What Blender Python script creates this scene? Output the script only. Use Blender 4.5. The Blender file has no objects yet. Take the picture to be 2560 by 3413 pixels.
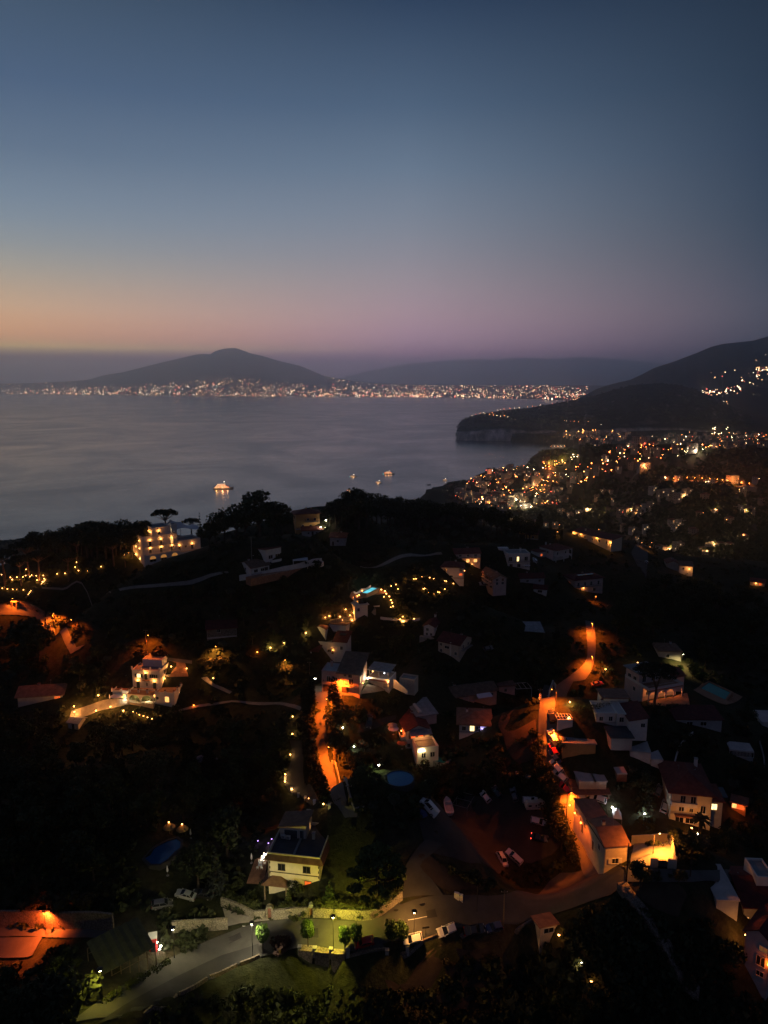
HAZE_D = 7.0e-5; BACK_K = .8; DBG = 0
import bpy, math, random
import numpy as np
from mathutils import Vector, Matrix
R = math.radians
rng = random.Random(7)
nrg = np.random.default_rng(11)
SC = bpy.context.scene
COL = SC.collection
PITCH = R(10.4); FP = 2370.0; CU, CV = 1280.0, 1706.5; ZC = 300.0
cp, sp_ = math.cos(PITCH), math.sin(PITCH)

# ---------------------------------------------------------------- camera geometry
def ray(u, v):
    a = (u - CU) / FP; b = -(v - CV) / FP
    return np.array((a, cp + b * sp_, -sp_ + b * cp))

def proj(P):
    x, y, z = P[0], P[1], P[2] - ZC
    d = y * cp - z * sp_
    up = y * sp_ + z * cp
    d = max(d, 0.1)
    return CU + FP * x / d, CV - FP * up / d, d

def on_z(u, v, z):
    d = ray(u, v); t = (z - ZC) / d[2]
    return np.array((0, 0, ZC)) + d * t

def on_dist(u, v, y):
    d = ray(u, v); return np.array((0, 0, ZC)) + d * (y / d[1])

def height_at(P, v):
    """height above P of the point straight above it that is seen at row v"""
    lo, hi = -5.0, 60.0
    for _ in range(40):
        m = (lo + hi) / 2
        if proj((P[0], P[1], P[2] + m))[1] > v: lo = m
        else: hi = m
    return lo

# ---------------------------------------------------------------- near hillside
CP = [(0,3413,112),(640,3413,113),(1280,3413,117),(1900,3413,118),(2560,3413,117),
 (0,3120,110),(300,3250,111),(600,3220,110),(850,3130,109),(1280,3110,108),(1800,3070,110),(2200,3150,115),(2560,3150,113),
 (500,2880,111),(200,2900,113),(1000,2960,108),(1400,2800,112),(1750,2750,112),(2050,2890,109),(2400,2920,110),(2560,2930,111),
 (0,2700,115),(500,2600,116),(900,2640,112),(1150,2680,110),(1330,2600,112),(1820,2500,110),(2300,2720,111),(2560,2600,114),
 (0,2450,117),(150,2430,116),(280,2390,113),(500,2330,110),(700,2340,111),(620,2450,114),(950,2480,111),(1085,2400,108),(1400,2500,110),(1600,2450,110),(1830,2350,109),
 (0,2010,103),(60,2030,104),(200,2110,107),(280,2150,109),(100,2230,113),
 (0,1900,93),(200,1920,91),(340,1880,86),(560,1870,80),(400,1965,92),(700,1990,96),(960,1930,83),(850,1880,81),(1100,1920,88),(1250,2055,93),(1230,1985,90),
 (1040,1765,77),(1250,1760,79),(1400,1800,85),(1490,1925,91),(1640,1960,93),(1720,1890,92),(1850,1872,98),(1990,1805,95),(1945,1972,103),(1965,2090,106),(1960,2210,108),(1700,2100,101),(1500,2185,104),(1090,2195,103),(1160,2290,106),(1310,2300,106),(1600,2320,108),
 (2200,2340,109),(2400,2310,111),(2200,2100,109),(2350,2000,112),(2560,2150,118),(2100,1900,103),(2300,1905,112),(2540,1945,116),
 (150,1830,86)]
XY = [(-330,560,135),(-150,600,145),(20,600,158),(170,620,148),(330,620,128),(480,640,105),(-480,480,135),(-230,470,165),(-90,500,172),(60,500,178),(180,530,160),(-90,425,206),(0,430,209),(23,450,215),(71,450,208),(100,455,204),(-200,415,198),(-125,402,206),(170,455,194),(250,470,180),
 (-500,800,90),(-200,850,80),(100,880,60),(400,800,55),(650,700,60),(-500,1100,-10),(0,1150,-10),(400,1050,20),(800,900,45),
 (-300,200,182),(-350,20,180),(300,20,178),(420,250,182),(0,10,185),(700,450,130),(-600,300,175),(500,420,165),(-700,600,110)]
pts = []
for (u, v, D) in CP:
    P = on_z(u, v, ZC - D); pts.append((P[0], P[1], ZC - D))
pts += [tuple(map(float, p)) for p in XY]
pts = np.array(pts)
def _phi(r): return -np.sqrt(r * r + 30.0 ** 2)
_n = len(pts)
_A = _phi(np.hypot(pts[:, None, 0] - pts[None, :, 0], pts[:, None, 1] - pts[None, :, 1])) - np.eye(_n) * 2.0
_Pm = np.c_[np.ones(_n), pts[:, :2]]
_M = np.block([[_A, _Pm], [_Pm.T, np.zeros((3, 3))]])
_w = np.linalg.solve(_M, np.r_[pts[:, 2], 0, 0, 0])
GX0, GY0, GS = -720.0, -40.0, 4.0
GNX, GNY = 400, 290
gx = GX0 + GS * np.arange(GNX); gy = GY0 + GS * np.arange(GNY)
GXX, GYY = np.meshgrid(gx, gy)
GZ = np.zeros_like(GXX)
for j in range(GNY):
    r = np.hypot(GXX[j][:, None] - pts[None, :, 0], GYY[j][:, None] - pts[None, :, 1])
    GZ[j] = _phi(r) @ _w[:_n] + _w[_n] + _w[_n + 1] * GXX[j] + _w[_n + 2] * GYY[j]
def _smooth(a):
    b = np.pad(a, 1, mode='edge')
    return (b[:-2, 1:-1] + b[2:, 1:-1] + b[1:-1, :-2] + b[1:-1, 2:] + 2 * a) / 6
for _ in range(2): GZ = _smooth(GZ)
GZ = np.minimum(GZ, 236)

def hz(x, y):
    fx = min(max((x - GX0) / GS, 0), GNX - 1.001); fy = min(max((y - GY0) / GS, 0), GNY - 1.001)
    i, j = int(fx), int(fy); a, b = fx - i, fy - j
    return (GZ[j, i] * (1 - a) * (1 - b) + GZ[j, i + 1] * a * (1 - b) + GZ[j + 1, i] * (1 - a) * b + GZ[j + 1, i + 1] * a * b)

def at(u, v):
    """the point of the near hillside seen at pixel (u, v)"""
    d = ray(u, v); o = np.array((0, 0, ZC)); t = 50.0; prev = t
    while t < 1150:
        P = o + d * t
        if P[2] <= hz(P[0], P[1]): break
        prev = t; t += 3.0
    lo, hi = prev, t
    for _ in range(22):
        m = (lo + hi) / 2; P = o + d * m
        if P[2] <= hz(P[0], P[1]): hi = m
        else: lo = m
    P = o + d * hi
    return np.array((P[0], P[1], hz(P[0], P[1])))

# the ground below the outer edge of the foreground road drops behind its wall
_ed = [at(*q)[:2] for q in [(430,3420),(600,3330),(850,3226),(995,3188),(1160,3200),(1318,3192),(1404,3150),(1500,3130),(1650,3112),(1792,3080)]] + [at(*q)[:2] for q in [(1900,3200),(1900,3413)]] + [(60, 20), (-90, 20)]
def inpoly(X, Y, poly):
    ins = np.zeros(np.shape(X), bool); n = len(poly); j = n - 1
    for i in range(n):
        xi, yi = poly[i]; xj, yj = poly[j]
        ins ^= ((yi > Y) != (yj > Y)) & (X < (xj - xi) * (Y - yi) / (yj - yi + 1e-12) + xi); j = i
    return ins
GZ = GZ - 8.5 * inpoly(GXX, GYY + 1.5, _ed)

PADZ = at(1215, 1994)[2] + .3      # level cut into the slope for the pool terrace
_pad = np.array([on_z(u, v, PADZ)[:2] for u, v in ((1160,1998),(1220,2004),(1300,1980),(1285,1958),(1236,1955),(1170,1976))])
GZ = np.where(inpoly(GXX, GYY, _pad), PADZ - .5, GZ)

# ---------------------------------------------------------------- materials
MATS = {}
def new_mat(name):
    m = bpy.data.materials.new(name); m.use_nodes = True
    nt = m.node_tree; b = nt.nodes['Principled BSDF']
    MATS[name] = m
    return m, nt, b
def mat(name, col, rough=0.8, var=0.25, scale=1.5, metal=0.0, bump=0.0, bscale=20.0, spec=0.3, stretch=None, detail=4.0):
    if name in MATS: return MATS[name]
    m, nt, b = new_mat(name)
    N = nt.nodes; L = nt.links
    tc = N.new('ShaderNodeTexCoord'); src = tc.outputs['Object']
    if stretch:
        mp = N.new('ShaderNodeMapping'); mp.inputs['Scale'].default_value = stretch
        L.new(src, mp.inputs['Vector']); src = mp.outputs['Vector']
    n = N.new('ShaderNodeTexNoise'); n.inputs['Scale'].default_value = scale; n.inputs['Detail'].default_value = detail
    n.inputs['Roughness'].default_value = 0.65
    L.new(src, n.inputs['Vector'])
    cr = N.new('ShaderNodeValToRGB')
    cr.color_ramp.elements[0].position = 0.3; cr.color_ramp.elements[1].position = 0.72
    cr.color_ramp.elements[0].color = (*[c * (1 - var) for c in col], 1)
    cr.color_ramp.elements[1].color = (*[min(1, c * (1 + var)) for c in col], 1)
    L.new(n.outputs['Fac'], cr.inputs['Fac']); L.new(cr.outputs['Color'], b.inputs['Base Color'])
    b.inputs['Roughness'].default_value = rough; b.inputs['Metallic'].default_value = metal
    b.inputs['Specular IOR Level'].default_value = spec
    if bump:
        n2 = N.new('ShaderNodeTexNoise'); n2.inputs['Scale'].default_value = bscale; n2.inputs['Detail'].default_value = 3
        L.new(src, n2.inputs['Vector'])
        bp = N.new('ShaderNodeBump'); bp.inputs['Strength'].default_value = bump; bp.inputs['Distance'].default_value = 0.08
        L.new(n2.outputs['Fac'], bp.inputs['Height']); L.new(bp.outputs['Normal'], b.inputs['Normal'])
    return m
def tile_mat(name, col, scale=2.6):
    """roof tiles: courses running down the slope plus patchy weathering"""
    if name in MATS: return MATS[name]
    m = mat(name, col, 0.85, 0.35, 0.8)
    nt = m.node_tree; N = nt.nodes; L = nt.links
    tc = N.new('ShaderNodeTexCoord'); w = N.new('ShaderNodeTexWave'); w.wave_type = 'BANDS'; w.bands_direction = 'X'
    w.inputs['Scale'].default_value = scale; w.inputs['Distortion'].default_value = 0.6
    L.new(tc.outputs['Object'], w.inputs['Vector'])
    bp = N.new('ShaderNodeBump'); bp.inputs['Strength'].default_value = 0.8; bp.inputs['Distance'].default_value = 0.06
    L.new(w.outputs['Fac'], bp.inputs['Height']); L.new(bp.outputs['Normal'], N['Principled BSDF'].inputs['Normal'])
    return m
def stone_mat(name, col, scale=2.2):
    if name in MATS: return MATS[name]
    m = mat(name, col, 0.9, 0.3, 1.2)
    nt = m.node_tree; N = nt.nodes; L = nt.links
    tc = N.new('ShaderNodeTexCoord'); v = N.new('ShaderNodeTexVoronoi'); v.inputs['Scale'].default_value = scale
    v.feature = 'DISTANCE_TO_EDGE'
    L.new(tc.outputs['Object'], v.inputs['Vector'])
    mr = N.new('ShaderNodeMapRange'); mr.inputs['From Max'].default_value = 0.12; mr.inputs['To Min'].default_value = 0.35
    L.new(v.outputs['Distance'], mr.inputs['Value'])
    mx = N.new('ShaderNodeMix'); mx.data_type = 'RGBA'; mx.blend_type = 'MULTIPLY'; mx.inputs['Factor'].default_value = 1
    cr = [n for n in N if n.type == 'VALTORGB'][0]
    L.new(cr.outputs['Color'], mx.inputs['A']); L.new(mr.outputs['Result'], mx.inputs['B'])
    b = N['Principled BSDF']; L.new(mx.outputs['Result'], b.inputs['Base Color'])
    bp = N.new('ShaderNodeBump'); bp.inputs['Strength'].default_value = 0.7; bp.inputs['Distance'].default_value = 0.08
    L.new(mr.outputs['Result'], bp.inputs['Height']); L.new(bp.outputs['Normal'], b.inputs['Normal'])
    return m
def emit(name, col, strength, var=0.0):
    if name in MATS: return MATS[name]
    m, nt, b = new_mat(name)
    b.inputs['Base Color'].default_value = (*[0.5 * c for c in col], 1)
    b.inputs['Emission Color'].default_value = (*col, 1); b.inputs['Emission Strength'].default_value = strength
    if var:
        N = nt.nodes; L = nt.links
        tc = N.new('ShaderNodeTexCoord'); n = N.new('ShaderNodeTexNoise'); n.inputs['Scale'].default_value = 1.7
        L.new(tc.outputs['Object'], n.inputs['Vector'])
        mr = N.new('ShaderNodeMapRange'); mr.inputs['From Min'].default_value = 0.3; mr.inputs['From Max'].default_value = 0.7
        mr.inputs['To Min'].default_value = strength * (1 - var); mr.inputs['To Max'].default_value = strength * (1 + var)
        L.new(n.outputs['Fac'], mr.inputs['Value']); L.new(mr.outputs['Result'], b.inputs['Emission Strength'])
    try: m.cycles.emission_sampling = 'NONE'
    except Exception: pass
    return m
def leaf_mat(name, col, var=0.5):
    m = mat(name, col, 0.75, var, 0.35, spec=0.2)
    return m

WHITE = mat('white_plaster', (.62, .60, .57), .85, .10, .7)
CREAM = mat('cream_plaster', (.56, .50, .36), .85, .12, .6)
PINK = mat('pink_plaster', (.50, .33, .29), .85, .12, .6)
OCHRE = mat('ochre_plaster', (.42, .25, .10), .85, .15, .6)
ROSE = mat('rose_plaster', (.55, .42, .38), .85, .12, .6)
GREYP = mat('grey_plaster', (.38, .36, .36), .85, .15, .5)
BEIGE = mat('beige_plaster', (.46, .40, .33), .85, .14, .6)
REDTILE = tile_mat('red_roof_tile', (.17, .055, .042))
WINETILE = tile_mat('dark_red_roof_tile', (.10, .022, .024))
BROWNTILE = tile_mat('brown_roof_tile', (.20, .125, .085))
TERRA = tile_mat('terracotta_paving', (.32, .16, .09), 1.2)
FLATROOF = mat('grey_roof_membrane', (.20, .22, .23), .8, .2, .5)
PALEROOF = mat('pale_roof_screed', (.46, .42, .40), .85, .16, .35)
DARKROOF = mat('dark_roof_felt', (.05, .055, .065), .8, .25, .5)
SHEET = mat('corrugated_sheet', (.24, .25, .27), .55, .3, .8, metal=.2)
SHEETRED = mat('rusty_sheet', (.20, .09, .06), .7, .35, .7)
SOLAR = mat('solar_glass', (.012, .016, .03), .12, .2, 2, spec=.6)
GLASS = mat('dark_window_glass', (.012, .014, .018), .08, .3, 2, spec=.6)
SHUT = mat('brown_shutter_wood', (.07, .045, .03), .7, .2, 4)
GREENSHUT = mat('dark_green_shutter', (.02, .035, .028), .7, .2, 4)
FRAME = mat('white_window_frame', (.6, .58, .55), .6, .05, 3)
CONC = mat('concrete', (.30, .29, .28), .9, .2, .8, bump=.2)
PAVE = mat('pale_paving', (.21, .19, .17), .85, .2, .8)
STONE = stone_mat('rubble_stone', (.25, .225, .175))
STONED = stone_mat('dark_rubble_stone', (.20, .16, .13), 1.6)
ASPH = mat('asphalt', (.058, .056, .053), .85, .28, .25, bump=.15, bscale=6, detail=8)
ASPHO = mat('worn_road_concrete', (.105, .10, .095), .85, .22, .3, bump=.15, bscale=6, detail=8)
GRAVEL = mat('parking_gravel', (.045, .042, .040), .95, .45, .12, bump=.4, bscale=3, detail=8)
SOIL = mat('bare_soil', (.050, .034, .024), .95, .4, .3, bump=.5, bscale=2, detail=6)
LAWN = mat('lawn', (.022, .030, .010), .95, .4, .6, bump=.4, bscale=6)
PAINT = mat('road_paint', (.6, .6, .58), .7, .15, 3)
METAL = mat('dark_metal', (.035, .035, .037), .5, .2, 4, metal=.6)
GALV = mat('galvanised_metal', (.30, .30, .30), .5, .2, 4, metal=.5)
WOOD = mat('pole_wood', (.16, .12, .085), .85, .25, 3)
BARK = mat('bark', (.055, .042, .032), .95, .3, 2)
BARKP = mat('pine_bark', (.16, .09, .055), .95, .35, 2)
CANVAS = mat('white_canvas', (.66, .66, .68), .7, .06, .5)
TYRE = mat('tyre_rubber', (.012, .012, .012), .85, .1, 4)
RIM = mat('wheel_rim', (.35, .35, .36), .4, .1, 4, metal=.8)
L_OAK = leaf_mat('oak_leaves', (.034, .045, .019))
L_OLIVE = leaf_mat('olive_leaves', (.060, .072, .052))
L_PINE = leaf_mat('pine_needles', (.024, .034, .016))
L_CYP = leaf_mat('cypress_leaves', (.012, .019, .010))
L_STREET = leaf_mat('street_tree_leaves', (.055, .10, .022))
L_BUSH = leaf_mat('bush_leaves', (.034, .042, .019))
L_DRY = leaf_mat('dry_bush_leaves', (.045, .036, .020))
L_BIG = leaf_mat('broad_tree_leaves', (.075, .10, .030))
E_WARM = emit('warm_bulb', (1.0, .40, .10), 14)
E_SOD = emit('sodium_bulb', (1.0, .30, .04), 20)
E_WHITE = emit('white_bulb', (1.0, .88, .66), 30)
E_LIME = emit('lime_white_bulb', (1.0, .95, .45), 30)
E_COOL = emit('cool_bulb', (.8, .85, 1.0), 12)
E_RED = emit('red_bulb', (1.0, .10, .06), 8)
W_WARM = emit('warm_lit_pane', (1.0, .48, .14), 1.5, .5)
W_ORANGE = emit('orange_lit_pane', (1.0, .16, .03), .8, .4)
W_YEL = emit('yellow_lit_pane', (1.0, .68, .28), 2.6, .4)

# ---------------------------------------------------------------- mesh builder
class MB:
    def __init__(s): s.v = []; s.f = []; s.m = []; s.mats = []
    def mi(s, m):
        if m not in s.mats: s.mats.append(m)
        return s.mats.index(m)
    def add(s, vs, fs, m):
        o = len(s.v); k = s.mi(m)
        s.v += [tuple(map(float, p)) for p in vs]
        for f in fs: s.f.append([o + i for i in f]); s.m.append(k)
        return s
    def box(s, x0, x1, y0, y1, z0, z1, m):
        return s.add([(x0,y0,z0),(x1,y0,z0),(x1,y1,z0),(x0,y1,z0),(x0,y0,z1),(x1,y0,z1),(x1,y1,z1),(x0,y1,z1)],
            [(0,3,2,1),(4,5,6,7),(0,1,5,4),(1,2,6,5),(2,3,7,6),(3,0,4,7)], m)
    def hull8(s, lo, hi, m):
        return s.add(list(lo) + list(hi), [(0,3,2,1),(4,5,6,7),(0,1,5,4),(1,2,6,5),(2,3,7,6),(3,0,4,7)], m)
    def prism(s, poly, z0, z1, m):
        n = len(poly)
        return s.add([(x, y, z0) for x, y in poly] + [(x, y, z1) for x, y in poly],
            [list(range(n))[::-1], list(range(n, 2 * n))] + [(i, (i + 1) % n, n + (i + 1) % n, n + i) for i in range(n)], m)
    def tube(s, a, b, r0, r1, m, n=8, cap=True):
        a = np.array(a, float); b = np.array(b, float); d = b - a; d = d / (np.linalg.norm(d) + 1e-9)
        t = np.cross(d, (0, 0, 1.0)) if abs(d[2]) < .95 else np.cross(d, (1.0, 0, 0)); t /= np.linalg.norm(t); q = np.cross(d, t)
        vs = []
        for P, r in ((a, r0), (b, r1)):
            for i in range(n):
                an = 2 * math.pi * i / n; vs.append(P + r * (math.cos(an) * t + math.sin(an) * q))
        fs = [(i, (i + 1) % n, n + (i + 1) % n, n + i) for i in range(n)]
        if cap: fs += [list(range(n))[::-1], list(range(n, 2 * n))]
        return s.add(vs, fs, m)
    def path(s, ps, rs, m, n=7):
        for i in range(len(ps) - 1): s.tube(ps[i], ps[i + 1], rs[i], rs[i + 1], m, n, cap=(i in (0, len(ps) - 2)))
        return s
    def lathe(s, prof, c, m, n=12):
        vs = []; fs = []
        for r, z in prof:
            for i in range(n):
                a = 2 * math.pi * i / n; vs.append((c[0] + r * math.cos(a), c[1] + r * math.sin(a), c[2] + z))
        for k in range(len(prof) - 1):
            for i in range(n): fs.append((k * n + i, k * n + (i + 1) % n, (k + 1) * n + (i + 1) % n, (k + 1) * n + i))
        fs += [list(range(n))[::-1], list(range((len(prof) - 1) * n, len(prof) * n))]
        return s.add(vs, fs, m)
    def ball(s, c, r, m, n=10, k=6, sq=1.0):
        return s.lathe([(max(r * math.sin(math.pi * i / k), .001), -r * sq * math.cos(math.pi * i / k)) for i in range(k + 1)], c, m, n)
    def mesh(s, name):
        me = bpy.data.meshes.new(name); me.from_pydata(s.v, [], s.f)
        for m in s.mats: me.materials.append(m)
        if len(s.mats) > 1: me.polygons.foreach_set('material_index', s.m)
        me.update(); return me
    def build(s, name, parent=None, loc=(0, 0, 0), rz=0.0, smooth=False):
        me = s.mesh(name)
        if smooth: me.polygons.foreach_set('use_smooth', [True] * len(me.polygons))
        return link(name, me, parent, loc, rz)
def link(name, me, parent=None, loc=(0, 0, 0), rz=0.0, sc=None):
    o = bpy.data.objects.new(name, me); COL.objects.link(o)
    o.location = [float(c) for c in loc]; o.rotation_euler = (0, 0, rz)
    if sc is not None: o.scale = (sc, sc, sc) if not hasattr(sc, '__len__') else sc
    if parent is not None: o.parent = parent
    return o
def tag(o, label, cat, group=None, kind=None):
    o['label'] = label; o['category'] = cat
    if group: o['group'] = group
    if kind: o['kind'] = kind
    return o
def struct(o, kind='structure', label=None, cat=None):
    o['kind'] = kind
    if label: o['label'] = label
    if cat: o['category'] = cat
    return o
def thing(name, label, cat, loc=(0, 0, 0), rz=0.0, group=None):
    o = bpy.data.objects.new(name, None); COL.objects.link(o)
    o.empty_display_size = .5
    o.location = [float(c) for c in loc]; o.rotation_euler = (0, 0, rz)
    return tag(o, label, cat, group)
def lmesh(name, verts, faces, m, smooth=True):
    me = bpy.data.meshes.new(name)
    me.vertices.add(len(verts)); me.vertices.foreach_set('co', np.asarray(verts, np.float32).ravel())
    faces = np.asarray(faces, np.int32); k = faces.shape[1]
    me.loops.add(faces.size); me.loops.foreach_set('vertex_index', faces.ravel())
    me.polygons.add(len(faces)); me.polygons.foreach_set('loop_start', np.arange(0, faces.size, k, dtype=np.int32))
    try: me.polygons.foreach_set('loop_total', np.full(len(faces), k, dtype=np.int32))
    except Exception: pass
    if smooth: me.polygons.foreach_set('use_smooth', np.ones(len(faces), bool))
    if m is not None:
        for q in (m if isinstance(m, (list, tuple)) else [m]): me.materials.append(q)
    me.update(); me.validate(); return me
def grid_faces(nx, ny):
    i, j = np.meshgrid(np.arange(nx - 1), np.arange(ny - 1)); a = (j * nx + i).ravel()
    return np.c_[a, a + 1, a + 1 + nx, a + nx]

# lights ---------------------------------------------------------
LIGHTS = {}
def light(kind, parent, loc, power, col, radius=.3, spot=None, name='bulb_light', rot=None, blend=.7):
    key = (kind, round(power, 1), tuple(col), radius, spot, blend)
    if key not in LIGHTS:
        l = bpy.data.lights.new(name, kind); l.energy = power; l.color = col; l.shadow_soft_size = radius
        if spot: l.spot_size = R(spot); l.spot_blend = blend
        LIGHTS[key] = l
    o = bpy.data.objects.new(name, LIGHTS[key]); COL.objects.link(o)
    o.location = [float(c) for c in loc]
    if rot: o.rotation_euler = rot
    if parent is not None: o.parent = parent
    return o
SOD = (1.0, .14, .008); WARM = (1.0, .36, .07); WHT = (1.0, .80, .48); LIME = (.90, .74, .07); COOL = (.75, .85, 1.0)

EXCL = []      # picture rectangles that random trees keep clear of
def excl(u0, v0, u1, v1): EXCL.append((min(u0, u1), min(v0, v1), max(u0, u1), max(v0, v1)))
# ================================================================ camera, sky, air
cam = bpy.data.cameras.new('camera'); co = bpy.data.objects.new('camera', cam); COL.objects.link(co)
co.location = (0, 0, ZC); co.rotation_euler = (R(90) - PITCH, 0, 0)
cam.sensor_fit = 'VERTICAL'; cam.sensor_height = 24; cam.lens = 24 * FP / 3413
cam.clip_start = 1; cam.clip_end = 120000
SC.camera = co
SC.view_settings.view_transform = 'Standard'; SC.view_settings.look = 'None'
SC.view_settings.exposure = 0; SC.view_settings.gamma = 1
SC.render.engine = 'CYCLES'
SC.cycles.max_bounces = 10; SC.cycles.diffuse_bounces = 2; SC.cycles.glossy_bounces = 2; SC.cycles.transmission_bounces = 2
SC.cycles.volume_bounces = 8; SC.cycles.sample_clamp_indirect = 2.0; SC.cycles.sample_clamp_direct = 0
SC.cycles.use_denoising = True
SC.cycles.use_light_tree = True
SC.cycles.caustics_reflective = False; SC.cycles.caustics_refractive = False

def lin(r, g, b):
    f = lambda c: (c / 255 / 12.92) if c / 255 <= .04045 else ((c / 255 + .055) / 1.055) ** 2.4
    return (f(r), f(g), f(b), 1)

W = bpy.data.worlds.new('World'); SC.world = W; W.use_nodes = True
nt = W.node_tree; N = nt.nodes; L = nt.links
bg = N['Background']
tc = N.new('ShaderNodeTexCoord'); sx = N.new('ShaderNodeSeparateXYZ'); L.new(tc.outputs['Generated'], sx.inputs[0])
def mth(op, a, b=None):
    n = N.new('ShaderNodeMath'); n.operation = op
    for k, q in enumerate((a, b)):
        if q is None: continue
        if isinstance(q, (int, float)): n.inputs[k].default_value = q
        else: L.new(q, n.inputs[k])
    return n.outputs[0]
elev = mth('ARCSINE', sx.outputs['Z'])
# slow unevenness of the haze bank's top so that its edge is not ruled
nz = N.new('ShaderNodeTexNoise'); nz.inputs['Scale'].default_value = 2.2; nz.inputs['Detail'].default_value = 3
mpz = N.new('ShaderNodeMapping'); mpz.inputs['Scale'].default_value = (1, 1, 9); L.new(tc.outputs['Generated'], mpz.inputs[0]); L.new(mpz.outputs[0], nz.inputs['Vector'])
wob = mth('MULTIPLY', mth('SUBTRACT', nz.outputs['Fac'], .5), .002)
ef = mth('ADD', mth('MULTIPLY', elev, 2 / math.pi), mth('MULTIPLY', wob, 1.0))
az = mth('ARCTAN2', sx.outputs['X'], sx.outputs['Y'])
def ramp(stops):
    n = N.new('ShaderNodeValToRGB'); e = n.color_ramp.elements
    while len(e) < len(stops): e.new(.5)
    for k, (d, c) in enumerate(stops):
        e[k].position = max(d / 90, 0); e[k].color = (*c, 1)
    L.new(ef, n.inputs['Fac']); return n.outputs['Color']
SKY_LEFT = [(0.5,(0.202,0.067,0.107)),(1.9,(0.286,0.076,0.111)),(2.35,(1.600,1.087,0.323)),(2.9,(1.532,0.732,0.281)),(3.5,(1.442,0.691,0.286)),(4.3,(1.252,0.665,0.315)),(5.1,(1.034,0.634,0.351)),(6,(0.808,0.557,0.348)),(7,(0.623,0.497,0.360)),(8,(0.478,0.442,0.371)),(9.4,(0.338,0.373,0.384)),(11,(0.251,0.319,0.386)),(12.4,(0.205,0.278,0.364)),(15.3,(0.129,0.190,0.281)),(19.3,(0.077,0.128,0.220)),(25.3,(0.053,0.087,0.133)),(40,(.032,.043,.080)),(90,(.014,.020,.042))]
SKY_MID = [(0.5,(0.535,0.275,0.429)),(1.9,(0.719,0.319,0.515)),(2.35,(0.832,0.408,0.568)),(2.9,(0.817,0.451,0.571)),(3.5,(0.788,0.452,0.553)),(4.3,(0.726,0.442,0.510)),(5.1,(0.655,0.424,0.465)),(6,(0.567,0.400,0.434)),(7,(0.486,0.376,0.403)),(8,(0.413,0.351,0.381)),(9.4,(0.333,0.320,0.362)),(11,(0.268,0.292,0.348)),(12.4,(0.226,0.268,0.336)),(15.3,(0.152,0.213,0.297)),(19.3,(0.080,0.131,0.210)),(25.3,(0.027,0.053,0.105)),(40,(.032,.043,.080)),(90,(.014,.020,.042))]
SKY_RIGHT = [(0.5,(0.069,0.070,0.094)),(1.9,(0.093,0.094,0.120)),(2.35,(0.104,0.104,0.132)),(2.9,(0.111,0.112,0.143)),(3.5,(0.114,0.115,0.146)),(4.3,(0.115,0.118,0.150)),(5.1,(0.108,0.114,0.148)),(6,(0.087,0.099,0.135)),(7,(0.072,0.089,0.126)),(8,(0.060,0.080,0.116)),(9.4,(0.047,0.070,0.106)),(11,(0.038,0.062,0.099)),(12.4,(0.033,0.057,0.095)),(15.3,(0.026,0.047,0.084)),(19.3,(0.021,0.039,0.068)),(25.3,(0.014,0.026,0.047)),(40,(.032,.043,.080)),(90,(.014,.020,.042))]
SKY_WEST = [(d, tuple(q * .65 for q in c)) for d, c in SKY_LEFT]
SKY_BACK = [(d, tuple(q * BACK_K for q in c)) for d, c in [(0,(.034,.037,.055)),(5,(.06,.058,.088)),(12,(.058,.065,.107)),(25,(.031,.045,.089)),(50,(.021,.032,.072)),(90,(.014,.020,.042))]]
cols = [(-120, ramp(SKY_BACK)), (-62, ramp(SKY_WEST)), (-27, ramp(SKY_LEFT)), (2, ramp(SKY_MID)), (28, ramp(SKY_RIGHT)), (110, ramp(SKY_BACK))]
cur = cols[0][1]
for (a0, _), (a1, c1) in zip(cols, cols[1:]):
    mr = N.new('ShaderNodeMapRange'); mr.interpolation_type = 'LINEAR'
    mr.inputs['From Min'].default_value = R(a0); mr.inputs['From Max'].default_value = R(a1)
    L.new(az, mr.inputs['Value'])
    mx = N.new('ShaderNodeMix'); mx.data_type = 'RGBA'
    L.new(mr.outputs['Result'], mx.inputs['Factor']); L.new(cur, mx.inputs['A']); L.new(c1, mx.inputs['B']); cur = mx.outputs['Result']
L.new(cur, bg.inputs['Color']); bg.inputs['Strength'].default_value = 1.0

# the air over the gulf
hm = bpy.data.materials.new('haze_air'); hm.use_nodes = True
hn = hm.node_tree; hn.nodes.remove(hn.nodes['Principled BSDF'])
pv = hn.nodes.new('ShaderNodeVolumePrincipled'); pv.inputs['Color'].default_value = (.74, .86, 1.0, 1); pv.inputs['Density'].default_value = HAZE_D; pv.inputs['Anisotropy'].default_value = .87
hn.links.new(pv.outputs[0], hn.nodes['Material Output'].inputs['Volume'])
hb = MB(); hb.box(-48000, 48000, -1500, 47000, -31, 1460, hm)
struct(hb.build('haze'), 'stuff', 'thin evening haze over the gulf', 'haze')

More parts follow.
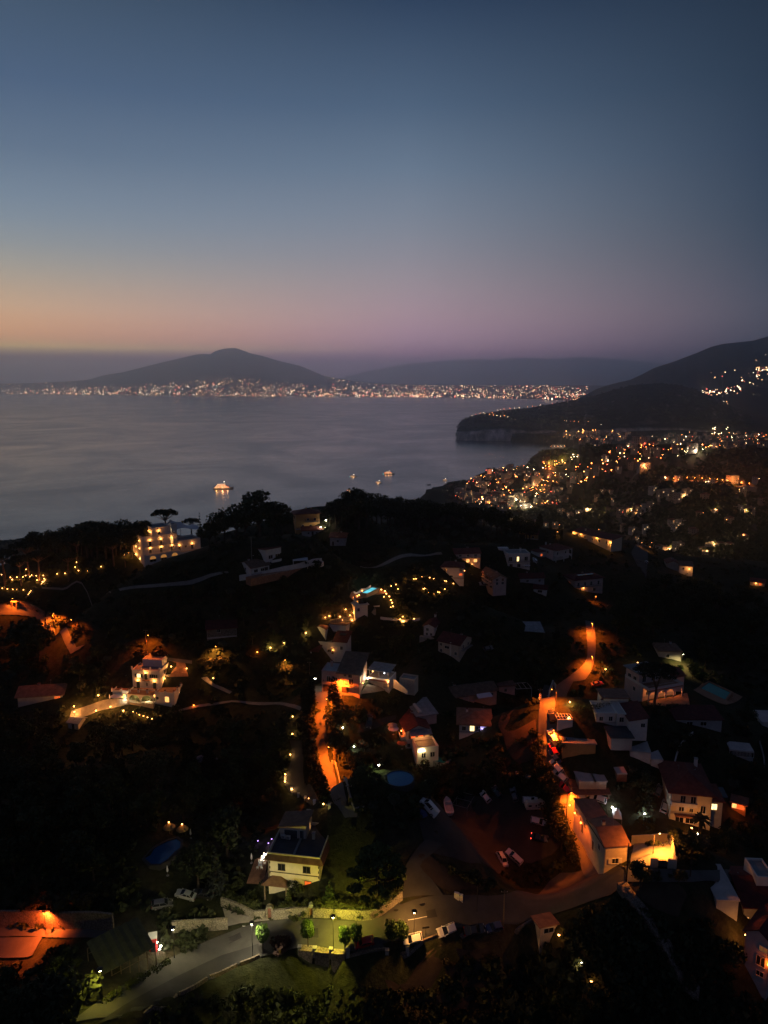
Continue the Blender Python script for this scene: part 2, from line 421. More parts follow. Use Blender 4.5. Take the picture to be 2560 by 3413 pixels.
# ================================================================ sea
m, nt2, b = new_mat('sea_water')
N2 = nt2.nodes; L2 = nt2.links
b.inputs['Base Color'].default_value = (.010, .013, .019, 1); b.inputs['IOR'].default_value = 1.6
tc2 = N2.new('ShaderNodeTexCoord')
def n_noise(scale, stretch, rot=0, detail=5, dist=0.0, rough=.6):
    mp = N2.new('ShaderNodeMapping'); mp.inputs['Scale'].default_value = stretch; mp.inputs['Rotation'].default_value = (0, 0, rot)
    L2.new(tc2.outputs['Object'], mp.inputs[0])
    n = N2.new('ShaderNodeTexNoise'); n.inputs['Scale'].default_value = scale; n.inputs['Detail'].default_value = detail
    n.inputs['Distortion'].default_value = dist; n.inputs['Roughness'].default_value = rough
    L2.new(mp.outputs[0], n.inputs['Vector']); return n.outputs['Fac']
def mmath(op, a, bb=None):
    n = N2.new('ShaderNodeMath'); n.operation = op
    for k, q in enumerate((a, bb)):
        if q is None: continue
        if isinstance(q, (int, float)): n.inputs[k].default_value = q
        else: L2.new(q, n.inputs[k])
    return n.outputs[0]
def mrange(a, f0, f1, t0, t1):
    n = N2.new('ShaderNodeMapRange'); L2.new(a, n.inputs['Value'])
    for k, q in zip(('From Min', 'From Max', 'To Min', 'To Max'), (f0, f1, t0, t1)): n.inputs[k].default_value = q
    return n.outputs['Result']
slick = n_noise(.0016, (1, .8, 1), .25, 6, 1.6)          # long calm slicks and current lines
fine = n_noise(.0042, (1, 1.7, 1), -.2, 5, 2.2)
line = mmath('SUBTRACT', 1.0, mrange(mmath('ABSOLUTE', mmath('SUBTRACT', fine, .5)), 0, .022, 0, 1))
r1 = mrange(slick, .36, .64, .18, .27)
rr = mmath('SUBTRACT', r1, mmath('MULTIPLY', line, .05))
L2.new(rr, b.inputs['Roughness'])
cdk = N2.new('ShaderNodeMix'); cdk.data_type = 'RGBA'
L2.new(mmath('MULTIPLY', line, mrange(slick, .4, .62, 0, 1)), cdk.inputs['Factor'])
cdk.inputs['A'].default_value = (.020, .021, .026, 1); cdk.inputs['B'].default_value = (.050, .050, .058, 1)
L2.new(cdk.outputs['Result'], b.inputs['Base Color'])
wv = n_noise(.05, (1, 1, 1), 0, 3)
bp = N2.new('ShaderNodeBump'); bp.inputs['Strength'].default_value = .35; bp.inputs['Distance'].default_value = .6
L2.new(wv, bp.inputs['Height']); L2.new(bp.outputs['Normal'], b.inputs['Normal'])
s = MB(); s.add([(-46000, 300, 0), (46000, 300, 0), (46000, 46000, 0), (-46000, 46000, 0)], [(0, 1, 2, 3)], m)
struct(s.build('sea'))

# ================================================================ near hillside
gm, nt3, b3 = new_mat('hillside_ground')
N3 = nt3.nodes; L3 = nt3.links
t3 = N3.new('ShaderNodeTexCoord')
def g_noise(sc, det=6):
    n = N3.new('ShaderNodeTexNoise'); n.inputs['Scale'].default_value = sc; n.inputs['Detail'].default_value = det; n.inputs['Roughness'].default_value = .65
    L3.new(t3.outputs['Object'], n.inputs['Vector']); return n.outputs['Fac']
c1 = N3.new('ShaderNodeValToRGB')
for k, (p, c) in enumerate([(.32, (.018, .021, .011)), (.5, (.032, .035, .017)), (.62, (.052, .042, .027)), (.75, (.042, .045, .022))]):
    if k > 1: c1.color_ramp.elements.new(p)
    c1.color_ramp.elements[k].position = p; c1.color_ramp.elements[k].color = (*c, 1)
L3.new(g_noise(.035), c1.inputs['Fac'])
c2 = N3.new('ShaderNodeValToRGB'); c2.color_ramp.elements[0].color = (.55, .55, .55, 1); c2.color_ramp.elements[1].color = (1.3, 1.3, 1.3, 1)
c2.color_ramp.elements[0].position = .3; c2.color_ramp.elements[1].position = .7
L3.new(g_noise(.6), c2.inputs['Fac'])
mx3 = N3.new('ShaderNodeMix'); mx3.data_type = 'RGBA'; mx3.blend_type = 'MULTIPLY'; mx3.inputs['Factor'].default_value = 1
L3.new(c1.outputs['Color'], mx3.inputs['A']); L3.new(c2.outputs['Color'], mx3.inputs['B']); L3.new(mx3.outputs['Result'], b3.inputs['Base Color'])
b3.inputs['Roughness'].default_value = 1; b3.inputs['Specular IOR Level'].default_value = .1
bp3 = N3.new('ShaderNodeBump'); bp3.inputs['Strength'].default_value = .8; bp3.inputs['Distance'].default_value = .5
L3.new(g_noise(.9), bp3.inputs['Height']); L3.new(bp3.outputs['Normal'], b3.inputs['Normal'])
V = np.c_[GXX.ravel(), GYY.ravel(), GZ.ravel()]
struct(link('hillside', lmesh('hillside', V, grid_faces(GNX, GNY), gm)))

# ---------------------------------------------------------------- value noise for land
_perm = np.random.default_rng(3).random((256, 256))
def vnoise(x, y):
    xi = np.floor(x).astype(int); yi = np.floor(y).astype(int); fx = x - xi; fy = y - yi
    fx = fx * fx * (3 - 2 * fx); fy = fy * fy * (3 - 2 * fy)
    g = lambda a, c: _perm[a % 256, c % 256]
    return (g(xi, yi) * (1 - fx) * (1 - fy) + g(xi + 1, yi) * fx * (1 - fy) + g(xi, yi + 1) * (1 - fx) * fy + g(xi + 1, yi + 1) * fx * fy)
def fbm(x, y, o=5):
    s = 0; a = .5
    for k in range(o): s = s + a * (vnoise(x * 2 ** k + 17 * k, y * 2 ** k + 5 * k) - .5); a *= .5
    return s
def land_mat(name, c_veg, c_rock, slope0=.55, slope1=.8, var=.5, nscale=.01):
    m, nt, b = new_mat(name); N = nt.nodes; L = nt.links
    tc = N.new('ShaderNodeTexCoord'); n = N.new('ShaderNodeTexNoise'); n.inputs['Scale'].default_value = nscale; n.inputs['Detail'].default_value = 8
    L.new(tc.outputs['Object'], n.inputs['Vector'])
    cr = N.new('ShaderNodeValToRGB'); cr.color_ramp.elements[0].position = .35; cr.color_ramp.elements[1].position = .7
    cr.color_ramp.elements[0].color = (*[c * (1 - var) for c in c_veg], 1); cr.color_ramp.elements[1].color = (*[c * (1 + var) for c in c_veg], 1)
    L.new(n.outputs['Fac'], cr.inputs['Fac'])
    g = N.new('ShaderNodeNewGeometry'); sx = N.new('ShaderNodeSeparateXYZ'); L.new(g.outputs['Normal'], sx.inputs[0])
    ad = N.new('ShaderNodeMath'); ad.operation = 'MULTIPLY_ADD'; L.new(n.outputs['Fac'], ad.inputs[0]); ad.inputs[1].default_value = .35; L.new(sx.outputs['Z'], ad.inputs[2])
    mr = N.new('ShaderNodeMapRange'); mr.inputs['From Min'].default_value = slope0 + .17; mr.inputs['From Max'].default_value = slope1 + .17
    mr.inputs['To Min'].default_value = 1; mr.inputs['To Max'].default_value = 0
    L.new(ad.outputs[0], mr.inputs['Value'])
    rn = N.new('ShaderNodeTexNoise'); rn.inputs['Scale'].default_value = nscale * 3; rn.inputs['Detail'].default_value = 6
    mp = N.new('ShaderNodeMapping'); mp.inputs['Scale'].default_value = (1, 1, .35); L.new(tc.outputs['Object'], mp.inputs[0]); L.new(mp.outputs[0], rn.inputs['Vector'])
    rc = N.new('ShaderNodeValToRGB'); rc.color_ramp.elements[0].position = .35; rc.color_ramp.elements[1].position = .65
    rc.color_ramp.elements[0].color = (*[c * .45 for c in c_rock], 1); rc.color_ramp.elements[1].color = (*[c * 1.3 for c in c_rock], 1)
    L.new(rn.outputs['Fac'], rc.inputs['Fac'])
    mx = N.new('ShaderNodeMix'); mx.data_type = 'RGBA'; L.new(mr.outputs['Result'], mx.inputs['Factor'])
    L.new(cr.outputs['Color'], mx.inputs['A']); L.new(rc.outputs['Color'], mx.inputs['B']); L.new(mx.outputs['Result'], b.inputs['Base Color'])
    b.inputs['Roughness'].default_value = 1; b.inputs['Specular IOR Level'].default_value = .1
    return m

# ================================================================ coastal plain, valley and the slope across it
PL = [(1357,1655,38),(1440,1640,42),(1535,1612,45),(1627,1572,46),(1712,1556,48),(1805,1548,46),(1900,1540,44),(2000,1535,40),(1700,1600,46),(1850,1600,48),
 (1700,1660,44),(1650,1700,45),(1500,1690,42),(1800,1700,52),(1950,1620,56),(2000,1480,42),(2080,1450,48),(2200,1440,52),(2400,1440,60),(2560,1440,70),(2300,1490,50),(2560,1490,60),(2150,1540,50),
 (2129,1582,108),(2250,1560,125),(2400,1535,145),(2560,1505,168),(2300,1610,104),(2560,1610,118),(2100,1650,80),(2560,1700,98),(2300,1700,82),(2000,1680,66),(1800,1790,62),(2100,1850,62),(2560,1880,78),(2300,1800,72),(2000,1760,60)]
ppts = [on_z(u, v, z) for u, v, z in PL]
ppts += [np.array(q, float) for q in [(900,2300,52),(1200,2300,55),(1500,2200,70),(1800,1500,150),(2600,1900,90),(2600,3200,90),(2300,4200,140),(3200,2600,160),(1400,700,110),(800,560,90),(350,900,55),(1800,900,140),(900,4600,60),(1500,4900,90),(2200,5200,200),(3400,4200,260)]]
ppts = np.array(ppts)
_n2 = len(ppts)
_A2 = -np.sqrt((ppts[:, None, 0] - ppts[None, :, 0]) ** 2 + (ppts[:, None, 1] - ppts[None, :, 1]) ** 2 + 120.0 ** 2) - np.eye(_n2) * 12
_P2 = np.c_[np.ones(_n2), ppts[:, :2]]
_w2 = np.linalg.solve(np.block([[_A2, _P2], [_P2.T, np.zeros((3, 3))]]), np.r_[ppts[:, 2], 0, 0, 0])
def plain_raw(X, Y):
    X = np.asarray(X, float); Y = np.asarray(Y, float)
    r = -np.sqrt((X[..., None] - ppts[:, 0]) ** 2 + (Y[..., None] - ppts[:, 1]) ** 2 + 120.0 ** 2)
    return r @ _w2[:_n2] + _w2[_n2] + _w2[_n2 + 1] * X + _w2[_n2 + 2] * Y
coast_px = [(1300,1668),(1357,1651),(1440,1628),(1490,1612),(1535,1601),(1580,1580),(1627,1561),(1670,1552),(1712,1545),(1760,1541),(1805,1536),(1850,1532),(1897,1529),(1950,1527),(2000,1524),(2035,1512),(2040,1500),(2010,1493),(1960,1492),(1920,1486),(1890,1479),(1840,1474),(1760,1468),(1700,1466)]
coast = [on_z(u, v, 46 if v > 1523 else 8)[:2] for u, v in coast_px]
cpoly = np.array([(-150, 1350), (-60, 1600)] + [tuple(c) for c in coast] + [(900, 5200), (5200, 5600), (5200, 500), (-150, 500)])
PSX = 16.0
px_ = np.arange(-204, 3700, PSX); py_ = np.arange(660, 5100, PSX)
PXX, PYY = np.meshgrid(px_, py_)
PZ = plain_raw(PXX, PYY) + 7 * fbm(PXX / 90, PYY / 90) + 16 * fbm(PXX / 400, PYY / 400)
jx = PXX + 30 * fbm(PXX / 60, PYY / 60 + 9); jy = PYY + 30 * fbm(PXX / 60 + 40, PYY / 60)
mask = inpoly(jx, jy, cpoly)
cap = np.interp(PYY, [700, 1000, 1500, 2000, 2600, 5000], [120, 130, 170, 110, 80, 80]) + 8 * fbm(PXX / 200, PYY / 200)
PZ = np.minimum(PZ, np.where(PXX < 420, np.minimum(cap, 48), cap))
PZ = np.where(mask, np.maximum(PZ, 6), -14)
# sink it under the near hillside so that the two sheets meet along one valley line
near = (PYY < 1090) & (PXX < 860)
for j in range(PZ.shape[0]):
    if py_[j] > 1120: break
    for i in range(PZ.shape[1]):
        if px_[i] < 870:
            h = hz(px_[i], py_[j])
            if h > PZ[j, i] + 3 : PZ[j, i] = min(PZ[j, i], h - 6)
PV = np.c_[PXX.ravel(), PYY.ravel(), PZ.ravel()]
plain_m = land_mat('coastal_land', (.020, .023, .013), (.13, .11, .09), .45, .75, .5, .02)
struct(link('coastal_plain', lmesh('coastal_plain', PV, grid_faces(len(px_), len(py_)), plain_m)))
def pz(x, y):
    fx = min(max((x + 204) / PSX, 0), len(px_) - 1.001); fy = min(max((y - 660) / PSX, 0), len(py_) - 1.001)
    i, j = int(fx), int(fy); a, b = fx - i, fy - j
    return PZ[j, i] * (1 - a) * (1 - b) + PZ[j, i + 1] * a * (1 - b) + PZ[j + 1, i] * (1 - a) * b + PZ[j + 1, i + 1] * a * b
def at_plain(u, v):
    d = ray(u, v); o = np.array((0, 0, ZC)); t = 620.0; prev = t
    while t < 6000:
        P = o + d * t
        if -200 < P[0] < 3680 and 660 < P[1] < 5090 and P[2] <= pz(P[0], P[1]): break
        prev = t; t += 9
    else: return None
    lo, hi = prev, t
    for _ in range(14):
        m = (lo + hi) / 2; P = o + d * m
        if P[2] <= pz(P[0], P[1]): hi = m
        else: lo = m
    P = o + d * hi; z = pz(P[0], P[1])
    return np.array((P[0], P[1], z)) if z > 4 else None

# ================================================================ far land, lofted from shore to ridge and down behind
def loft(name, cols, m, back=1500.0, nu=160, prof=None, amp=0.02, nfreq=1 / 300., rows=40, backrows=8, seed=0, zb=-20, cliff=False):
    """cols: (u, v_top, y_top, v_base, z_base)"""
    C = np.array(cols, float); us = np.linspace(C[0, 0], C[-1, 0], nu)
    f = lambda k: np.interp(us, C[:, 0], C[:, k])
    vt, yt, vb, zbz = f(1), f(2), f(3), f(4)
    G = np.zeros((rows + backrows, nu, 3))
    T = np.linspace(0, 1, rows)
    for i in range(nu):
        B = on_z(us[i], vb[i], zbz[i]); Tp = on_dist(us[i], vt[i], yt[i])
        H = Tp[2] - B[2]
        for k, t in enumerate(T):
            q = prof(t, us[i]) if prof else t ** 1.3
            xy = B[:2] * (1 - t) + Tp[:2] * t
            G[k, i] = (xy[0], xy[1], B[2] + H * q)
        d = Tp[:2] / np.linalg.norm(Tp[:2])
        for k in range(backrows):
            s = (k + 1) / backrows
            G[rows + k, i] = (*(Tp[:2] + d * back * s), Tp[2] * (1 - s) ** 1.2 + zb * s)
    base = G[..., 2].copy(); Hm = base.max()
    w = np.zeros(G.shape[:2]); w[:rows] = np.sin(np.pi * np.clip(T, 0, 1) ** .8)[:, None] * .9 + .12 * T[:, None]; w[rows:] = .3
    G[..., 2] += w * amp * Hm * fbm(G[..., 0] * nfreq + seed, G[..., 1] * nfreq + 3 * seed, 6) * 2
    G[0, :, 2] = np.minimum(G[0, :, 2], zbz) - 4
    link_o = struct(link(name, lmesh(name, G.reshape(-1, 3), grid_faces(nu, rows + backrows), m)))
    return G, us
# volcano and the populated shore beneath it
volc = [(-700,1292,24000),(-300,1285,23000),(-60,1280,22000),(90,1277,21500),(200,1273,21200),(293,1266,21000),(347,1250,21000),(413,1240,21000),(463,1227,21000),(540,1208,21000),(602,1194,21000),(656,1181,21000),(679,1179,21000),(698,1183,21000),(718,1169,21000),(748,1162,21000),(783,1159,21000),(810,1168,21000),(833,1177,21000),(872,1185,21000),(926,1202,21000),(1003,1220,20800),(1034,1233,20600),(1080,1253,20400),(1157,1266,20000),(1235,1276,19500),(1320,1281,19000),(1500,1283,18500),(1700,1284,18000),(1950,1285,17500),(2300,1285,17000)]
shore = [(-700,1310),(0,1312),(640,1318),(1280,1323),(1600,1326),(1850,1331),(1920,1336),(2300,1345)]
vb = lambda u: float(np.interp(u, [s[0] for s in shore], [s[1] for s in shore]))
def vprof(t, u): return .20 * min(t / .35, 1) + (.80 * ((t - .35) / .65) ** 1.35 if t > .35 else 0)
volc_m = land_mat('volcano_land', (.020, .024, .018), (.05, .045, .04), .3, .6, .35, .0006)
VG, VU = loft('volcano', [(u, v, y, vb(u), 2) for u, v, y in volc], volc_m, back=6000, nu=260, prof=vprof, amp=.035, nfreq=1 / 1600., rows=50, seed=2)
# far hazy ranges
far_m = land_mat('far_range_land', (.03, .032, .03), (.05, .045, .04), .2, .4, .3, .0003)
loft('far_hills', [(u, v, 41000, 1286, 0) for u, v in [(1000,1276),(1120,1262),(1250,1232),(1350,1214),(1450,1205),(1530,1199),(1600,1196),(1650,1200),(1700,1194),(1780,1193),(1850,1197),(1930,1190),(2000,1193),(2100,1200),(2200,1212),(2400,1216),(2700,1230)]], far_m, back=5000, nu=160, amp=.05, nfreq=1 / 3000., rows=16, seed=5)
# mountain at the right
mount_m = land_mat('mountain_land', (.014, .017, .012), (.06, .055, .05), .35, .6, .5, .003)
loft('mountain', [(u, v, y, vb_, zb_) for u, v, y, vb_, zb_ in [(1890,1345,7000,1350,0),(1920,1335,7100,1348,0),(1950,1318,7300,1346,0),(1985,1297,7500,1345,0),(2020,1285,7600,1345,0),(2060,1275,7700,1345,0),(2100,1266,7800,1345,0),(2140,1248,7900,1345,0),(2180,1227,8000,1345,0),(2250,1204,8100,1350,20),(2290,1188,8200,1352,20),(2330,1173,8300,1354,30),(2370,1156,8300,1356,30),(2410,1146,8400,1358,40),(2460,1141,8400,1360,40),(2510,1136,8500,1360,40),(2560,1122,8500,1360,40),(2700,1085,8600,1360,40),(2900,1060,8700,1360,40)]], mount_m, back=2500, nu=170, amp=.06, nfreq=1 / 700., rows=44, seed=11)
# low dark spur between the mountain and the headland
loft('spur_hill', [(u, v, y, vb_, 50) for u, v, y, vb_ in [(2300,1350,5600,1372),(2350,1325,5700,1380),(2420,1302,5800,1395),(2490,1290,5900,1400),(2560,1294,5900,1400),(2650,1285,5900,1400),(2800,1270,5900,1400)]], mount_m, back=900, nu=70, amp=.05, nfreq=1 / 300., rows=20, seed=14)
# headland with its sea cliff
head_m = land_mat('headland_land', (.018, .021, .013), (.60, .51, .47), .66, .92, .5, .012)
HC = [(1522,1440,4000,1466,0),(1527,1412,4080,1467,0),(1545,1398,4180,1468,0),(1580,1386,4260,1469,0),(1620,1375,4350,1469,0),(1700,1366,4450,1470,0),(1760,1360,4500,1470,0),(1800,1353,4560,1470,0),(1850,1344,4620,1466,4),(1900,1336,4650,1456,20),(1960,1323,4700,1447,40),(2000,1313,4720,1444,44),(2050,1298,4750,1440,48),(2100,1286,4780,1438,48),(2150,1280,4800,1436,50),(2200,1278,4800,1436,50),(2260,1284,4800,1436,50),(2310,1296,4780,1436,55),(2360,1315,4750,1436,60),(2420,1345,4700,1436,60),(2480,1378,4600,1436,65),(2560,1405,4500,1438,70),(2700,1420,4400,1445,80)]
def hprof(t, u):
    c = float(np.interp(u, [1520, 1545, 1600, 1700, 1800, 1900, 2000, 2200], [.72, .62, .52, .48, .40, .28, .18, .12]))
    k = .06
    if t < k: return c * (t / k) ** .6
    s = (t - k) / (1 - k)
    e = 1.0 + .5 * float(np.interp(u, [1900, 2150, 2350], [0, 1, 0]))
    return c + (1 - c) * (s ** (1 / e) if u > 1950 else s)
HG, HU = loft('headland', HC, head_m, back=900, nu=300, prof=hprof, amp=.10, nfreq=1 / 110., rows=70, seed=21)

# ================================================================ lights and buildings of the far shores
def loft_pt(G, us, u, t, rows):
    i = int(np.argmin(np.abs(us - u))); k = min(int(t * (rows - 1)), rows - 1)
    return G[k, i]
def octa(c, r):
    x, y, z = c
    return [(x+r,y,z),(x-r,y,z),(x,y+r,z),(x,y-r,z),(x,y,z+r),(x,y,z-r)], [(0,2,4),(2,1,4),(1,3,4),(3,0,4),(2,0,5),(1,2,5),(3,1,5),(0,3,5)]
F_MATS = [emit('far_warm_light', (1, .46, .20), 7), emit('far_white_light', (1, .78, .58), 9), emit('far_red_light', (1, .14, .10), 8), emit('far_bright_light', (1, .58, .30), 22), emit('far_green_light', (.3, 1, .8), 4)]
fl = MB()
for k in range(3600):
    u = rng.uniform(-40, 1960)
    dens = float(np.interp(u, [0, 200, 450, 900, 1250, 1500, 1900], [.55, .6, .65, .8, 1, 1, 1]))
    if rng.random() > dens: continue
    t = rng.random() ** 1.15 * (.5 if 250 < u < 1100 else .95)
    if rng.random() < .10: t *= .12
    cl = vnoise(np.array(u / 26.), np.array(t * 9.))
    if cl < .36 and rng.random() < .75: continue
    P = loft_pt(VG, VU, u, t, 50)
    P = P + np.array((rng.uniform(-40, 40), rng.uniform(-60, 60), 12))
    r = rng.choices([4.5, 6.5, 9.0, 12.5], [54, 31, 12, 3])[0] * float(np.interp(u, [0, 1900], [1.1, .85]))
    mi = rng.choices([0, 1, 2, 3, 4], [46, 24, 17, 12, 1])[0]
    fl.add(*octa(P, r), F_MATS[mi])
struct(fl.build('shore_city_lights'), 'stuff', 'dense belt of tiny city lights along the shore under the volcano', 'city lights')
# ================================================================ the lit town on the plain
TW = [mat('town_wall_pale', (.36, .33, .31), .9, .2, .08), mat('town_wall_warm', (.33, .25, .20), .9, .2, .08), mat('town_wall_grey', (.20, .19, .20), .9, .2, .08)]
TR = [mat('town_roof_grey', (.16, .15, .15), .9, .2, .1), mat('town_roof_red', (.14, .06, .05), .9, .2, .1)]
TL = [emit('town_window_warm', (1, .40, .10), 1.8), emit('town_window_white', (1, .66, .34), 1.8), emit('town_window_red', (1, .2, .07), 1.8)]
def town_proto(w, d, fl_, wall, roof, lit, seed, hip=False):
    q = random.Random(seed); m = MB(); h = fl_ * 3.3
    m.box(-w/2, w/2, -d/2, d/2, -8, h, wall)
    if hip:
        e = .5
        m.add([(-w/2-e,-d/2-e,h),(w/2+e,-d/2-e,h),(w/2+e,d/2+e,h),(-w/2-e,d/2+e,h),(-w*.2,0,h+2.4),(w*.2,0,h+2.4)], [(0,1,5,4),(1,2,5),(2,3,4,5),(3,0,4),(3,2,1,0)], roof)
    else:
        m.box(-w/2+.3, w/2-.3, -d/2+.3, d/2-.3, h, h+.12, roof)
        for a in ((-w/2, w/2, -d/2, -d/2+.25), (-w/2, w/2, d/2-.25, d/2), (-w/2, -w/2+.25, -d/2+.25, d/2-.25), (w/2-.25, w/2, -d/2+.25, d/2-.25)): m.box(*a, h, h+.8, wall)
        m.box(w*.1, w*.1+3, -1, 2, h+.12, h+2.6, wall)
    for k in range(fl_):
        z = k * 3.3 + 1.0
        nx = max(2, int(w / 3.4)); ny = max(1, int(d / 3.6))
        for i in range(nx):
            x = -w/2 + (i + .5) * w / nx; lm = q.choice(TL) if q.random() < lit else GLASS
            m.box(x-.6, x+.6, -d/2-.05, -d/2+.05, z, z+1.5, lm)
            if q.random() < .35: m.box(x-1.1, x+1.1, -d/2-1.1, -d/2-.051, z-.95, z-.8, wall); m.box(x-1.1, x+1.1, -d/2-1.1, -d/2-1.02, z-.8, z+.05, wall)
        for i in range(ny):
            y = -d/2 + (i + .5) * d / ny
            for s in (-1, 1):
                lm = q.choice(TL) if q.random() < lit * .7 else GLASS
                m.box(s*w/2-.05, s*w/2+.05, y-.6, y+.6, z, z+1.5, lm)
    return m.mesh('town_building')
TP = []
for k in range(12):
    w = [11, 14, 18, 24, 12, 15, 30, 13, 20, 16, 10, 26][k]; fl_ = [2, 3, 4, 4, 2, 3, 5, 3, 4, 2, 2, 3][k]
    TP.append(town_proto(w, [10, 11, 12, 13][k % 4], fl_, TW[k % 3], TR[1 if k % 4 == 0 else 0], [.10, .16, .13, .18][k % 4], 40 + k, hip=(k % 4 == 0)))
TOWNPOS = []
def in_px(u, v, poly): return bool(inpoly(np.array([float(u)]), np.array([float(v)]), np.array(poly, float))[0])
Z_CORE = [(1500,1660),(1560,1610),(1640,1572),(1760,1556),(1880,1560),(1990,1540),(2040,1500),(2120,1466),(2250,1448),(2430,1446),(2560,1450),(2560,1490),(2380,1500),(2250,1520),(2150,1545),(2060,1570),(1980,1600),(1900,1640),(1860,1690),(1720,1705),(1640,1700),(1560,1680)]
Z_BEACH = [(1880,1448),(2000,1440),(2100,1444),(2080,1470),(1990,1486),(1920,1476)]
def put_building(u, v, proto=None, label=None, group=None, ry=None):
    P = at_plain(u, v)
    if P is None: return None
    o = link('town_building', TP[proto if proto is not None else rng.randrange(12)], None, P, R(rng.choice([-25, 10, 35, 60, 80]) + rng.uniform(-8, 8)) if ry is None else R(ry))
    tag(o, label, 'building', group); TOWNPOS.append(P); return o
n = 0; tries = 0
while n < 215 and tries < 6000:
    tries += 1
    if rng.random() < .14:
        u, v = rng.uniform(1870, 2110), rng.uniform(1438, 1490); z = Z_BEACH
    else:
        u, v = rng.uniform(1490, 2560), rng.uniform(1440, 1710); z = Z_CORE
    if not in_px(u, v, z): continue
    P = at_plain(u, v)
    if P is None or any((P[0]-q[0])**2 + (P[1]-q[1])**2 < 20**2 for q in TOWNPOS): continue
    if v > 1625: lab, gr = 'small pale block with lit windows in the near, seaward part of the town', 'blocks in the near part of the town'
    elif v > 1540: lab, gr = 'small pale block with lit windows in the middle of the town', 'blocks in the middle of the town'
    elif u > 2110: lab, gr = 'tiny pale block with lit windows at the inland end of the town', 'blocks at the inland end of the town'
    else: lab, gr = 'tiny pale block with lit windows on the slope by the harbour bay', 'blocks by the harbour bay'
    put_building(u, v, None, lab, gr); n += 1
# the few bigger ones one can pick out
put_building(1688, 1688, 6, 'large floodlit seafront hotel block, brightest building of the near town', None, 20)
put_building(1722, 1664, 3, 'broad flat roofed block just behind the floodlit hotel', None, 15)
for (u, v), lab in zip([(1795,1682), (1838,1680), (1877,1674)], ['leftmost of three pale towers standing on the dark slope', 'middle one of three pale towers standing on the dark slope', 'rightmost and tallest of three pale towers on the dark slope']):
    put_building(u, v, 2, lab, 'three pale towers on the slope', 30)
put_building(2145, 1566, 8, 'wide pale block with an orange lit front above the town', None, 10)
put_building(2245, 1474, 8, 'long white lit hall near the inland end of the town', None, 5)

# street lights of the town
def globe_mesh(m, r, h):
    q = MB(); q.tube((0, 0, -3), (0, 0, h), .12, .08, METAL, 5); q.ball((0, 0, h + r), r, m, 8, 5); return q.mesh('street_light')
TLM = [emit('town_lamp_warm', (1, .36, .08), 36), emit('town_lamp_orange', (1, .22, .04), 36), emit('town_lamp_white', (1, .70, .36), 36), emit('town_lamp_red', (1, .10, .05), 14), emit('town_lamp_orange', (1, .22, .04), 36)]
GM = [globe_mesh(TLM[k], r, 8) for k, r in ((0, .55), (2, .55), (3, .5), (1, .6))]
def town_light(u, v, k=None, s=1.0, lab=None, gr=None, P=None):
    P = at_plain(u, v) if P is None else P
    if P is None: return None
    d = math.hypot(P[0], P[1]); s *= max(.55, d / 2600.)
    o = link('street_light', GM[rng.choices([0, 1, 2, 3], [42, 26, 10, 22])[0] if k is None else k], None, P, 0, (s, s, 1))
    o.scale = (s, s, s)
    return tag(o, lab or 'tiny glowing street light among the buildings of the coastal town', 'street light', gr or 'street lights of the coastal town')
cnt = 0; tries = 0
while cnt < 80 and tries < 5000:
    tries += 1
    u, v = rng.uniform(1490, 2560), rng.uniform(1438, 1712)
    z = in_px(u, v, Z_CORE) or in_px(u, v, Z_BEACH)
    if not z: continue
    if vnoise(np.array(u / 34.), np.array(v / 17.)) < .42 and rng.random() < .7: continue
    if town_light(u, v, None, rng.choice([.7, .9, 1.1, 1.5])) is not None: cnt += 1
tl = {}
for k in range(1300):
    u, v = rng.uniform(1490, 2560), rng.uniform(1438, 1712)
    if not (in_px(u, v, Z_CORE) or in_px(u, v, Z_BEACH)) or (vnoise(np.array(u / 30.), np.array(v / 15.)) < .45 and rng.random() < .75): continue
    P = at_plain(u, v)
    if P is None: continue
    tl.setdefault(0, MB()).add(*octa(P + np.array((0, 0, rng.uniform(3, 10))), rng.choice([.4, .5, .65, .9])), rng.choice(TLM))
struct(tl[0].build('town_lights'), 'stuff', 'countless tiny lights scattered through the coastal town', 'town lights')
# bright squares and streets: real lamps that light the fronts about them
for u, v, k, n_, pw, sp, col, where in [(1700,1684,1,12,26000,26,(1,.70,.30),'the floodlit hotel'),(1760,1690,1,6,14000,26,(1,.75,.4),'the bright yard beside the floodlit hotel'),(1862,1546,0,9,26000,24,(1,.62,.12),'the yellow lit square'),(1825,1562,3,8,14000,26,(1,.2,.05),'the red lit street'),(1905,1532,1,5,9000,20,(1,.6,.3),'the street behind the square'),(2245,1474,1,7,24000,26,(1,.75,.4),'the long white hall'),(2300,1520,1,6,16000,26,(1,.75,.45),'the white lit yard inland'),(2410,1446,1,8,26000,26,(1,.6,.25),'the brightest inland square'),(1780,1640,0,7,14000,28,(1,.5,.18),'the middle avenue'),(1620,1578,2,6,8000,24,(1,.25,.1),'the seaward cliff edge'),(1560,1600,0,6,7000,24,(1,.5,.2),'the cliff edge lane'),(1885,1458,0,5,9000,22,(1,.55,.22),'the harbour road'),(1940,1448,0,6,8000,26,(1,.5,.2),'the terraces above the harbour'),(2140,1566,3,5,12000,18,(1,.3,.08),'the orange fronted block')]:
    for k2 in range(n_):
        o = town_light(u + rng.gauss(0, sp * .75), v + rng.gauss(0, sp * .25), k, rng.choice([.9, 1.2, 1.6]), 'bright street light clustered around ' + where, 'street lights around ' + where)
        if o is not None and k2 < 3:
            light('POINT', o, (0, 0, 14), pw * .8, col, 1.0)
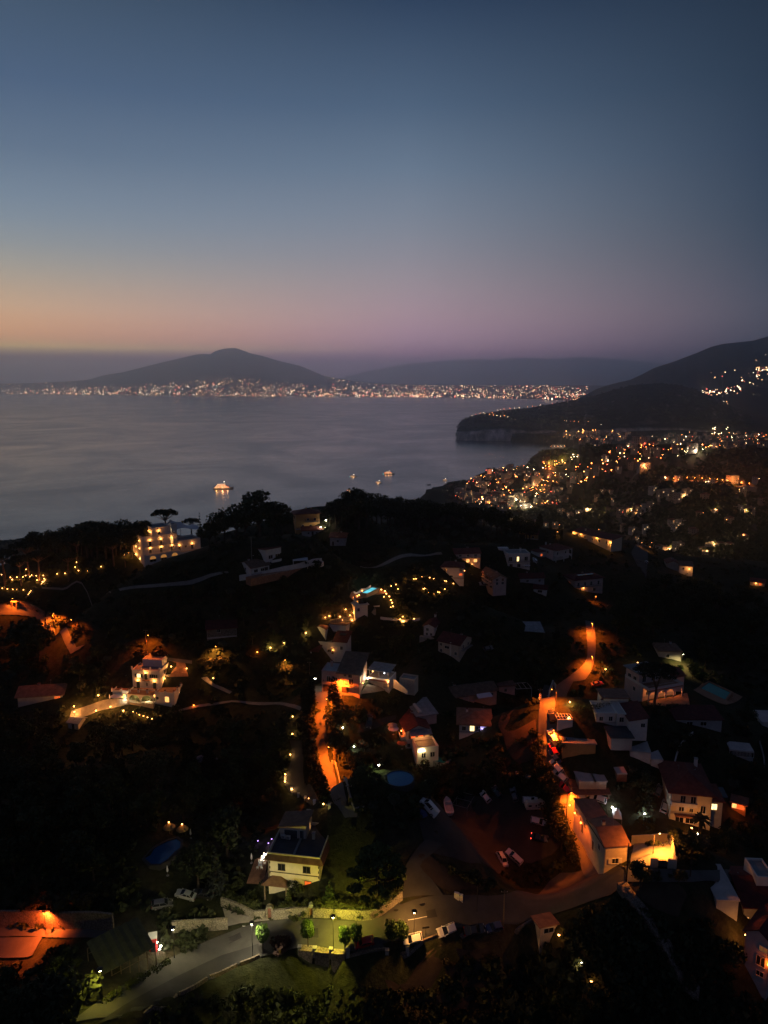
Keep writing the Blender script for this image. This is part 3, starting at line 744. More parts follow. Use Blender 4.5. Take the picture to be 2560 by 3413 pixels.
# harbour mole with its lights, over dark water
hmol = [on_z(u, v, 0) for u, v in [(1908,1478),(1880,1474),(1850,1466),(1815,1461)]]
mm = MB()
for a, b_ in zip(hmol, hmol[1:]):
    d = (b_ - a) / np.linalg.norm(b_ - a); nrm = np.array((-d[1], d[0], 0)) * 7
    a = a - d * 4
    mm.hull8([a - nrm, b_ - nrm, b_ + nrm, a + nrm], [p + np.array((0, 0, 3.0)) for p in (a - nrm, b_ - nrm, b_ + nrm, a + nrm)], CONC)
mole = tag(mm.build('harbour_mole'), 'long lit stone mole reaching into the dark harbour bay', 'mole')
for k in range(9):
    t = k / 8 * (len(hmol) - 1.001); i = int(t); P = hmol[i] * (1 - t + i) + hmol[i + 1] * (t - i) + np.array((0, 0, 2.9))
    o = town_light(0, 0, 0, .75, 'small warm lamp standing on the harbour mole', 'lamps on the harbour mole', P)
    if k % 3 == 1: light('POINT', o, (0, 0, 12), 14000, (1, .42, .12), 1.0)
fq = [on_z(u, v, 0) for u, v in [(1838,1495),(1882,1495),(1884,1484),(1842,1484)]]
qm = MB(); qm.hull8(fq, [p + np.array((0, 0, 2.5)) for p in fq], CONC)
tag(qm.build('ferry_pier'), 'short lit ferry pier below the harbour mole', 'pier')
for k in range(5):
    P = fq[0] + (fq[1] - fq[0]) * (k / 4) + np.array((0, 4, 2.4))
    o = town_light(0, 0, 1 if k % 2 else 0, .8, 'small lamp standing on the ferry pier', 'lamps on the ferry pier', P)
    if k in (1, 3): light('POINT', o, (0, 0, 12), 12000, (1, .5, .2), 1.0)

# lights on the headland, on its brow and along its cliff road
def head_pt(u, v):
    best = None; bd = 1e9
    for k in range(2, 68):
        i = int(np.argmin(np.abs(HU - u)))
        for ii in range(max(0, i - 6), min(len(HU), i + 7)):
            q = proj(HG[k, ii]); dd = (q[0] - u) ** 2 + 2 * (q[1] - v) ** 2
            if dd < bd: bd = dd; best = HG[k, ii]
    return best + np.array((0, 0, -1))
HL = [(1572,1389),(1585,1386),(1600,1383),(1612,1380),(1660,1367),(1668,1366),(1677,1366),(1700,1364),(1715,1363),(1730,1362),(1757,1360),(1775,1359),(1632,1387),(1645,1388),(1655,1390),(1668,1393),(1680,1392),(1692,1394),(1640,1382),(1880,1407),(1890,1409),(1900,1410),(1912,1411),(1930,1412),(1960,1414),(2005,1420),(1800,1356),(1840,1352)]
for u, v in HL:
    P = head_pt(u, v); o = town_light(0, 0, rng.choice([0, 1, 2, 3]), .8, 'tiny warm light on the brow of the dark headland' if u < 1860 else 'tiny light along the cliff road of the dark headland', 'lights on the headland brow' if u < 1860 else 'lights of the cliff road', P)
for k in range(14):
    u = rng.uniform(1575, 1800); v = float(np.interp(u, [1575, 1700, 1800], [1391, 1370, 1361])) + rng.uniform(0, 6)
    P = head_pt(u, v); o = link('town_building', TP[rng.choice([0, 4, 7, 10])], None, P, R(rng.uniform(-60, 60)))
    tag(o, 'tiny villa with lit windows on the brow of the dark headland', 'building', 'villas on the headland brow')
# villages on the flank of the mountain behind
ml = MB()
for poly_, n_ in [([(1975,1292),(2150,1300),(2290,1296),(2330,1283),(2280,1292),(2120,1286)], 0)]: pass
def sheet_lights(name, label, spots, r, yd):
    q = MB()
    for u, v in spots:
        P = on_dist(u, v, yd(u, v))
        q.add(*octa(P, r * rng.choice([.7, 1, 1, 1.5])), rng.choice([F_MATS[0], F_MATS[0], F_MATS[1], F_MATS[3], F_MATS[2]]))
    return struct(q.build(name), 'stuff', label, 'village lights')
sp1 = []
for k in range(95):
    u = rng.uniform(2255, 2470); sp1.append((u, 1322 - (u - 2255) * .115 + rng.gauss(0, 6)))
for k in range(40):
    u = rng.uniform(2400, 2560); sp1.append((u, 1352 + (u - 2400) * .25 + rng.gauss(0, 8)))
for k in range(26): sp1.append((rng.uniform(2520, 2560), 1230 + rng.gauss(0, 14)))
for k in range(16): sp1.append((rng.uniform(2360, 2560), rng.uniform(1230, 1290)))
sheet_lights('village_lights', 'scattered village lights in the gap between headland and mountain', sp1, 2.6, lambda u, v: 5350 if v > 1300 else 5400)

# houses dotted over the dark slope across the valley
HSP = [(1785,1750),(1820,1752),(1850,1756),(1730,1742),(1710,1736),(1760,1748),(2010,1640),(2035,1642),(1990,1660),(2030,1700),(2050,1672),(2070,1712),(2095,1706),(2130,1695),(2155,1692),(2170,1690),(2140,1712),(2250,1660),(2265,1665),(2260,1658),(2290,1650),(2205,1655),(2235,1652),(2180,1635),(2215,1600),(2260,1603),(2365,1612),(2120,1717),(2240,1745),(2270,1745),(2258,1760),(2310,1775),(2330,1718),(2380,1710),(2430,1738),(2460,1700),(2480,1795),(2540,1670),(2110,1770),(2080,1760),(2160,1765),(2200,1832),(2220,1836),(2260,1830),(2340,1838),(2370,1825),(2400,1820),(2430,1822),(2350,1850),(2130,1800),(2470,1640),(1960,1705),(1930,1712),(1900,1720),(1870,1712),(2350,1660),(2520,1600),(2500,1710)]
for k, (u, v) in enumerate(HSP):
    P = at_plain(u, v)
    if P is None: continue
    o = link('hillside_house', TP[rng.choice([0, 4, 7, 9, 10])], None, P, R(rng.uniform(-50, 50)), rng.uniform(.75, 1.0))
    tag(o, 'small pale house on the dark slope across the valley', 'house', 'houses on the slope across the valley')
    if rng.random() < .8:
        for q in range(rng.choice([1, 1, 2, 3])):
            l_ = town_light(u + rng.uniform(-14, 14), v + rng.uniform(1, 5), rng.choices([0, 1, 2, 3], [40, 34, 12, 14])[0], 1.0, 'small outdoor light beside a house on the dark slope across the valley', 'outdoor lights across the valley')
            if q == 0 and l_ is not None and k % 3 == 0: light('POINT', l_, (0, 0, 11), 12000, (1, .55, .2), .8)
# the long orange lit road on that slope, with the tall lit villa at its end
rp = [at_plain(u, v) for u, v in [(2245,1606),(2290,1603),(2340,1605),(2390,1609),(2425,1613),(2470,1617),(2525,1625)]]
rp = [p for p in rp if p is not None]
rm = MB()
for a, b_ in zip(rp, rp[1:]):
    d = (b_ - a) / np.linalg.norm(b_ - a); q = np.array((-d[1], d[0], 0)) * 5
    rm.hull8([a - q + (0,0,-9), b_ - q + (0,0,-9), b_ + q + (0,0,-9), a + q + (0,0,-9)], [a - q + (0,0,1.2), b_ - q + (0,0,1.2), b_ + q + (0,0,1.2), a + q + (0,0,1.2)], CONC)
struct(rm.build('valley_road'))
for k, (a, b_) in enumerate(zip(rp, rp[1:])):
    for t in (0, .5):
        P = a * (1 - t) + b_ * t + np.array((0, 0, 1))
        o = town_light(0, 0, 3, 1.0, 'small orange street light along the lit road across the valley', 'street lights of the road across the valley', P)
        light('POINT', o, (0, 0, 7), 9000, (1, .2, .03), .8)
P = at_plain(2440, 1610)
if P is not None:
    o = tag(link('hillside_house', TP[2], None, P, R(15), .9), 'tall villa glowing orange at the end of the lit road across the valley', 'house')
    light('POINT', o, (-6, -16, 8), 26000, (1, .28, .05), .8)

# ---------------------------------------------------------------- woodland beyond counting, on the plain, slope and headland
def clump_field(spots, rmin, rmax, nq, seed, sq=.8):
    q = np.random.default_rng(seed); n = len(spots)
    S = np.asarray(spots); r = q.uniform(rmin, rmax, n)
    c = np.repeat(S, nq, 0); rr = np.repeat(r, nq)
    d = q.normal(size=(n * nq, 3)); d /= np.linalg.norm(d, axis=1)[:, None]; d[:, 2] = np.abs(d[:, 2]) * .95
    rad = q.uniform(.55, 1.0, n * nq)[:, None]
    ctr = c + d * rad * rr[:, None] * np.array((1, 1, sq)) + np.array((0, 0, .25)) * rr[:, None]
    a = q.normal(size=(n * nq, 3)); a /= np.linalg.norm(a, axis=1)[:, None]
    b = np.cross(a, q.normal(size=(n * nq, 3))); b /= np.linalg.norm(b, axis=1)[:, None]
    s = (rr * q.uniform(.28, .5, n * nq))[:, None]
    V = np.stack([ctr - a * s - b * s * .6, ctr + a * s - b * s * .7, ctr + a * s * .8 + b * s * .7, ctr - a * s * .9 + b * s * .6], 1).reshape(-1, 3)
    return V, np.arange(n * nq * 4).reshape(-1, 4)
ws = []
t_ = 0
while len(ws) < 5200 and t_ < 60000:
    t_ += 1
    u, v = rng.uniform(1480, 2620), rng.uniform(1440, 1930)
    town = in_px(u, v, Z_CORE) or in_px(u, v, Z_BEACH)
    if town and rng.random() < .75: continue
    P = at_plain(u, v)
    if P is None: continue
    if any((P[0]-q[0])**2 + (P[1]-q[1])**2 < 13**2 for q in TOWNPOS if abs(P[0]-q[0]) < 13): continue
    ws.append(P)
V_, F_ = clump_field(ws, 2.2, 5.2, 26, 5)
struct(link('woodland', lmesh('woodland', V_, F_, L_OAK, False)), 'stuff', 'dark woodland covering the slope and plain across the valley', 'woodland')
hs = []
for k in range(2600):
    kk = rng.randrange(8, 70); ii = rng.randrange(len(HU))
    P = HG[kk, ii]
    a_, b2 = HG[min(kk + 1, 77), ii], HG[kk - 1, ii]
    sl = (a_[2] - b2[2]) / (np.hypot(a_[0] - b2[0], a_[1] - b2[1]) + 1e-6)
    if abs(sl) > 1.1: continue
    hs.append(P)
V_, F_ = clump_field(hs, 4, 9, 14, 6, .7)
struct(link('headland_scrub', lmesh('headland_scrub', V_, F_, L_OAK, False)), 'stuff', 'dark scrub and trees over the top of the headland', 'scrub')

# ================================================================ boats
HULLW = mat('white_hull', (.5, .5, .5), .5, .05, .2); DECK = mat('ship_deck', (.25, .2, .16), .7, .2, .3)
E_SHIP = emit('ship_deck_lights', (1, .55, .28), 2.2, .7); E_SHIPR = emit('ship_red_lights', (1, .16, .06), 4, .5); E_SHIPT = emit('teal_water_light', (.1, .9, .9), 3)
def hull(m, Lh, B, H, col, z0=-1.0):
    st = [(-.5, .75, 0), (-.42, .95, 0), (-.1, 1.0, 0), (.2, .95, .02), (.36, .7, .12), (.46, .32, .28), (.5, .04, .36)]
    vs = []; fs = []
    for x, w, r in st:
        zt = H * (1 + r)
        for s, (wf, z) in enumerate([(.55, z0), (.85, z0 + .4 * (zt - z0)), (1, zt)]):
            vs += [(x * Lh, -B / 2 * w * wf, z), (x * Lh, B / 2 * w * wf, z)]
    n = 6
    for i in range(len(st) - 1):
        a, b = i * n, (i + 1) * n
        fs += [(a, b, b+2, a+2), (a+2, b+2, b+4, a+4), (b+1, a+1, a+3, b+3), (b+3, a+3, a+5, b+5), (a+4, b+4, b+5, a+5), (b, a, a+1, b+1)]
    fs += [(1, 0, 2, 3), (3, 2, 4, 5)]
    return m.add(vs, fs, col)
def ship(u, v, Lh, B, decks, yaw, label, name='ship', pw=60000, teal=False, red=False):
    P = on_z(u, v, 0); t = thing(name, label, 'ship' if decks > 1 else 'boat', P, R(yaw))
    q = MB(); hull(q, Lh, B, .07 * Lh, HULLW); q.build('hull', t)
    z = .07 * Lh; Wd = B * .8
    for k in range(decks):
        l0, l1 = -.44 * Lh + k * .045 * Lh, .26 * Lh - k * .075 * Lh; hh = max(.045 * Lh, 1.8)
        d = MB(); d.box(l0, l1, -Wd/2 + k*.3, Wd/2 - k*.3, z, z + hh * .8, HULLW); d.box(l0 - .4, l1 + .8, -Wd/2 - .3 + k*.3, Wd/2 + .3 - k*.3, z + hh * .8, z + hh, DECK)
        dk = d.build('deckhouse', t)
        w = MB(); nn = max(4, int((l1 - l0) / max(1.6, Lh * .04)))
        for i in range(nn):
            x = l0 + (i + .5) * (l1 - l0) / nn; ww = (l1 - l0) / nn * .36
            em = E_SHIPR if red and rng.random() < .35 else E_SHIP
            for s in (-1, 1):
                y = s * (Wd/2 - k*.3)
                w.box(x - ww, x + ww, min(y, y + s*.12), max(y, y + s*.12), z + hh*.2, z + hh*.65, em)
        w.build('window_row', dk)
        z += hh
    d = MB(); d.tube((.05*Lh, 0, z - .2), (.05*Lh, 0, z + .16*Lh), .02*Lh*.4, .05, HULLW, 6); d.box(.045*Lh, .055*Lh, -.08*Lh, .08*Lh, z + .07*Lh, z + .08*Lh, HULLW)
    d.ball((.05*Lh, 0, z + .165*Lh), max(.008*Lh, .35), E_WHITE, 6, 4)
    d.build('mast', t)
    if decks > 1:
        d = MB(); d.box(-.3*Lh, .1*Lh, -Wd*.28, Wd*.28, z + .028*Lh, z + .036*Lh, E_SHIP)
        for x in (-.28, -.1, .08):
            for s in (-1, 1): d.tube((x*Lh, s*Wd*.24, z - .1), (x*Lh, s*Wd*.24, z + .03*Lh), .15, .15, HULLW, 5)
        d.build('lit_awning', t)
        d = MB(); d.tube((-.2*Lh, 0, z - .1), (-.22*Lh, 0, z + .025*Lh), .03*Lh, .024*Lh, HULLW, 10); d.build('funnel', t)
    if teal:
        d = MB(); d.box(-.56*Lh, -.5*Lh, -B*.25, B*.25, .1, .5, E_SHIPT); d.build('stern_light', t)
    pw *= .035
    light('POINT', t, (-.05*Lh, -B, z * .55), pw, (1, .5, .18), 1.2)
    if decks > 1: light('POINT', t, (-.35*Lh, -B, z * .45), pw * .7, (1, .45, .12), 1.2); light('POINT', t, (.2*Lh, -B, z * .5), pw * .4, (1, .5, .2), 1.2)
    return t
ship(745, 1629, 56, 12, 3, 14, 'brightly lit cruise ship with rows of glowing decks, largest vessel on the bay', 'cruise_ship', 110000, red=True)
ship(1178, 1589, 22, 6, 1, 5, 'small lit yacht with a teal light at its stern', 'motor_yacht', 16000, teal=True)
ship(1297, 1580, 36, 8, 2, 4, 'mid sized lit yacht nearest the town shore with a teal stern light', 'motor_yacht', 22000, teal=True, red=True)
ship(1263, 1609, 20, 6, 1, -20, 'small lit yacht with a warm glow lying below the other yachts', 'motor_yacht', 18000)
ship(1162, 1636, 16, 5, 1, 40, 'small red lit boat half hidden by the treetops', 'motor_yacht', 8000, red=True)
ship(1484, 1601, 16, 4.5, 1, 15, 'tiny boat with a violet light off the town shore', 'motor_yacht', 3000)
def sail(u, v, Ls, label):
    P = on_z(u, v, 0); t = thing('sailing_boat', label, 'boat', P, R(20)); q = MB(); hull(q, Ls, Ls*.28, .08*Ls, HULLW); q.build('hull', t)
    q = MB(); q.box(-.3*Ls, .1*Ls, -.08*Ls, .08*Ls, .08*Ls, .13*Ls, HULLW); q.build('cabin', t)
    q = MB(); q.tube((.05*Ls, 0, .08*Ls), (.05*Ls, 0, 1.3*Ls), .1, .06, GALV, 5); q.tube((.05*Ls, 0, .25*Ls), (-.35*Ls, 0, .25*Ls), .08, .08, GALV, 5); q.build('mast', t)
sail(1430, 1616, 15, 'dark sailing boat with a bare mast anchored off the town')
sail(1492, 1627, 11, 'second bare masted sailing boat anchored close to the town cliffs')
# ================================================================ house building kit
_WC = {}
def win_mesh(w, h, shut, frame, lit):
    key = (round(w, 2), round(h, 2), shut.name if shut else '', frame.name)
    if key not in _WC:
        m = MB(); t = .09
        m.box(-w/2 - t, w/2 + t, -.07, .05, h/2, h/2 + t, frame); m.box(-w/2 - t - .05, w/2 + t + .05, -.13, .05, -h/2 - t, -h/2, frame)
        m.box(-w/2 - t, -w/2, -.07, .05, -h/2, h/2, frame); m.box(w/2, w/2 + t, -.07, .05, -h/2, h/2, frame)
        m.box(-.035, .035, -.05, .045, -h/2, h/2, frame)
        if shut:
            sw = w * .52
            for s in (-1, 1):
                x = s * (w/2 + t + sw/2 + .02); m.box(x - sw/2, x + sw/2, -.10, -.03, -h/2, h/2, shut)
        p = MB(); p.box(-w/2, w/2, -.022, .03, -h/2, h/2, GLASS)
        _WC[key] = (m.mesh('window'), p.mesh('pane'))
    return _WC[key]
_PC = {}
def pane_lit(me, m):
    k = (me.name, m.name)
    if k not in _PC:
        c = me.copy(); c.materials.clear(); c.materials.append(m); _PC[k] = c
    return _PC[k]
ROT = {'f': 0, 'r': math.pi/2, 'b': math.pi, 'l': -math.pi/2}
class House:
    def __init__(s, name, label, uL, vL, uR, vR, ve, depth, cat='house', wall=WHITE, group=None, base=None, H=None, W=None, lift=0):
        mid = at((uL + uR)/2, (vL + vR)/2); z0 = mid[2] + lift
        A = on_z(uL, vL, z0); B = on_z(uR, vR, z0)
        s.yaw = math.atan2(B[1] - A[1], B[0] - A[0]); s.W = W or float(np.linalg.norm(B - A)); s.D = depth
        s.H = H or height_at(A, ve); s.o = A; s.wall = wall
        s.t = thing(name, label, cat, A, s.yaw, group); s.boxes = []; s.sc = FP / proj(A)[2]
        s.last = None
    def world(s, x, y, z):
        c, q = math.cos(s.yaw), math.sin(s.yaw); return np.array((s.o[0] + c*x - q*y, s.o[1] + q*x + c*y, s.o[2] + z))
    def local(s, u, v, z=0):
        P = on_z(u, v, s.o[2] + z) - s.o; c, q = math.cos(s.yaw), math.sin(s.yaw); return c*P[0] + q*P[1], -q*P[0] + c*P[1]
    def vol(s, x0=0, x1=None, y0=0, y1=None, z0=-3.5, z1=None, wall=None, roof=None, rm=None, over=.5, rise=None, name='wall', ridge='x'):
        x1 = s.W if x1 is None else x1; y1 = s.D if y1 is None else y1; z1 = s.H if z1 is None else z1; wall = wall or s.wall
        m = MB(); m.box(x0, x1, y0, y1, z0, z1, wall)
        s.boxes.append((x0, x1, y0, y1, z0, z1)); s.last = (x0, x1, y0, y1, z0, z1)
        w, d = x1 - x0, y1 - y0; e = over; th = .22
        r = MB(); rm = rm or REDTILE
        def slab(q):   # sloping roof plane of thickness th
            r.hull8(q, [(a, b, c + th) for a, b, c in q], rm)
        if roof == 'flat':
            p = .22; ph = rise or .55
            r.box(x0 + p, x1 - p, y0 + p, y1 - p, z1, z1 + .1, rm)
            for a in ((x0, x1, y0, y0 + p), (x0, x1, y1 - p, y1), (x0, x0 + p, y0 + p, y1 - p), (x1 - p, x1, y0 + p, y1 - p)): m.box(*a, z1 + .001, z1 + ph, wall)
        elif roof == 'slab':
            r.box(x0 - e, x1 + e, y0 - e, y1 + e, z1, z1 + .28, rm)
        elif roof == 'gable':
            h = rise or .2 * (d if ridge == 'x' else w)
            if ridge == 'x':
                ym = (y0 + y1)/2; k = h / (d/2)
                slab([(x0 - e, y0 - e, z1 - e*k), (x1 + e, y0 - e, z1 - e*k), (x1 + e, ym, z1 + h), (x0 - e, ym, z1 + h)])
                slab([(x0 - e, ym, z1 + h), (x1 + e, ym, z1 + h), (x1 + e, y1 + e, z1 - e*k), (x0 - e, y1 + e, z1 - e*k)])
                for x in (x0, x1 - .2): m.add([(x, y0, z1), (x + .2, y0, z1), (x + .2, y1, z1), (x, y1, z1), (x, ym, z1 + h - .01), (x + .2, ym, z1 + h - .01)], [(0,1,5,4),(1,2,5),(2,3,4,5),(3,0,4)], wall)
            else:
                xm = (x0 + x1)/2; k = h / (w/2)
                slab([(x0 - e, y0 - e, z1 - e*k), (xm, y0 - e, z1 + h), (xm, y1 + e, z1 + h), (x0 - e, y1 + e, z1 - e*k)])
                slab([(xm, y0 - e, z1 + h), (x1 + e, y0 - e, z1 - e*k), (x1 + e, y1 + e, z1 - e*k), (xm, y1 + e, z1 + h)])
                for y in (y0, y1 - .2): m.add([(x0, y, z1), (x0, y + .2, z1), (x1, y + .2, z1), (x1, y, z1), (xm, y, z1 + h - .01), (xm, y + .2, z1 + h - .01)], [(0,4,5,1),(1,5,2),(2,5,4,3),(3,4,0)], wall)
        elif roof == 'hip':
            h = rise or .2 * min(w, d); a, b, c, dd = x0 - e, x1 + e, y0 - e, y1 + e
            k = min(w, d)/2 + e
            if w >= d: R0, R1 = (a + k, (c + dd)/2, z1 + h), (b - k, (c + dd)/2, z1 + h)
            else: R0, R1 = ((a + b)/2, c + k, z1 + h), ((a + b)/2, dd - k, z1 + h)
            zz = z1 - .12
            vs = [(a, c, zz), (b, c, zz), (b, dd, zz), (a, dd, zz), (a, c, z1 + .1), (b, c, z1 + .1), (b, dd, z1 + .1), (a, dd, z1 + .1), R0, R1]
            fs = [(3,2,1,0), (0,1,5,4), (1,2,6,5), (2,3,7,6), (3,0,4,7)]
            fs += [(4,5,9,8), (5,6,9), (6,7,8,9), (7,4,8)] if w >= d else [(4,5,8), (5,6,9,8), (6,7,9), (7,4,8,9)]
            r.add(vs, fs, rm)
        elif roof in ('monof', 'monob', 'monol', 'monor'):   # low side front / back / left / right
            h = rise or 1.6
            zf = {'monof': (0, h), 'monob': (h, 0)}.get(roof)
            if zf:
                k = (zf[1] - zf[0]) / d
                slab([(x0 - e, y0 - e, z1 + zf[0] - e*k + .01), (x1 + e, y0 - e, z1 + zf[0] - e*k + .01), (x1 + e, y1 + e, z1 + zf[1] + e*k + .01), (x0 - e, y1 + e, z1 + zf[1] + e*k + .01)])
                m.hull8([(x0, y0, z1), (x1, y0, z1), (x1, y1, z1), (x0, y1, z1)], [(x0, y0, z1 + zf[0] + .002), (x1, y0, z1 + zf[0] + .002), (x1, y1, z1 + zf[1] + .002), (x0, y1, z1 + zf[1] + .002)], wall)
            else:
                zl, zr = (0, h) if roof == 'monol' else (h, 0); k = (zr - zl) / w
                slab([(x0 - e, y0 - e, z1 + zl - e*k + .01), (x1 + e, y0 - e, z1 + zr + e*k + .01), (x1 + e, y1 + e, z1 + zr + e*k + .01), (x0 - e, y1 + e, z1 + zl - e*k + .01)])
                m.hull8([(x0, y0, z1), (x1, y0, z1), (x1, y1, z1), (x0, y1, z1)], [(x0, y0, z1 + zl + .002), (x1, y0, z1 + zr + .002), (x1, y1, z1 + zr + .002), (x0, y1, z1 + zl + .002)], wall)
        s.wpart = m.build(name, s.t)
        s.rpart = r.build('roof', s.t) if r.v else None
        return s
    def face(s, f, a, z, out=.0):
        """a: 0..1 along the face of the last volume, seen from outside, left to right"""
        x0, x1, y0, y1, z0, z1 = s.last
        return {'f': (x0 + a*(x1 - x0), y0 - out, z), 'r': (x1 + out, y0 + a*(y1 - y0), z), 'b': (x1 - a*(x1 - x0), y1 + out, z), 'l': (x0 - out, y1 - a*(y1 - y0), z)}[f]
    def win(s, f, a, z, w=1.1, h=1.3, lit=None, shut=None, frame=None, name='window'):
        fm, pm = win_mesh(w, h, shut, frame or FRAME, lit)
        o = link(name, fm, s.t, s.face(f, a, z + h/2, .02), ROT[f])
        link('pane', pm if lit is None else pane_lit(pm, lit), o)
        return o
    def wins(s, f, al, z, **k):
        for a in al: s.win(f, a, z, **k)
    def door(s, f, a, z, w=1.1, h=2.2, m=None, lit=None):
        q = MB(); q.box(-w/2, w/2, -.06, .04, 0, h, m or SHUT); q.box(-w/2 - .1, -w/2, -.09, .05, 0, h + .1, FRAME); q.box(w/2, w/2 + .1, -.09, .05, 0, h + .1, FRAME)
        q.box(-w/2, w/2, -.09, .05, h, h + .1, FRAME)
        o = q.build('door', s.t, s.face(f, a, z, .02), ROT[f])
        if lit: p = MB(); p.box(-w/2 + .12, w/2 - .12, -.085, -.061, .2, h - .1, lit); p.build('pane', o)
        return o
    def lamp(s, f, a, z, power=120, col=WARM, em=None, out=.35, r=.16, spot=None):
        q = MB(); q.tube((0, .35, .05), (0, 0, .05), .03, .03, METAL, 5); q.ball((0, 0, 0), r, em or E_WARM, 8, 5)
        o = q.build('wall_lamp', s.t, s.face(f, a, z, out), ROT[f])
        if power: light('SPOT' if spot else 'POINT', o, (0, -.05, -.02), power * 2.6, col, r + .1, spot)
        return o
    def box(s, name, x0, x1, y0, y1, z0, z1, m, parent=None):
        q = MB(); q.box(x0, x1, y0, y1, z0, z1, m); return q.build(name, parent or s.t)
    def rail(s, x0, x1, y0, y1, z, m=None, h=.95, step=.6, name='railing', sides='flr', solid=False, th=.12):
        q = MB(); m = m or METAL
        seg = {'f': ((x0, y0), (x1, y0)), 'l': ((x0, y0), (x0, y1)), 'r': ((x1, y0), (x1, y1)), 'b': ((x0, y1), (x1, y1))}
        for k in sides:
            (ax, ay), (bx, by) = seg[k]
            if solid:
                if ax == bx: q.box(ax - th/2, ax + th/2, ay + th/2, by - th/2, z, z + h, m)
                else: q.box(ax - th/2, bx + th/2, ay - th/2, ay + th/2, z, z + h, m)
            else:
                Lg = math.hypot(bx - ax, by - ay); n = max(1, int(Lg / step))
                q.tube((ax, ay, z + h), (bx, by, z + h), .04, .04, m, 5); q.tube((ax, ay, z + .1), (bx, by, z + .1), .03, .03, m, 5)
                for i in range(n + 1):
                    t = i / n; q.tube((ax + t*(bx - ax), ay + t*(by - ay), z), (ax + t*(bx - ax), ay + t*(by - ay), z + h), .025, .025, m, 4)
        return q.build(name, s.t)
    def balcony(s, f, a0, a1, z, out=1.2, m=None, solid=False, wall=None):
        (x0, y0, _), (x1, y1, _) = s.face(f, a0, z), s.face(f, a1, z)
        Lg = math.hypot(x1 - x0, y1 - y0); q = MB(); q.box(0, Lg, -out, -.003, -.18, 0, wall or CONC)
        if solid: q.box(0, Lg, -out, -out + .12, 0, .9, wall or s.wall); q.box(0, .12, -out + .12, -.003, 0, .9, wall or s.wall); q.box(Lg - .12, Lg, -out + .12, -.003, 0, .9, wall or s.wall)
        o = q.build('balcony', s.t, (x0, y0, z), ROT[f])
        if not solid:
            r = MB(); mm_ = m or METAL
            for (ax, ay), (bx, by) in (((.05, -out + .05), (Lg - .05, -out + .05)), ((.05, -out + .05), (.05, 0)), ((Lg - .05, -out + .05), (Lg - .05, 0))):
                n = max(1, int(math.hypot(bx - ax, by - ay) / .3)); r.tube((ax, ay, .95), (bx, by, .95), .04, .04, mm_, 5)
                for i in range(n + 1):
                    t = i / n; r.tube((ax + t*(bx - ax), ay + t*(by - ay), 0), (ax + t*(bx - ax), ay + t*(by - ay), .95), .02, .02, mm_, 4)
            r.build('railing', o)
        return o
    def chimney(s, x, y, z, h=1.2, w=.6, m=None):
        q = MB(); q.box(-w/2, w/2, -w/2, w/2, -1.0, h, m or s.wall); q.box(-w/2 - .1, w/2 + .1, -w/2 - .1, w/2 + .1, h, h + .12, CONC)
        return q.build('chimney', s.rpart or s.t, (x, y, z))
    def arches(s, f, n, z0, h, y_in, wall=None, pier=.45, name='arcade', a0=0.0, a1=1.0):
        """open arched wall in front of the last volume's face"""
        (x0, y0, _), (x1, y1, _) = s.face(f, a0, 0), s.face(f, a1, 0); Lg = math.hypot(x1 - x0, y1 - y0)
        q = MB(); wall = wall or s.wall; bay = Lg / n; r = (bay - pier)/2; spring = max(h - r - .35, h*.35)
        for i in range(n + 1):
            xx = i * bay; w0 = pier/2
            q.box(max(0, xx - w0), min(Lg, xx + w0), -y_in, -y_in + .35, z0, z0 + h, wall)
        for i in range(n):
            c = (i + .5) * bay; K = 8; ry = min(r, h - spring - .2)
            for k in range(K):
                a0_, a1_ = math.pi * k / K, math.pi * (k + 1) / K
                p = [(c - r*math.cos(a0_), spring + ry*math.sin(a0_)), (c - r*math.cos(a1_), spring + ry*math.sin(a1_))]
                lo = [(p[0][0], -y_in, z0 + p[0][1]), (p[1][0], -y_in, z0 + p[1][1]), (p[1][0], -y_in + .35, z0 + p[1][1]), (p[0][0], -y_in + .35, z0 + p[0][1])]
                hi = [(a_, b_, z0 + h) for a_, b_, _ in lo]; q.hull8(lo, hi, wall)
        return q.build(name, s.t, (x0, y0, 0), ROT[f])
    def done(s, pad=2):
        if getattr(s, 'rpart', 0) and s.H > 2.2 and s.t['category'] in ('house', 'villa', 'guesthouse'):
            x0, x1, y0, y1, z0, z1 = s.boxes[0]; q = MB(); e = rng.uniform(.3, .8)
            q.tube((0, 0, -1.2), (0, 0, 2.6), .03, .02, GALV, 5)
            for k in range(4): q.tube((-.4 + k*.05, -.02 + k*.2, 2.5), (.4 - k*.05, -.02 + k*.2, 2.5), .012, .012, GALV, 4)
            q.tube((0, -.1, 2.5), (0, .7, 2.5), .014, .014, GALV, 4); q.build('aerial', s.rpart, (x0 + (x1-x0)*e, y0 + (y1-y0)*.5, z1 + .9))
            q = MB(); q.box(-.35, .35, -.3, .3, -1.4, 1.0, s.wall); q.box(-.45, .45, -.4, .4, 1.0, 1.12, CONC); q.box(-.3, .3, -.25, .25, 1.12, 1.35, REDTILE); q.build('chimney', s.rpart, (x0 + (x1-x0)*(1.05-e), y0 + (y1-y0)*.6, z1 + 1.0))
            q = MB(); q.tube((x1-.15, y0-.08, 0), (x1-.15, y0-.08, z1-.1), .05, .05, GALV, 6); q.tube((x0+.15, y0-.08, 0), (x0+.15, y0-.08, z1-.1), .05, .05, GALV, 6); q.box(x0, x1, y0-.02, y0-.003, 0, .55, GREYP); q.build('downpipes', s.t)
        us = []
        if DBG: print('HOUSE %-24s W%.1f H%.1f D%.1f sc%.1f yaw%.0f' % (s.t.name, s.W, s.H, s.D, s.sc, math.degrees(s.yaw)))
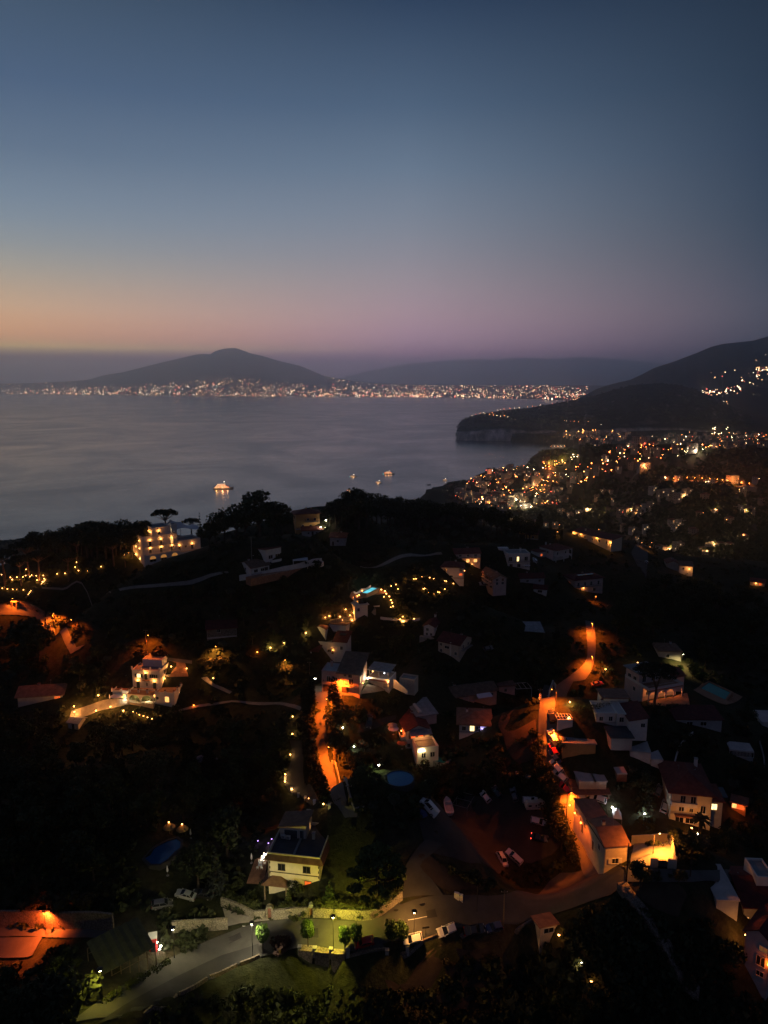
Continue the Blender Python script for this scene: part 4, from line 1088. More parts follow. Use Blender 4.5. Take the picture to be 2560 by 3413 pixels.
        for (x0, x1, y0, y1, z0, z1) in s.boxes:
            for x in (x0, x1):
                for y in (y0, y1):
                    for z in (0, z1 + 1): us.append(proj(s.world(x, y, z))[:2])
        us = np.array(us); excl(us[:, 0].min() - pad, us[:, 1].min() - pad, us[:, 0].max() + pad, us[:, 1].max() + pad)
        return s

# generic pieces -------------------------------------------------
def catmull(P, step):
    P = [np.array(p, float) for p in P]; P = [2*P[0] - P[1]] + P + [2*P[-1] - P[-2]]; out = []
    for i in range(1, len(P) - 2):
        n = max(2, int(np.linalg.norm(P[i+1][:3] - P[i][:3]) / step))
        for k in range(n):
            t = k / n; a, b, c, d = P[i-1], P[i], P[i+1], P[i+2]
            out.append(.5*((2*b) + (-a + c)*t + (2*a - 5*b + 4*c - d)*t*t + (-a + 3*b - 3*c + d)*t**3))
    out.append(P[-2]); return out
def strip(name, pairs, m, lift=.14, step=2.5, across=6, ex=True, kind='structure', label=None, cat=None, smooth_end=False):
    """a ground sheet between two picture edges laid on the hillside"""
    A = catmull([np.r_[at(p[0], p[1])[:2], 0, at(p[2], p[3])[:2], 0] for p in pairs], step)
    if across > 1: across = max(across, int(max(np.hypot(*(q[:2] - q[3:5])) for q in A) / 2.2)); lift += .12
    vs = []
    for q in A:
        for k in range(across + 1):
            t = k / across; x, y = q[:2]*(1 - t) + q[3:5]*t; vs.append((x, y, hz(x, y) + lift))
        if ex:
            pa, pb = proj((q[0], q[1], hz(q[0], q[1])))[:2], proj((q[3], q[4], hz(q[3], q[4])))[:2]
            excl(min(pa[0], pb[0]) + 2, min(pa[1], pb[1]), max(pa[0], pb[0]) - 2, max(pa[1], pb[1]) + 2)
    o = link(name, lmesh(name, vs, grid_faces(across + 1, len(A)), m))
    if kind: struct(o, kind, label, cat)
    elif label: tag(o, label, cat)
    return o
def wall_line(name, label, pix, h, th, m, cat='wall', step=2.0, base=-.8, close=False, caps=None):
    A = catmull([at(u, v) for u, v in pix], step); q = MB()
    ns = []
    for i in range(len(A)):
        d = A[min(i + 1, len(A) - 1)] - A[max(i - 1, 0)]; d[2] = 0; d /= np.linalg.norm(d); ns.append(np.array((-d[1], d[0], 0)) * th/2)
    vs = []
    for p, n in zip(A, ns):
        z = hz(p[0], p[1]); vs += [(*(p - n)[:2], z + base), (*(p + n)[:2], z + base), (*(p + n)[:2], z + h), (*(p - n)[:2], z + h)]
    fs = []
    for i in range(len(A) - 1):
        a, b = i*4, i*4 + 4; fs += [(a, b, b+3, a+3), (a+1, a+2, b+2, b+1), (a+3, b+3, b+2, a+2)]
    e = (len(A) - 1)*4; fs += [(0, 3, 2, 1), (e, e+1, e+2, e+3)]
    q.add(vs, fs, m); o = q.build(name)
    return tag(o, label, cat)
def yaw_px(a, b):
    d = at(*b) - at(*a); return math.atan2(d[1], d[0])
LAMPM = {}
def lantern(u, v, h, power, col, em, label, group, r=.2, z=None, P=None, name='garden_lantern', post=True, rad=None):
    """a short garden lamp: post and glowing globe in one small mesh, with its own lamp"""
    P = at(u, v) if P is None else P; key = (round(h, 2), em.name, r, post)
    if key not in LAMPM:
        q = MB()
        if post: q.tube((0, 0, -.3), (0, 0, h - r*.7), .05, .04, METAL, 6); q.tube((0, 0, h + r*.8), (0, 0, h + r*1.15), r*.6, .02, METAL, 8)
        else: q.box(-r*.5, r*.5, -r*.5, r*.5, -.2, h - r*.7, METAL)
        q.ball((0, 0, h), r, em, 8, 5); LAMPM[key] = q.mesh(name)
    o = link(name, LAMPM[key], None, P)
    if power: light('POINT', o, (0, 0, h), power * 3, col, rad or (r + .1))
    return tag(o, label, 'lantern', group)
def street_lamp(u, v, vtop, power, col, em, label, group=None, arm=0, yaw=0, kind='globe', cone=140, r=.4, tilt=0):
    P = at(u, v); H = height_at(P, vtop); t = thing('street_lamp', label, 'street lamp', P, yaw, group)
    q = MB(); q.tube((0, 0, -.5), (0, 0, .9), .12, .10, METAL if kind == 'globe' else WOOD, 8); q.tube((0, 0, .9), (0, 0, H), .07, .05, METAL if kind == 'globe' else WOOD, 8)
    if arm: q.tube((0, 0, H - .1), (arm, 0, H + .2), .05, .04, METAL, 6)
    q.build('pole', t)
    if kind == 'globe':
        q = MB(); q.lathe([(.05, 0), (.2, .12), (r*1.1, .5), (.02, .52)], (0, 0, H), em, 10); q.build('lamp_glass', t)
        q = MB(); q.lathe([(r*1.1 + .12, .53), (.1, .68), (.02, .75)], (0, 0, H), METAL, 10); q.build('lamp_cap', t)
        light('SPOT', t, (0, 0, H + .02), power * .8, col, .3, 172 if tilt else 168, blend=.2, rot=(R(tilt), 0, 0))
    else:
        q = MB(); q.box(arm - .1, arm + .65, -.16, .16, H + .12, H + .28, METAL); q.build('lamp_head', t)
        q = MB(); q.lathe([(.02, -.14), (.15, -.1), (.2, 0)], (arm + .3, 0, H + .11), em, 8); q.build('bulb', t)
        light('SPOT', t, (arm + .3, 0, H - .1), power * (2.6 if col == SOD else 1.8) * min(1.4, (H / 6.0) ** 1.7), col, .2, cone)
    return t
# ================================================================ roads, yards, paths
strip('road', [(235,3413,430,3413),(461,3256,592,3322),(560,3200,700,3268),(668,3150,800,3216),(760,3112,905,3184),(850,3080,1000,3162),(950,3068,1080,3160),(1050,3066,1160,3172),(1160,3072,1240,3180),(1240,3068,1320,3176),(1330,3010,1410,3136)], ASPH, across=10)
strip('road', [(1328,3020,1410,3138),(1480,2985,1520,3118),(1560,2985,1650,3100),(1700,2978,1790,3062),(1830,2940,1930,3020),(1940,2905,2035,2985),(2010,2880,2085,2945),(2060,2880,2090,2948)], ASPH, lift=.10, across=10)
strip('road', [(1332,3000,1480,2990),(1345,2950,1440,2935),(1352,2890,1400,2890),(1380,2845,1440,2850),(1420,2800,1480,2820)], ASPH, lift=.17)
strip('road', [(1952,2925,2090,2905),(1925,2840,2010,2850),(1898,2760,1965,2765),(1872,2690,1925,2690),(1838,2600,1900,2605),(1800,2530,1860,2530),(1795,2450,1858,2450),(1795,2390,1852,2390),(1800,2330,1852,2345),(1850,2290,1890,2315),(1905,2250,1950,2268),(1950,2210,1975,2225),(1958,2170,1985,2175),(1955,2120,1985,2125),(1950,2070,1980,2075)], ASPHO, lift=.2)
strip('road', [(2085,2890,2085,2945),(2160,2897,2160,2944),(2250,2902,2260,2945),(2350,2905,2350,2940),(2450,2905,2450,2940),(2600,2905,2600,2935)], ASPHO, lift=.22)
strip('road', [(1050,2290,1105,2300),(1048,2340,1090,2345),(1046,2420,1088,2420),(1044,2480,1090,2480),(1048,2540,1098,2540),(1075,2600,1120,2600),(1100,2650,1150,2650),(1125,2690,1175,2690),(1150,2730,1200,2728)], ASPHO, lift=.2)
strip('road', [(-20,2015,-20,2052),(60,2022,60,2052),(110,2038,120,2062),(150,2062,145,2095),(180,2090,160,2120),(235,2122,215,2145),(285,2150,265,2166)], ASPHO, lift=.2)
strip('road', [(-10,3092,-10,3125),(100,3094,100,3124),(220,3100,220,3130),(330,3105,330,3132),(380,3108,380,3134)], ASPHO, lift=.2)
strip('lower_forecourt', [(-10,3128,-10,3196),(60,3128,55,3196),(110,3127,90,3194),(142,3126,108,3188)], ASPHO, lift=.2)
strip('parking_lot', [(1395,2735,1420,2840),(1440,2700,1500,2860),(1520,2690,1600,2880),(1620,2660,1690,2890),(1720,2650,1770,2880),(1790,2660,1840,2850),(1830,2680,1880,2800)], GRAVEL, lift=.1, across=8)
strip('forecourt', [(1058,2300,1060,2318),(1110,2304,1110,2320),(1160,2308,1160,2322),(1205,2312,1205,2326)], ASPHO, lift=.24, ex=True)
strip('terrace_floor', [(1199,2318,1224,2284),(1250,2311,1262,2290),(1300,2302,1299,2292),(1352,2290,1332,2286)], PAVE, lift=.3)
strip('villa_yard', [(232,2392,240,2372),(280,2392,300,2352),(330,2372,345,2336),(380,2362,385,2332),(420,2352,425,2334),(455,2350,455,2338)], PAVE, lift=.2)
strip('garden_path', [(570,2382,575,2374),(640,2364,640,2356),(720,2352,720,2344),(800,2344,800,2338),(900,2352,900,2343),(960,2358,965,2348),(1008,2376,1014,2364)], PAVE, lift=.2)
strip('garden_path', [(670,2262,690,2258),(700,2285,712,2280),(735,2302,745,2294),(765,2315,775,2308)], PAVE, lift=.2)
strip('villa_steps', [(560,2260,628,2258),(578,2235,622,2232),(588,2212,616,2210),(520,2200,600,2206)], TERRA, lift=.25)
strip('lane', [(520,2190,522,2204),(560,2195,562,2206),(600,2200,604,2212),(640,2205,640,2216)], ASPHO, lift=.3)
strip('driveway', [(965,2470,1005,2470),(975,2520,1012,2530),(955,2580,1010,2570),(950,2620,1020,2620),(985,2655,1050,2640),(1030,2672,1080,2660),(1090,2690,1110,2680)], ASPH, lift=.12)
strip('pale_lane', [(395,1965,400,1972),(480,1952,484,1962),(560,1945,562,1956),(640,1935,642,1950),(700,1915,702,1926),(760,1906,762,1912)], PAVE, lift=.2)
strip('pale_lane', [(140,1958,140,1964),(210,1962,210,1969),(290,1970,290,1977),(370,1974,370,1980)], PAVE, lift=.2)
strip('hill_lane', [(1200,1888,1210,1894),(1300,1866,1310,1873),(1400,1850,1405,1857),(1470,1842,1475,1850)], PAVE, lift=.2)
strip('hill_lane', [(2130,1820,2150,1815),(2105,1840,2160,1838),(2115,1868,2150,1872),(2125,1890,2150,1895)], ASPH, lift=.25)
strip('ramp_drive', [(758,3092,742,3030),(800,3082,790,3048),(850,3078,846,3064),(900,3072,890,3064)], PAVE, lift=.25)
strip('pool_deck', [(1165,1992,1178,1975),(1200,1998,1215,1968),(1250,1985,1262,1968),(1290,1978,1285,1968)], TERRA, lift=.2)
strip('pool_terrace', [(2310,2302,2340,2280),(2350,2325,2390,2285),(2395,2345,2440,2308),(2420,2352,2475,2325)], TERRA, lift=.2)
strip('villa_terrace', [(2158,2350,2165,2338),(2200,2356,2200,2332),(2250,2358,2250,2322),(2300,2360,2290,2312)], TERRA, lift=.2)
strip('dining_terrace', [(822,2948,850,2868),(850,2950,880,2856),(880,2950,895,2855)], TERRA, lift=.15)
strip('gravel_yard', [(1190,2445,1200,2415),(1240,2435,1250,2402),(1290,2412,1295,2390),(1320,2400,1322,2385)], GRAVEL, lift=.15)
strip('lit_yard', [(2100,2885,2112,2815),(2150,2890,2150,2812),(2200,2893,2195,2811),(2245,2893,2228,2811)], PAVE, lift=.25)
strip('bare_field', [(2085,2960,2120,2935),(2150,3010,2190,2942),(2215,3045,2260,2950),(2260,3060,2290,2985)], SOIL, lift=.12)
strip('bare_bank', [(1660,2420,1740,2350),(1680,2470,1785,2400),(1700,2520,1790,2470),(1730,2550,1795,2530)], SOIL, lift=.12)
strip('bare_bank', [(1390,2850,1420,2845),(1385,2900,1480,2890),(1450,2950,1560,2940),(1500,2975,1600,2965)], SOIL, lift=.12)
strip('vine_field', [(1240,3330,1420,3180),(1330,3390,1560,3170),(1450,3420,1680,3180),(1560,3430,1760,3220)], SOIL, lift=.1, ex=False)

ASPHD = mat('older_dark_asphalt', (.030, .029, .029), .9, .3, .3, bump=.15, bscale=6, detail=8)
strip('road', [(325,3416,428,3416),(520,3296,590,3320),(630,3240,697,3266),(740,3188,798,3214),(860,3150,906,3182)], ASPHD, lift=.2, ex=False)
for a in ([(1010,3100,1012,3128),(1060,3098,1062,3130)], [(1180,3120,1182,3150),(1225,3122,1228,3150)], [(1420,3040,1424,3066),(1450,3034,1458,3060)], [(760,3130,764,3150),(800,3112,806,3130)]): strip('road_patch', a, ASPHD, lift=.22, ex=False)
# road paint: parking bays and edge lines
for k, (u, v) in enumerate([(912,3138),(921,3139),(930,3140),(939,3142),(947,3144)]):
    strip('bay_line', [(u, v, u + 2, v), (u - 4, v + 22, u - 2, v + 22)], PAINT, lift=.24, across=1, ex=False, step=4)
strip('edge_line', [(808,3089,808,3091),(840,3091,840,3093),(872,3093,872,3095)], PAINT, lift=.25, across=1, ex=False)
strip('edge_line', [(1360,3069,1360,3071),(1395,3063,1395,3065),(1432,3056,1432,3058)], PAINT, lift=.25, across=1, ex=False)
strip('edge_line', [(1795,2320,1795,2321.5),(1835,2319,1835,2320.5)], PAINT, lift=.3, across=1, ex=False)

# ================================================================ walls and fences
wall_line('stone_wall', 'low rubble stone wall lit pale by the roadside lamps, with an arched gate in it', [(849,3066),(884,3063)], 2.2, .5, STONE)
wall_line('stone_wall', 'rubble garden wall along the curve of the road between two gates', [(912,3063),(970,3057),(1028,3054)], 2.2, .5, STONE)
wall_line('stone_wall', 'long rubble garden wall curving round the road bend under the big tree', [(1045,3054),(1120,3058),(1180,3062),(1236,3066),(1285,3040),(1340,2996)], 2.1, .5, STONE)
wall_line('stone_wall', 'sloping rubble wall beside the ramp to the left of the gate', [(738,3018),(790,3036),(849,3066)], 2.0, .5, STONE)
wall_line('stone_wall', 'lit retaining wall of pale stone below the ramp', [(575,3108),(640,3102),(700,3100),(760,3094)], 2.6, .5, STONE)
for k, (a, b_) in enumerate([((700,3262),(790,3222)),((800,3218),(865,3192)),((600,3318),(690,3268)),((480,3388),(590,3324))]):
    wall_line('parapet_wall', ['low parapet on the outer edge of the road, below the first lamp post', 'short parapet on the outer road edge beside the round tree', 'low parapet further down the road than the lamp posts', 'lowest stretch of road parapet near the bottom of the view'][k], [a, b_], .8, .35, STONED, base=-11)
for k, (a, b_) in enumerate([((1000,3172),(1045,3176)),((1052,3177),(1100,3181)),((1110,3182),(1155,3186))]):
    wall_line('planter_wall', ['leftmost of three planter walls under the yellow lamp', 'middle one of three planter walls under the yellow lamp', 'rightmost of three planter walls under the yellow lamp'][k], [a, b_], 1.0, 1.6, STONED, base=-11)
for k, (u, v) in enumerate([(1000,3176),(1049,3180),(1104,3184),(1160,3188),(1290,3188),(1358,3174)]):
    P = at(u, v); q = MB(); q.box(-.35, .35, -.35, .35, -.6, 1.5, CONC); q.box(-.42, .42, -.42, .42, 1.5, 1.62, CONC)
    tag(q.build('wall_pillar', None, P), 'squat concrete pillar standing on the planter edge beside the road', 'pillar', 'pillars along the planter edge')
wall_line('parapet_wall', 'long kerb wall on the outer edge of the road behind the parked white cars', [(1165,3190),(1317,3184),(1404,3142),(1500,3122),(1650,3104),(1790,3066)], .5, .4, STONED, base=-11)
wall_line('retaining_wall', 'orange lit rubble retaining wall above the road at the lower left', [(-10,3090),(100,3092),(250,3098),(380,3106)], 4.2, .5, STONED)
wall_line('retaining_wall', 'rubble retaining wall glowing orange above the road at the upper left', [(40,2018),(110,2034),(150,2056)], 2.6, .5, STONED)
wall_line('villa_wall', 'bright orange lit garden wall behind the corner yard', [(2104,2816),(2165,2813),(2228,2811)], 2.6, .3, BEIGE)
wall_line('villa_wall', 'side wall of the corner yard running down to the gate under ivy', [(2230,2812),(2242,2850),(2252,2892)], 2.4, .3, BEIGE)
wall_line('villa_wall', 'front wall of the corner yard to the left of its gate', [(2166,2890),(2193,2892)], 2.2, .3, BEIGE)
wall_line('villa_wall', 'short front wall of the corner yard to the right of its gate', [(2224,2894),(2254,2896)], 2.2, .3, BEIGE)
wall_line('orange_wall', 'lit white boundary wall at the road bend beside the street lamp', [(1797,2340),(1830,2318),(1852,2300)], 2.2, .3, WHITE)
wall_line('parapet_wall', 'pale wall along the right side of the orange lane by the cypresses', [(1105,2545),(1130,2595),(1165,2655),(1215,2700)], 1.0, .3, CONC)
wall_line('terrace_wall', 'terrace retaining wall below the white hillside house', [(798,1934),(860,1925),(930,1908),(1000,1893),(1072,1876)], 2.0, .4, WHITE)
wall_line('rubble_slope_wall', 'broken stone wall running down the dark slope from the corner pole', [(2072,2956),(2110,3010),(2170,3080),(2220,3160),(2265,3250),(2330,3320)], 1.2, 2.2, STONED)
wall_line('garden_wall', 'curved pale lane wall in the dark garden left of the red roofed house', [(2245,2560),(2262,2500),(2290,2462),(2310,2448)], .9, .3, WHITE)
wall_line('garden_wall', 'straight pale wall at the far right beyond the greenhouse', [(2548,2570),(2545,2530),(2532,2478)], .9, .3, CONC)
wall_line('terrace_wall', 'long garden retaining wall under the pool villa', [(1100,2078),(1150,2070),(1180,2066)], 1.6, .3, STONE)
wall_line('terrace_wall', 'white edged terrace wall in front of the pool villa', [(1268,2062),(1310,2066),(1335,2072),(1400,2066)], .8, .3, WHITE)
wall_line('terrace_wall', 'white lamp lit wall behind the turquoise swimming pool', [(1180,1982),(1205,1972),(1236,1960)], 1.4, .3, WHITE)

# ================================================================ houses
# --- villa hotel on the ridge
h = House('villa_hotel', 'white three storey villa hotel with warm lamps over every window, above the sea', 480, 1876, 595, 1858, 1797, 14, cat='hotel')
W_, H_ = h.W, h.H; f1, f2 = H_*.33, H_*.66
h.vol(0, W_, 0, 14, -4, H_, roof='flat', rm=FLATROOF, rise=.9)
for a in (.2, .51, .83):
    h.win('f', a, f1 + .1, 1.1, 2.2, shut=FRAME, lit=None); h.lamp('f', a, f1 + 2.9, 70)
    h.win('f', a, f2 + .1, 1.1, 2.2, shut=FRAME, lit=W_WARM if a > .8 else None); h.lamp('f', a, f2 + 2.9, 70)
    h.balcony('f', a - .07, a + .07, f2, .9)
for a in (.35, .7):
    h.lamp('l', a, f1 + 2.4, 60); h.lamp('l', a, f2 + 2.4, 60)
h.box('cornice', -.25, W_ + .25, -.25, -.003, f2 - .35, f2 - .1, WHITE)
h.vol(W_*.31, W_*.83, .6, 10, H_, H_ + 3.9, roof='flat', rm=FLATROOF, rise=.6); h.win('f', .33, H_ + .2, 1.1, 2.2, shut=FRAME); h.lamp('f', .33, H_ + 2.9, 70); h.lamp('l', .5, H_ + 2.4, 70); h.lamp('l', .75, H_ + 2.2, 60)
h.vol(W_*.93, W_*1.09, 4, 7.5, f2, H_ + 4.2, roof='flat', rm=FLATROOF, rise=.2, name='tower'); h.lamp('l', .6, H_ + 1.4, 50, WHT, E_WHITE)
h.vol(W_, W_*1.74, 2, 12, -4, H_*.60, roof='flat', rm=FLATROOF, rise=.8)
for a in (.12, .65): h.win('f', a, H_*.24, 1.1, 2.2, shut=FRAME); h.lamp('f', a, H_*.24 + 2.8, 70)
h.win('f', .38, H_*.35, .9, .9)
h.vol(W_, W_*1.8, -1.6, 2, -4, H_*.2, roof='flat', rm=PAVE, rise=.3, name='terrace')
h.vol(-.3, W_ + .3, -2.2, 0, -4, f1 - .1, roof='flat', rm=PAVE, rise=.3, name='arcade_storey')
for a in (.22, .52, .83):
    q = MB(); r_ = 1.5
    q.box(-r_, r_, -.06, .02, 0, 1.4, FRAME); q.lathe([(r_, 0), (r_, .06)], (0, 0, 0), W_WARM, 24)
    me = MB(); K = 12
    me.add([(0, -.09, 1.4)] + [(r_*math.cos(math.pi*i/K), -.09, 1.4 + r_*math.sin(math.pi*i/K)) for i in range(K + 1)], [(0, i + 2, i + 1) for i in range(K)], emit('dim_arch_pane', (1, .42, .1), .35))
    me.box(-r_ + .1, r_ - .1, -.09, -.061, .2, 1.38, GLASS); me.box(-.05, .05, -.12, -.091, .1, 1.4 + r_, FRAME)
    me.build('arched_window', h.t, h.face('f', a, .3, .02), 0)
h.rail(0, W_, -2.1, -2.1, f1 + .2, FRAME, sides='f')
h.rail(W_, W_*1.78, -1.5, -1.5, H_*.2 + .3, FRAME, sides='f')
h.done()
hotel = h
# white peaked canopy behind it
P0 = h.world(W_*1.02, 13, H_*.6); t = thing('peaked_canopy', 'large white tent canopy with two peaks behind the villa hotel', 'canopy', P0, h.yaw)
q = MB(); nx, ny = 22, 14; Lx, Ly = W_*1.0, 11.0
vs = []
for j in range(ny):
    for i in range(nx):
        x, y = Lx*i/(nx-1), Ly*j/(ny-1); z = 3.4
        for cx, cy, hh, sg in ((Lx*.26, Ly*.6, 4.4, 3.6), (Lx*.46, Ly*.25, 3.2, 3.0)): z += hh*math.exp(-math.hypot(x - cx, y - cy)/sg)
        ed = min(i, nx-1-i)/(nx-1)*2; edy = min(j, ny-1-j)/(ny-1)*2
        z += .5*(1-ed)**4*math.cos(i*.9) - .8*(1-edy)**3; vs.append((x, y, z))
q.add(vs, [(j*nx+i, j*nx+i+1, (j+1)*nx+i+1, (j+1)*nx+i) for j in range(ny-1) for i in range(nx-1)], CANVAS)
q.build('membrane', t, smooth=True)
q = MB()
for x, y, zt in ((0,0,3.4),(Lx,0,3.2),(0,Ly,3.2),(Lx,Ly,3.0),(Lx*.26,Ly*.6,8.2),(Lx*.46,Ly*.25,7.0)): q.tube((x,y,-8),(x,y,zt),.12,.1,METAL,6)
q.build('masts', t)

# --- ochre house on the ridge with outbuildings
h = House('ochre_house', 'ochre two storey house with a broad red hip roof on the ridge', 985, 1766, 1066, 1762, 1714, 9, wall=OCHRE)
h.vol(roof='hip', over=1.0, rm=REDTILE); h.wins('f', (.52, .80), h.H*.55, w=1.0, h=1.2); h.wins('f', (.3, .62), .4, w=1.1, h=2.0); h.balcony('f', .4, .95, h.H*.5, 1.2); h.chimney(h.W*.5, 5, h.H + 1.4); h.wins('r', (.3, .7), h.H*.55); h.done()
h = House('red_roof_shed', 'low shed with a dull red gable roof directly below the ochre house', 1008, 1786, 1076, 1783, 1769, 7, cat='shed', wall=GREYP); h.vol(roof='gable', rm=WINETILE, over=.6); h.wins('f', (.3, .7), .8, w=.9, h=1.0); h.door('f', .5, 0); h.done()
h = House('red_roof_cottage', 'grey cottage with a bright red gable roof right of the red roofed shed', 1100, 1818, 1152, 1820, 1790, 8, wall=GREYP); h.vol(roof='gable', rm=REDTILE, over=.6); h.win('f', .5, h.H*.4); h.wins('r', (.3,), 1); h.door('f', .2, 0); h.done()

# --- white hillside house with pergola
h = House('white_hillside_house', 'rambling white house with brown gable wing and taller white block, halfway up the slope', 838, 1918, 944, 1896, 1897, 8.5, wall=WHITE, H=3.0)
W_, H_ = h.W, h.H; Hb = height_at(h.world(W_, 0, 0), 1833)
h.vol(0, W_*.56, 0, 8.5, roof='gable', rm=BROWNTILE, over=.6); h.wins('f', (.25, .62), .9, w=1.6, h=1.1); h.win('l', .5, 1.0); h.door('f', .82, 0, w=1.6)
h.vol(W_*.5, W_, 1.2, 9.5, -3, Hb, roof='monob', rise=.9, rm=REDTILE, over=.35); h.wins('f', (.32, .75), Hb*.62, w=1.8, h=1.4); h.wins('f', (.7,), Hb*.2, w=1.8, h=1.4); h.balcony('f', .3, .9, Hb*.45, 1.4, solid=True)
h.vol(W_, W_*1.48, 6, 12, -3, H_*1.15, roof='gable', ridge='y', rm=REDTILE); h.wins('f', (.5,), 1.0, w=2.0, h=1.4)
h.vol(W_*.3, W_*.44, 5.5, 7.5, H_, H_ + 3, roof='flat', rise=.2, rm=FLATROOF, name='chimney_block'); h.box('terrace', -2.5, W_*2.1, -3.6, 0, -3, -.1, TERRA); h.rail(W_*.2, W_*2.0, -3.5, -3.5, -.1, FRAME, sides='f'); h.done()
P0 = at(978, 1893); t = thing('white_pergola', 'white framed pergola with a fabric top on the terrace of the white hillside house', 'pergola', P0, R(8))
q = MB(); 
for x in (0, 5.6):
    for y in (0, 4): q.box(x-.12, x+.12, y-.12, y+.12, -.5, 2.9, FRAME)
q.build('posts', t); q = MB(); q.box(-.2, 5.8, -.2, 4.2, 2.9, 3.1, CANVAS); q.build('top', t)

# --- pool villa
h = House('pool_villa', 'white flat roofed villa with solar panels, below a glowing turquoise pool', 1183, 2062, 1226, 2057, 2020, 8, wall=WHITE)
W_, H_ = h.W, h.H
h.vol(0, W_, 0, 8, -3, H_, roof='slab', rm=PALEROOF, over=.5); h.win('f', .28, H_*.55, .9, 1.3); h.win('r', .5, H_*.62, 1.3, 1.4); h.box('solar_panel', W_*.42, W_*.98, 1, 5, H_ + .34, H_ + .46, SOLAR)
h.vol(W_*.55, W_*2.35, 8, 15, -3, H_*1.0, roof='slab', rm=PALEROOF, over=.7, wall=BEIGE); h.box('solar_panel', W_*.8, W_*2.1, 9, 13.5, H_ + .34, H_ + .46, SOLAR)
h.vol(W_*1.0, W_*2.1, 2.5, 8, -3, H_*.55, roof='flat', rm=PAVE, wall=BEIGE, rise=.7); h.door('f', .45, 0, w=1.3, h=2.4, lit=W_WARM); h.door('f', .65, 0, w=1.3, h=2.4, lit=W_WARM); h.win('f', .85, .6, lit=W_WARM); h.lamp('f', .15, 2.6, 60); h.lamp('r', .4, 2.3, 90)
q = MB(); n = 12
for i in range(n): q.box(W_*1.0 + i*.32, W_*1.0 + (i+1)*.32, .9, 2.4, -1, .25 + i*.24, PAVE)
q.build('outer_stair', h.t); h.lamp('l', .15, .9, 130); h.done()
pool_c = [on_z(u, v, PADZ + .2) for u, v in ((1206,1987), (1224,1990), (1258,1973), (1240,1969))]
def pool(name, label, corners, watermat, rim=PAVE, rimw=.8, group=None, up=.45):
    zc = sum(p[2] for p in corners)/len(corners) + up; c = sum(corners)/len(corners); c[2] = zc
    t = thing(name, label, 'pool', c, 0, group); L_ = [(p - c)[:2] for p in corners]; n = len(L_)
    out = [q + q/np.linalg.norm(q)*rimw*1.3 for q in L_]
    m = MB(); m.add([(*q, .12) for q in L_] + [(*q, .12) for q in out] + [(*q, -1.6) for q in out] + [(*q, -.35) for q in L_],
        [f for i in range(n) for f in ((i, n+i, n+(i+1)%n, (i+1)%n), (n+i, 2*n+i, 2*n+(i+1)%n, n+(i+1)%n), (3*n+i, i, (i+1)%n, 3*n+(i+1)%n))], rim)
    m.build('rim', t); m = MB(); m.add([(*q, -.08) for q in L_], [list(range(n))], watermat); m.build('water', t)
    return t
def water(name, col, em=0, ecol=None):
    m, nt, b = new_mat(name); b.inputs['Base Color'].default_value = (*col, 1); b.inputs['Roughness'].default_value = .12
    N = nt.nodes; L = nt.links; tc = N.new('ShaderNodeTexCoord'); n = N.new('ShaderNodeTexNoise'); n.inputs['Scale'].default_value = .8; L.new(tc.outputs['Object'], n.inputs['Vector'])
    bp = N.new('ShaderNodeBump'); bp.inputs['Strength'].default_value = .15; bp.inputs['Distance'].default_value = .1; L.new(n.outputs['Fac'], bp.inputs['Height']); L.new(bp.outputs['Normal'], b.inputs['Normal'])
    if em:
        b.inputs['Emission Color'].default_value = (*(ecol or col), 1); mr = N.new('ShaderNodeMapRange'); mr.inputs['From Min'].default_value = .35; mr.inputs['From Max'].default_value = .65; mr.inputs['To Min'].default_value = em*.6; mr.inputs['To Max'].default_value = em*1.35
        n3 = N.new('ShaderNodeTexNoise'); n3.inputs['Scale'].default_value = .25; L.new(tc.outputs['Object'], n3.inputs['Vector'])
        L.new(n3.outputs['Fac'], mr.inputs['Value']); L.new(mr.outputs['Result'], b.inputs['Emission Strength'])
    return m
PW_LIT = water('lit_pool_water', (.05, .3, .35), .9, (.16, .66, .74)); PW_TEAL = water('teal_pool_water', (.012, .21, .17)); PW_BLUE = water('blue_pool_water', (.02, .12, .30)); PW_NAVY = water('navy_pool_water', (.015, .09, .22))
p_ = pool('swimming_pool', 'glowing turquoise rectangular pool behind the solar panelled villa', pool_c, PW_LIT, up=1.5)
light('POINT', p_, (0, 0, 3.0), 250, (.4, .9, 1.0), .6)
pool('swimming_pool', 'teal rectangular pool on a terracotta terrace right of the arcaded villa', [at(2330,2297), at(2397,2338), at(2433,2329), at(2362,2291)], PW_TEAL, TERRA)
cc = at(1331, 2602)
pool('round_pool', 'round blue above ground pool in the dark garden below the guesthouse', [cc + np.array((3.4*math.cos(a), 3.4*math.sin(a), 0)) for a in np.linspace(0, 2*math.pi, 25)[:-1]], PW_BLUE, DARKROOF, .15, up=.6)
fp = [(482,2862),(500,2838),(525,2822),(560,2812),(590,2812),(603,2826),(602,2846),(582,2858),(560,2880),(535,2895),(505,2890)]
pool('freeform_pool', 'dark blue kidney shaped pool in the black garden at lower left', [at(*p) for p in fp][::-1], PW_NAVY, ASPH, .5, up=.9)
pool('swimming_pool', 'narrow dark teal pool beside the guesthouse', [at(1448,2556), at(1478,2566), at(1500,2530), at(1470,2480)], PW_TEAL, CONC, .4)
pool('round_pool', 'small dark plunge pool on the terrace of the white hillside house', [at(1050,1877) + np.array((3.0*math.cos(a), 2.2*math.sin(a), 0)) for a in np.linspace(0, 2*math.pi, 19)[:-1]], PW_NAVY, WHITE, .4, up=.5)

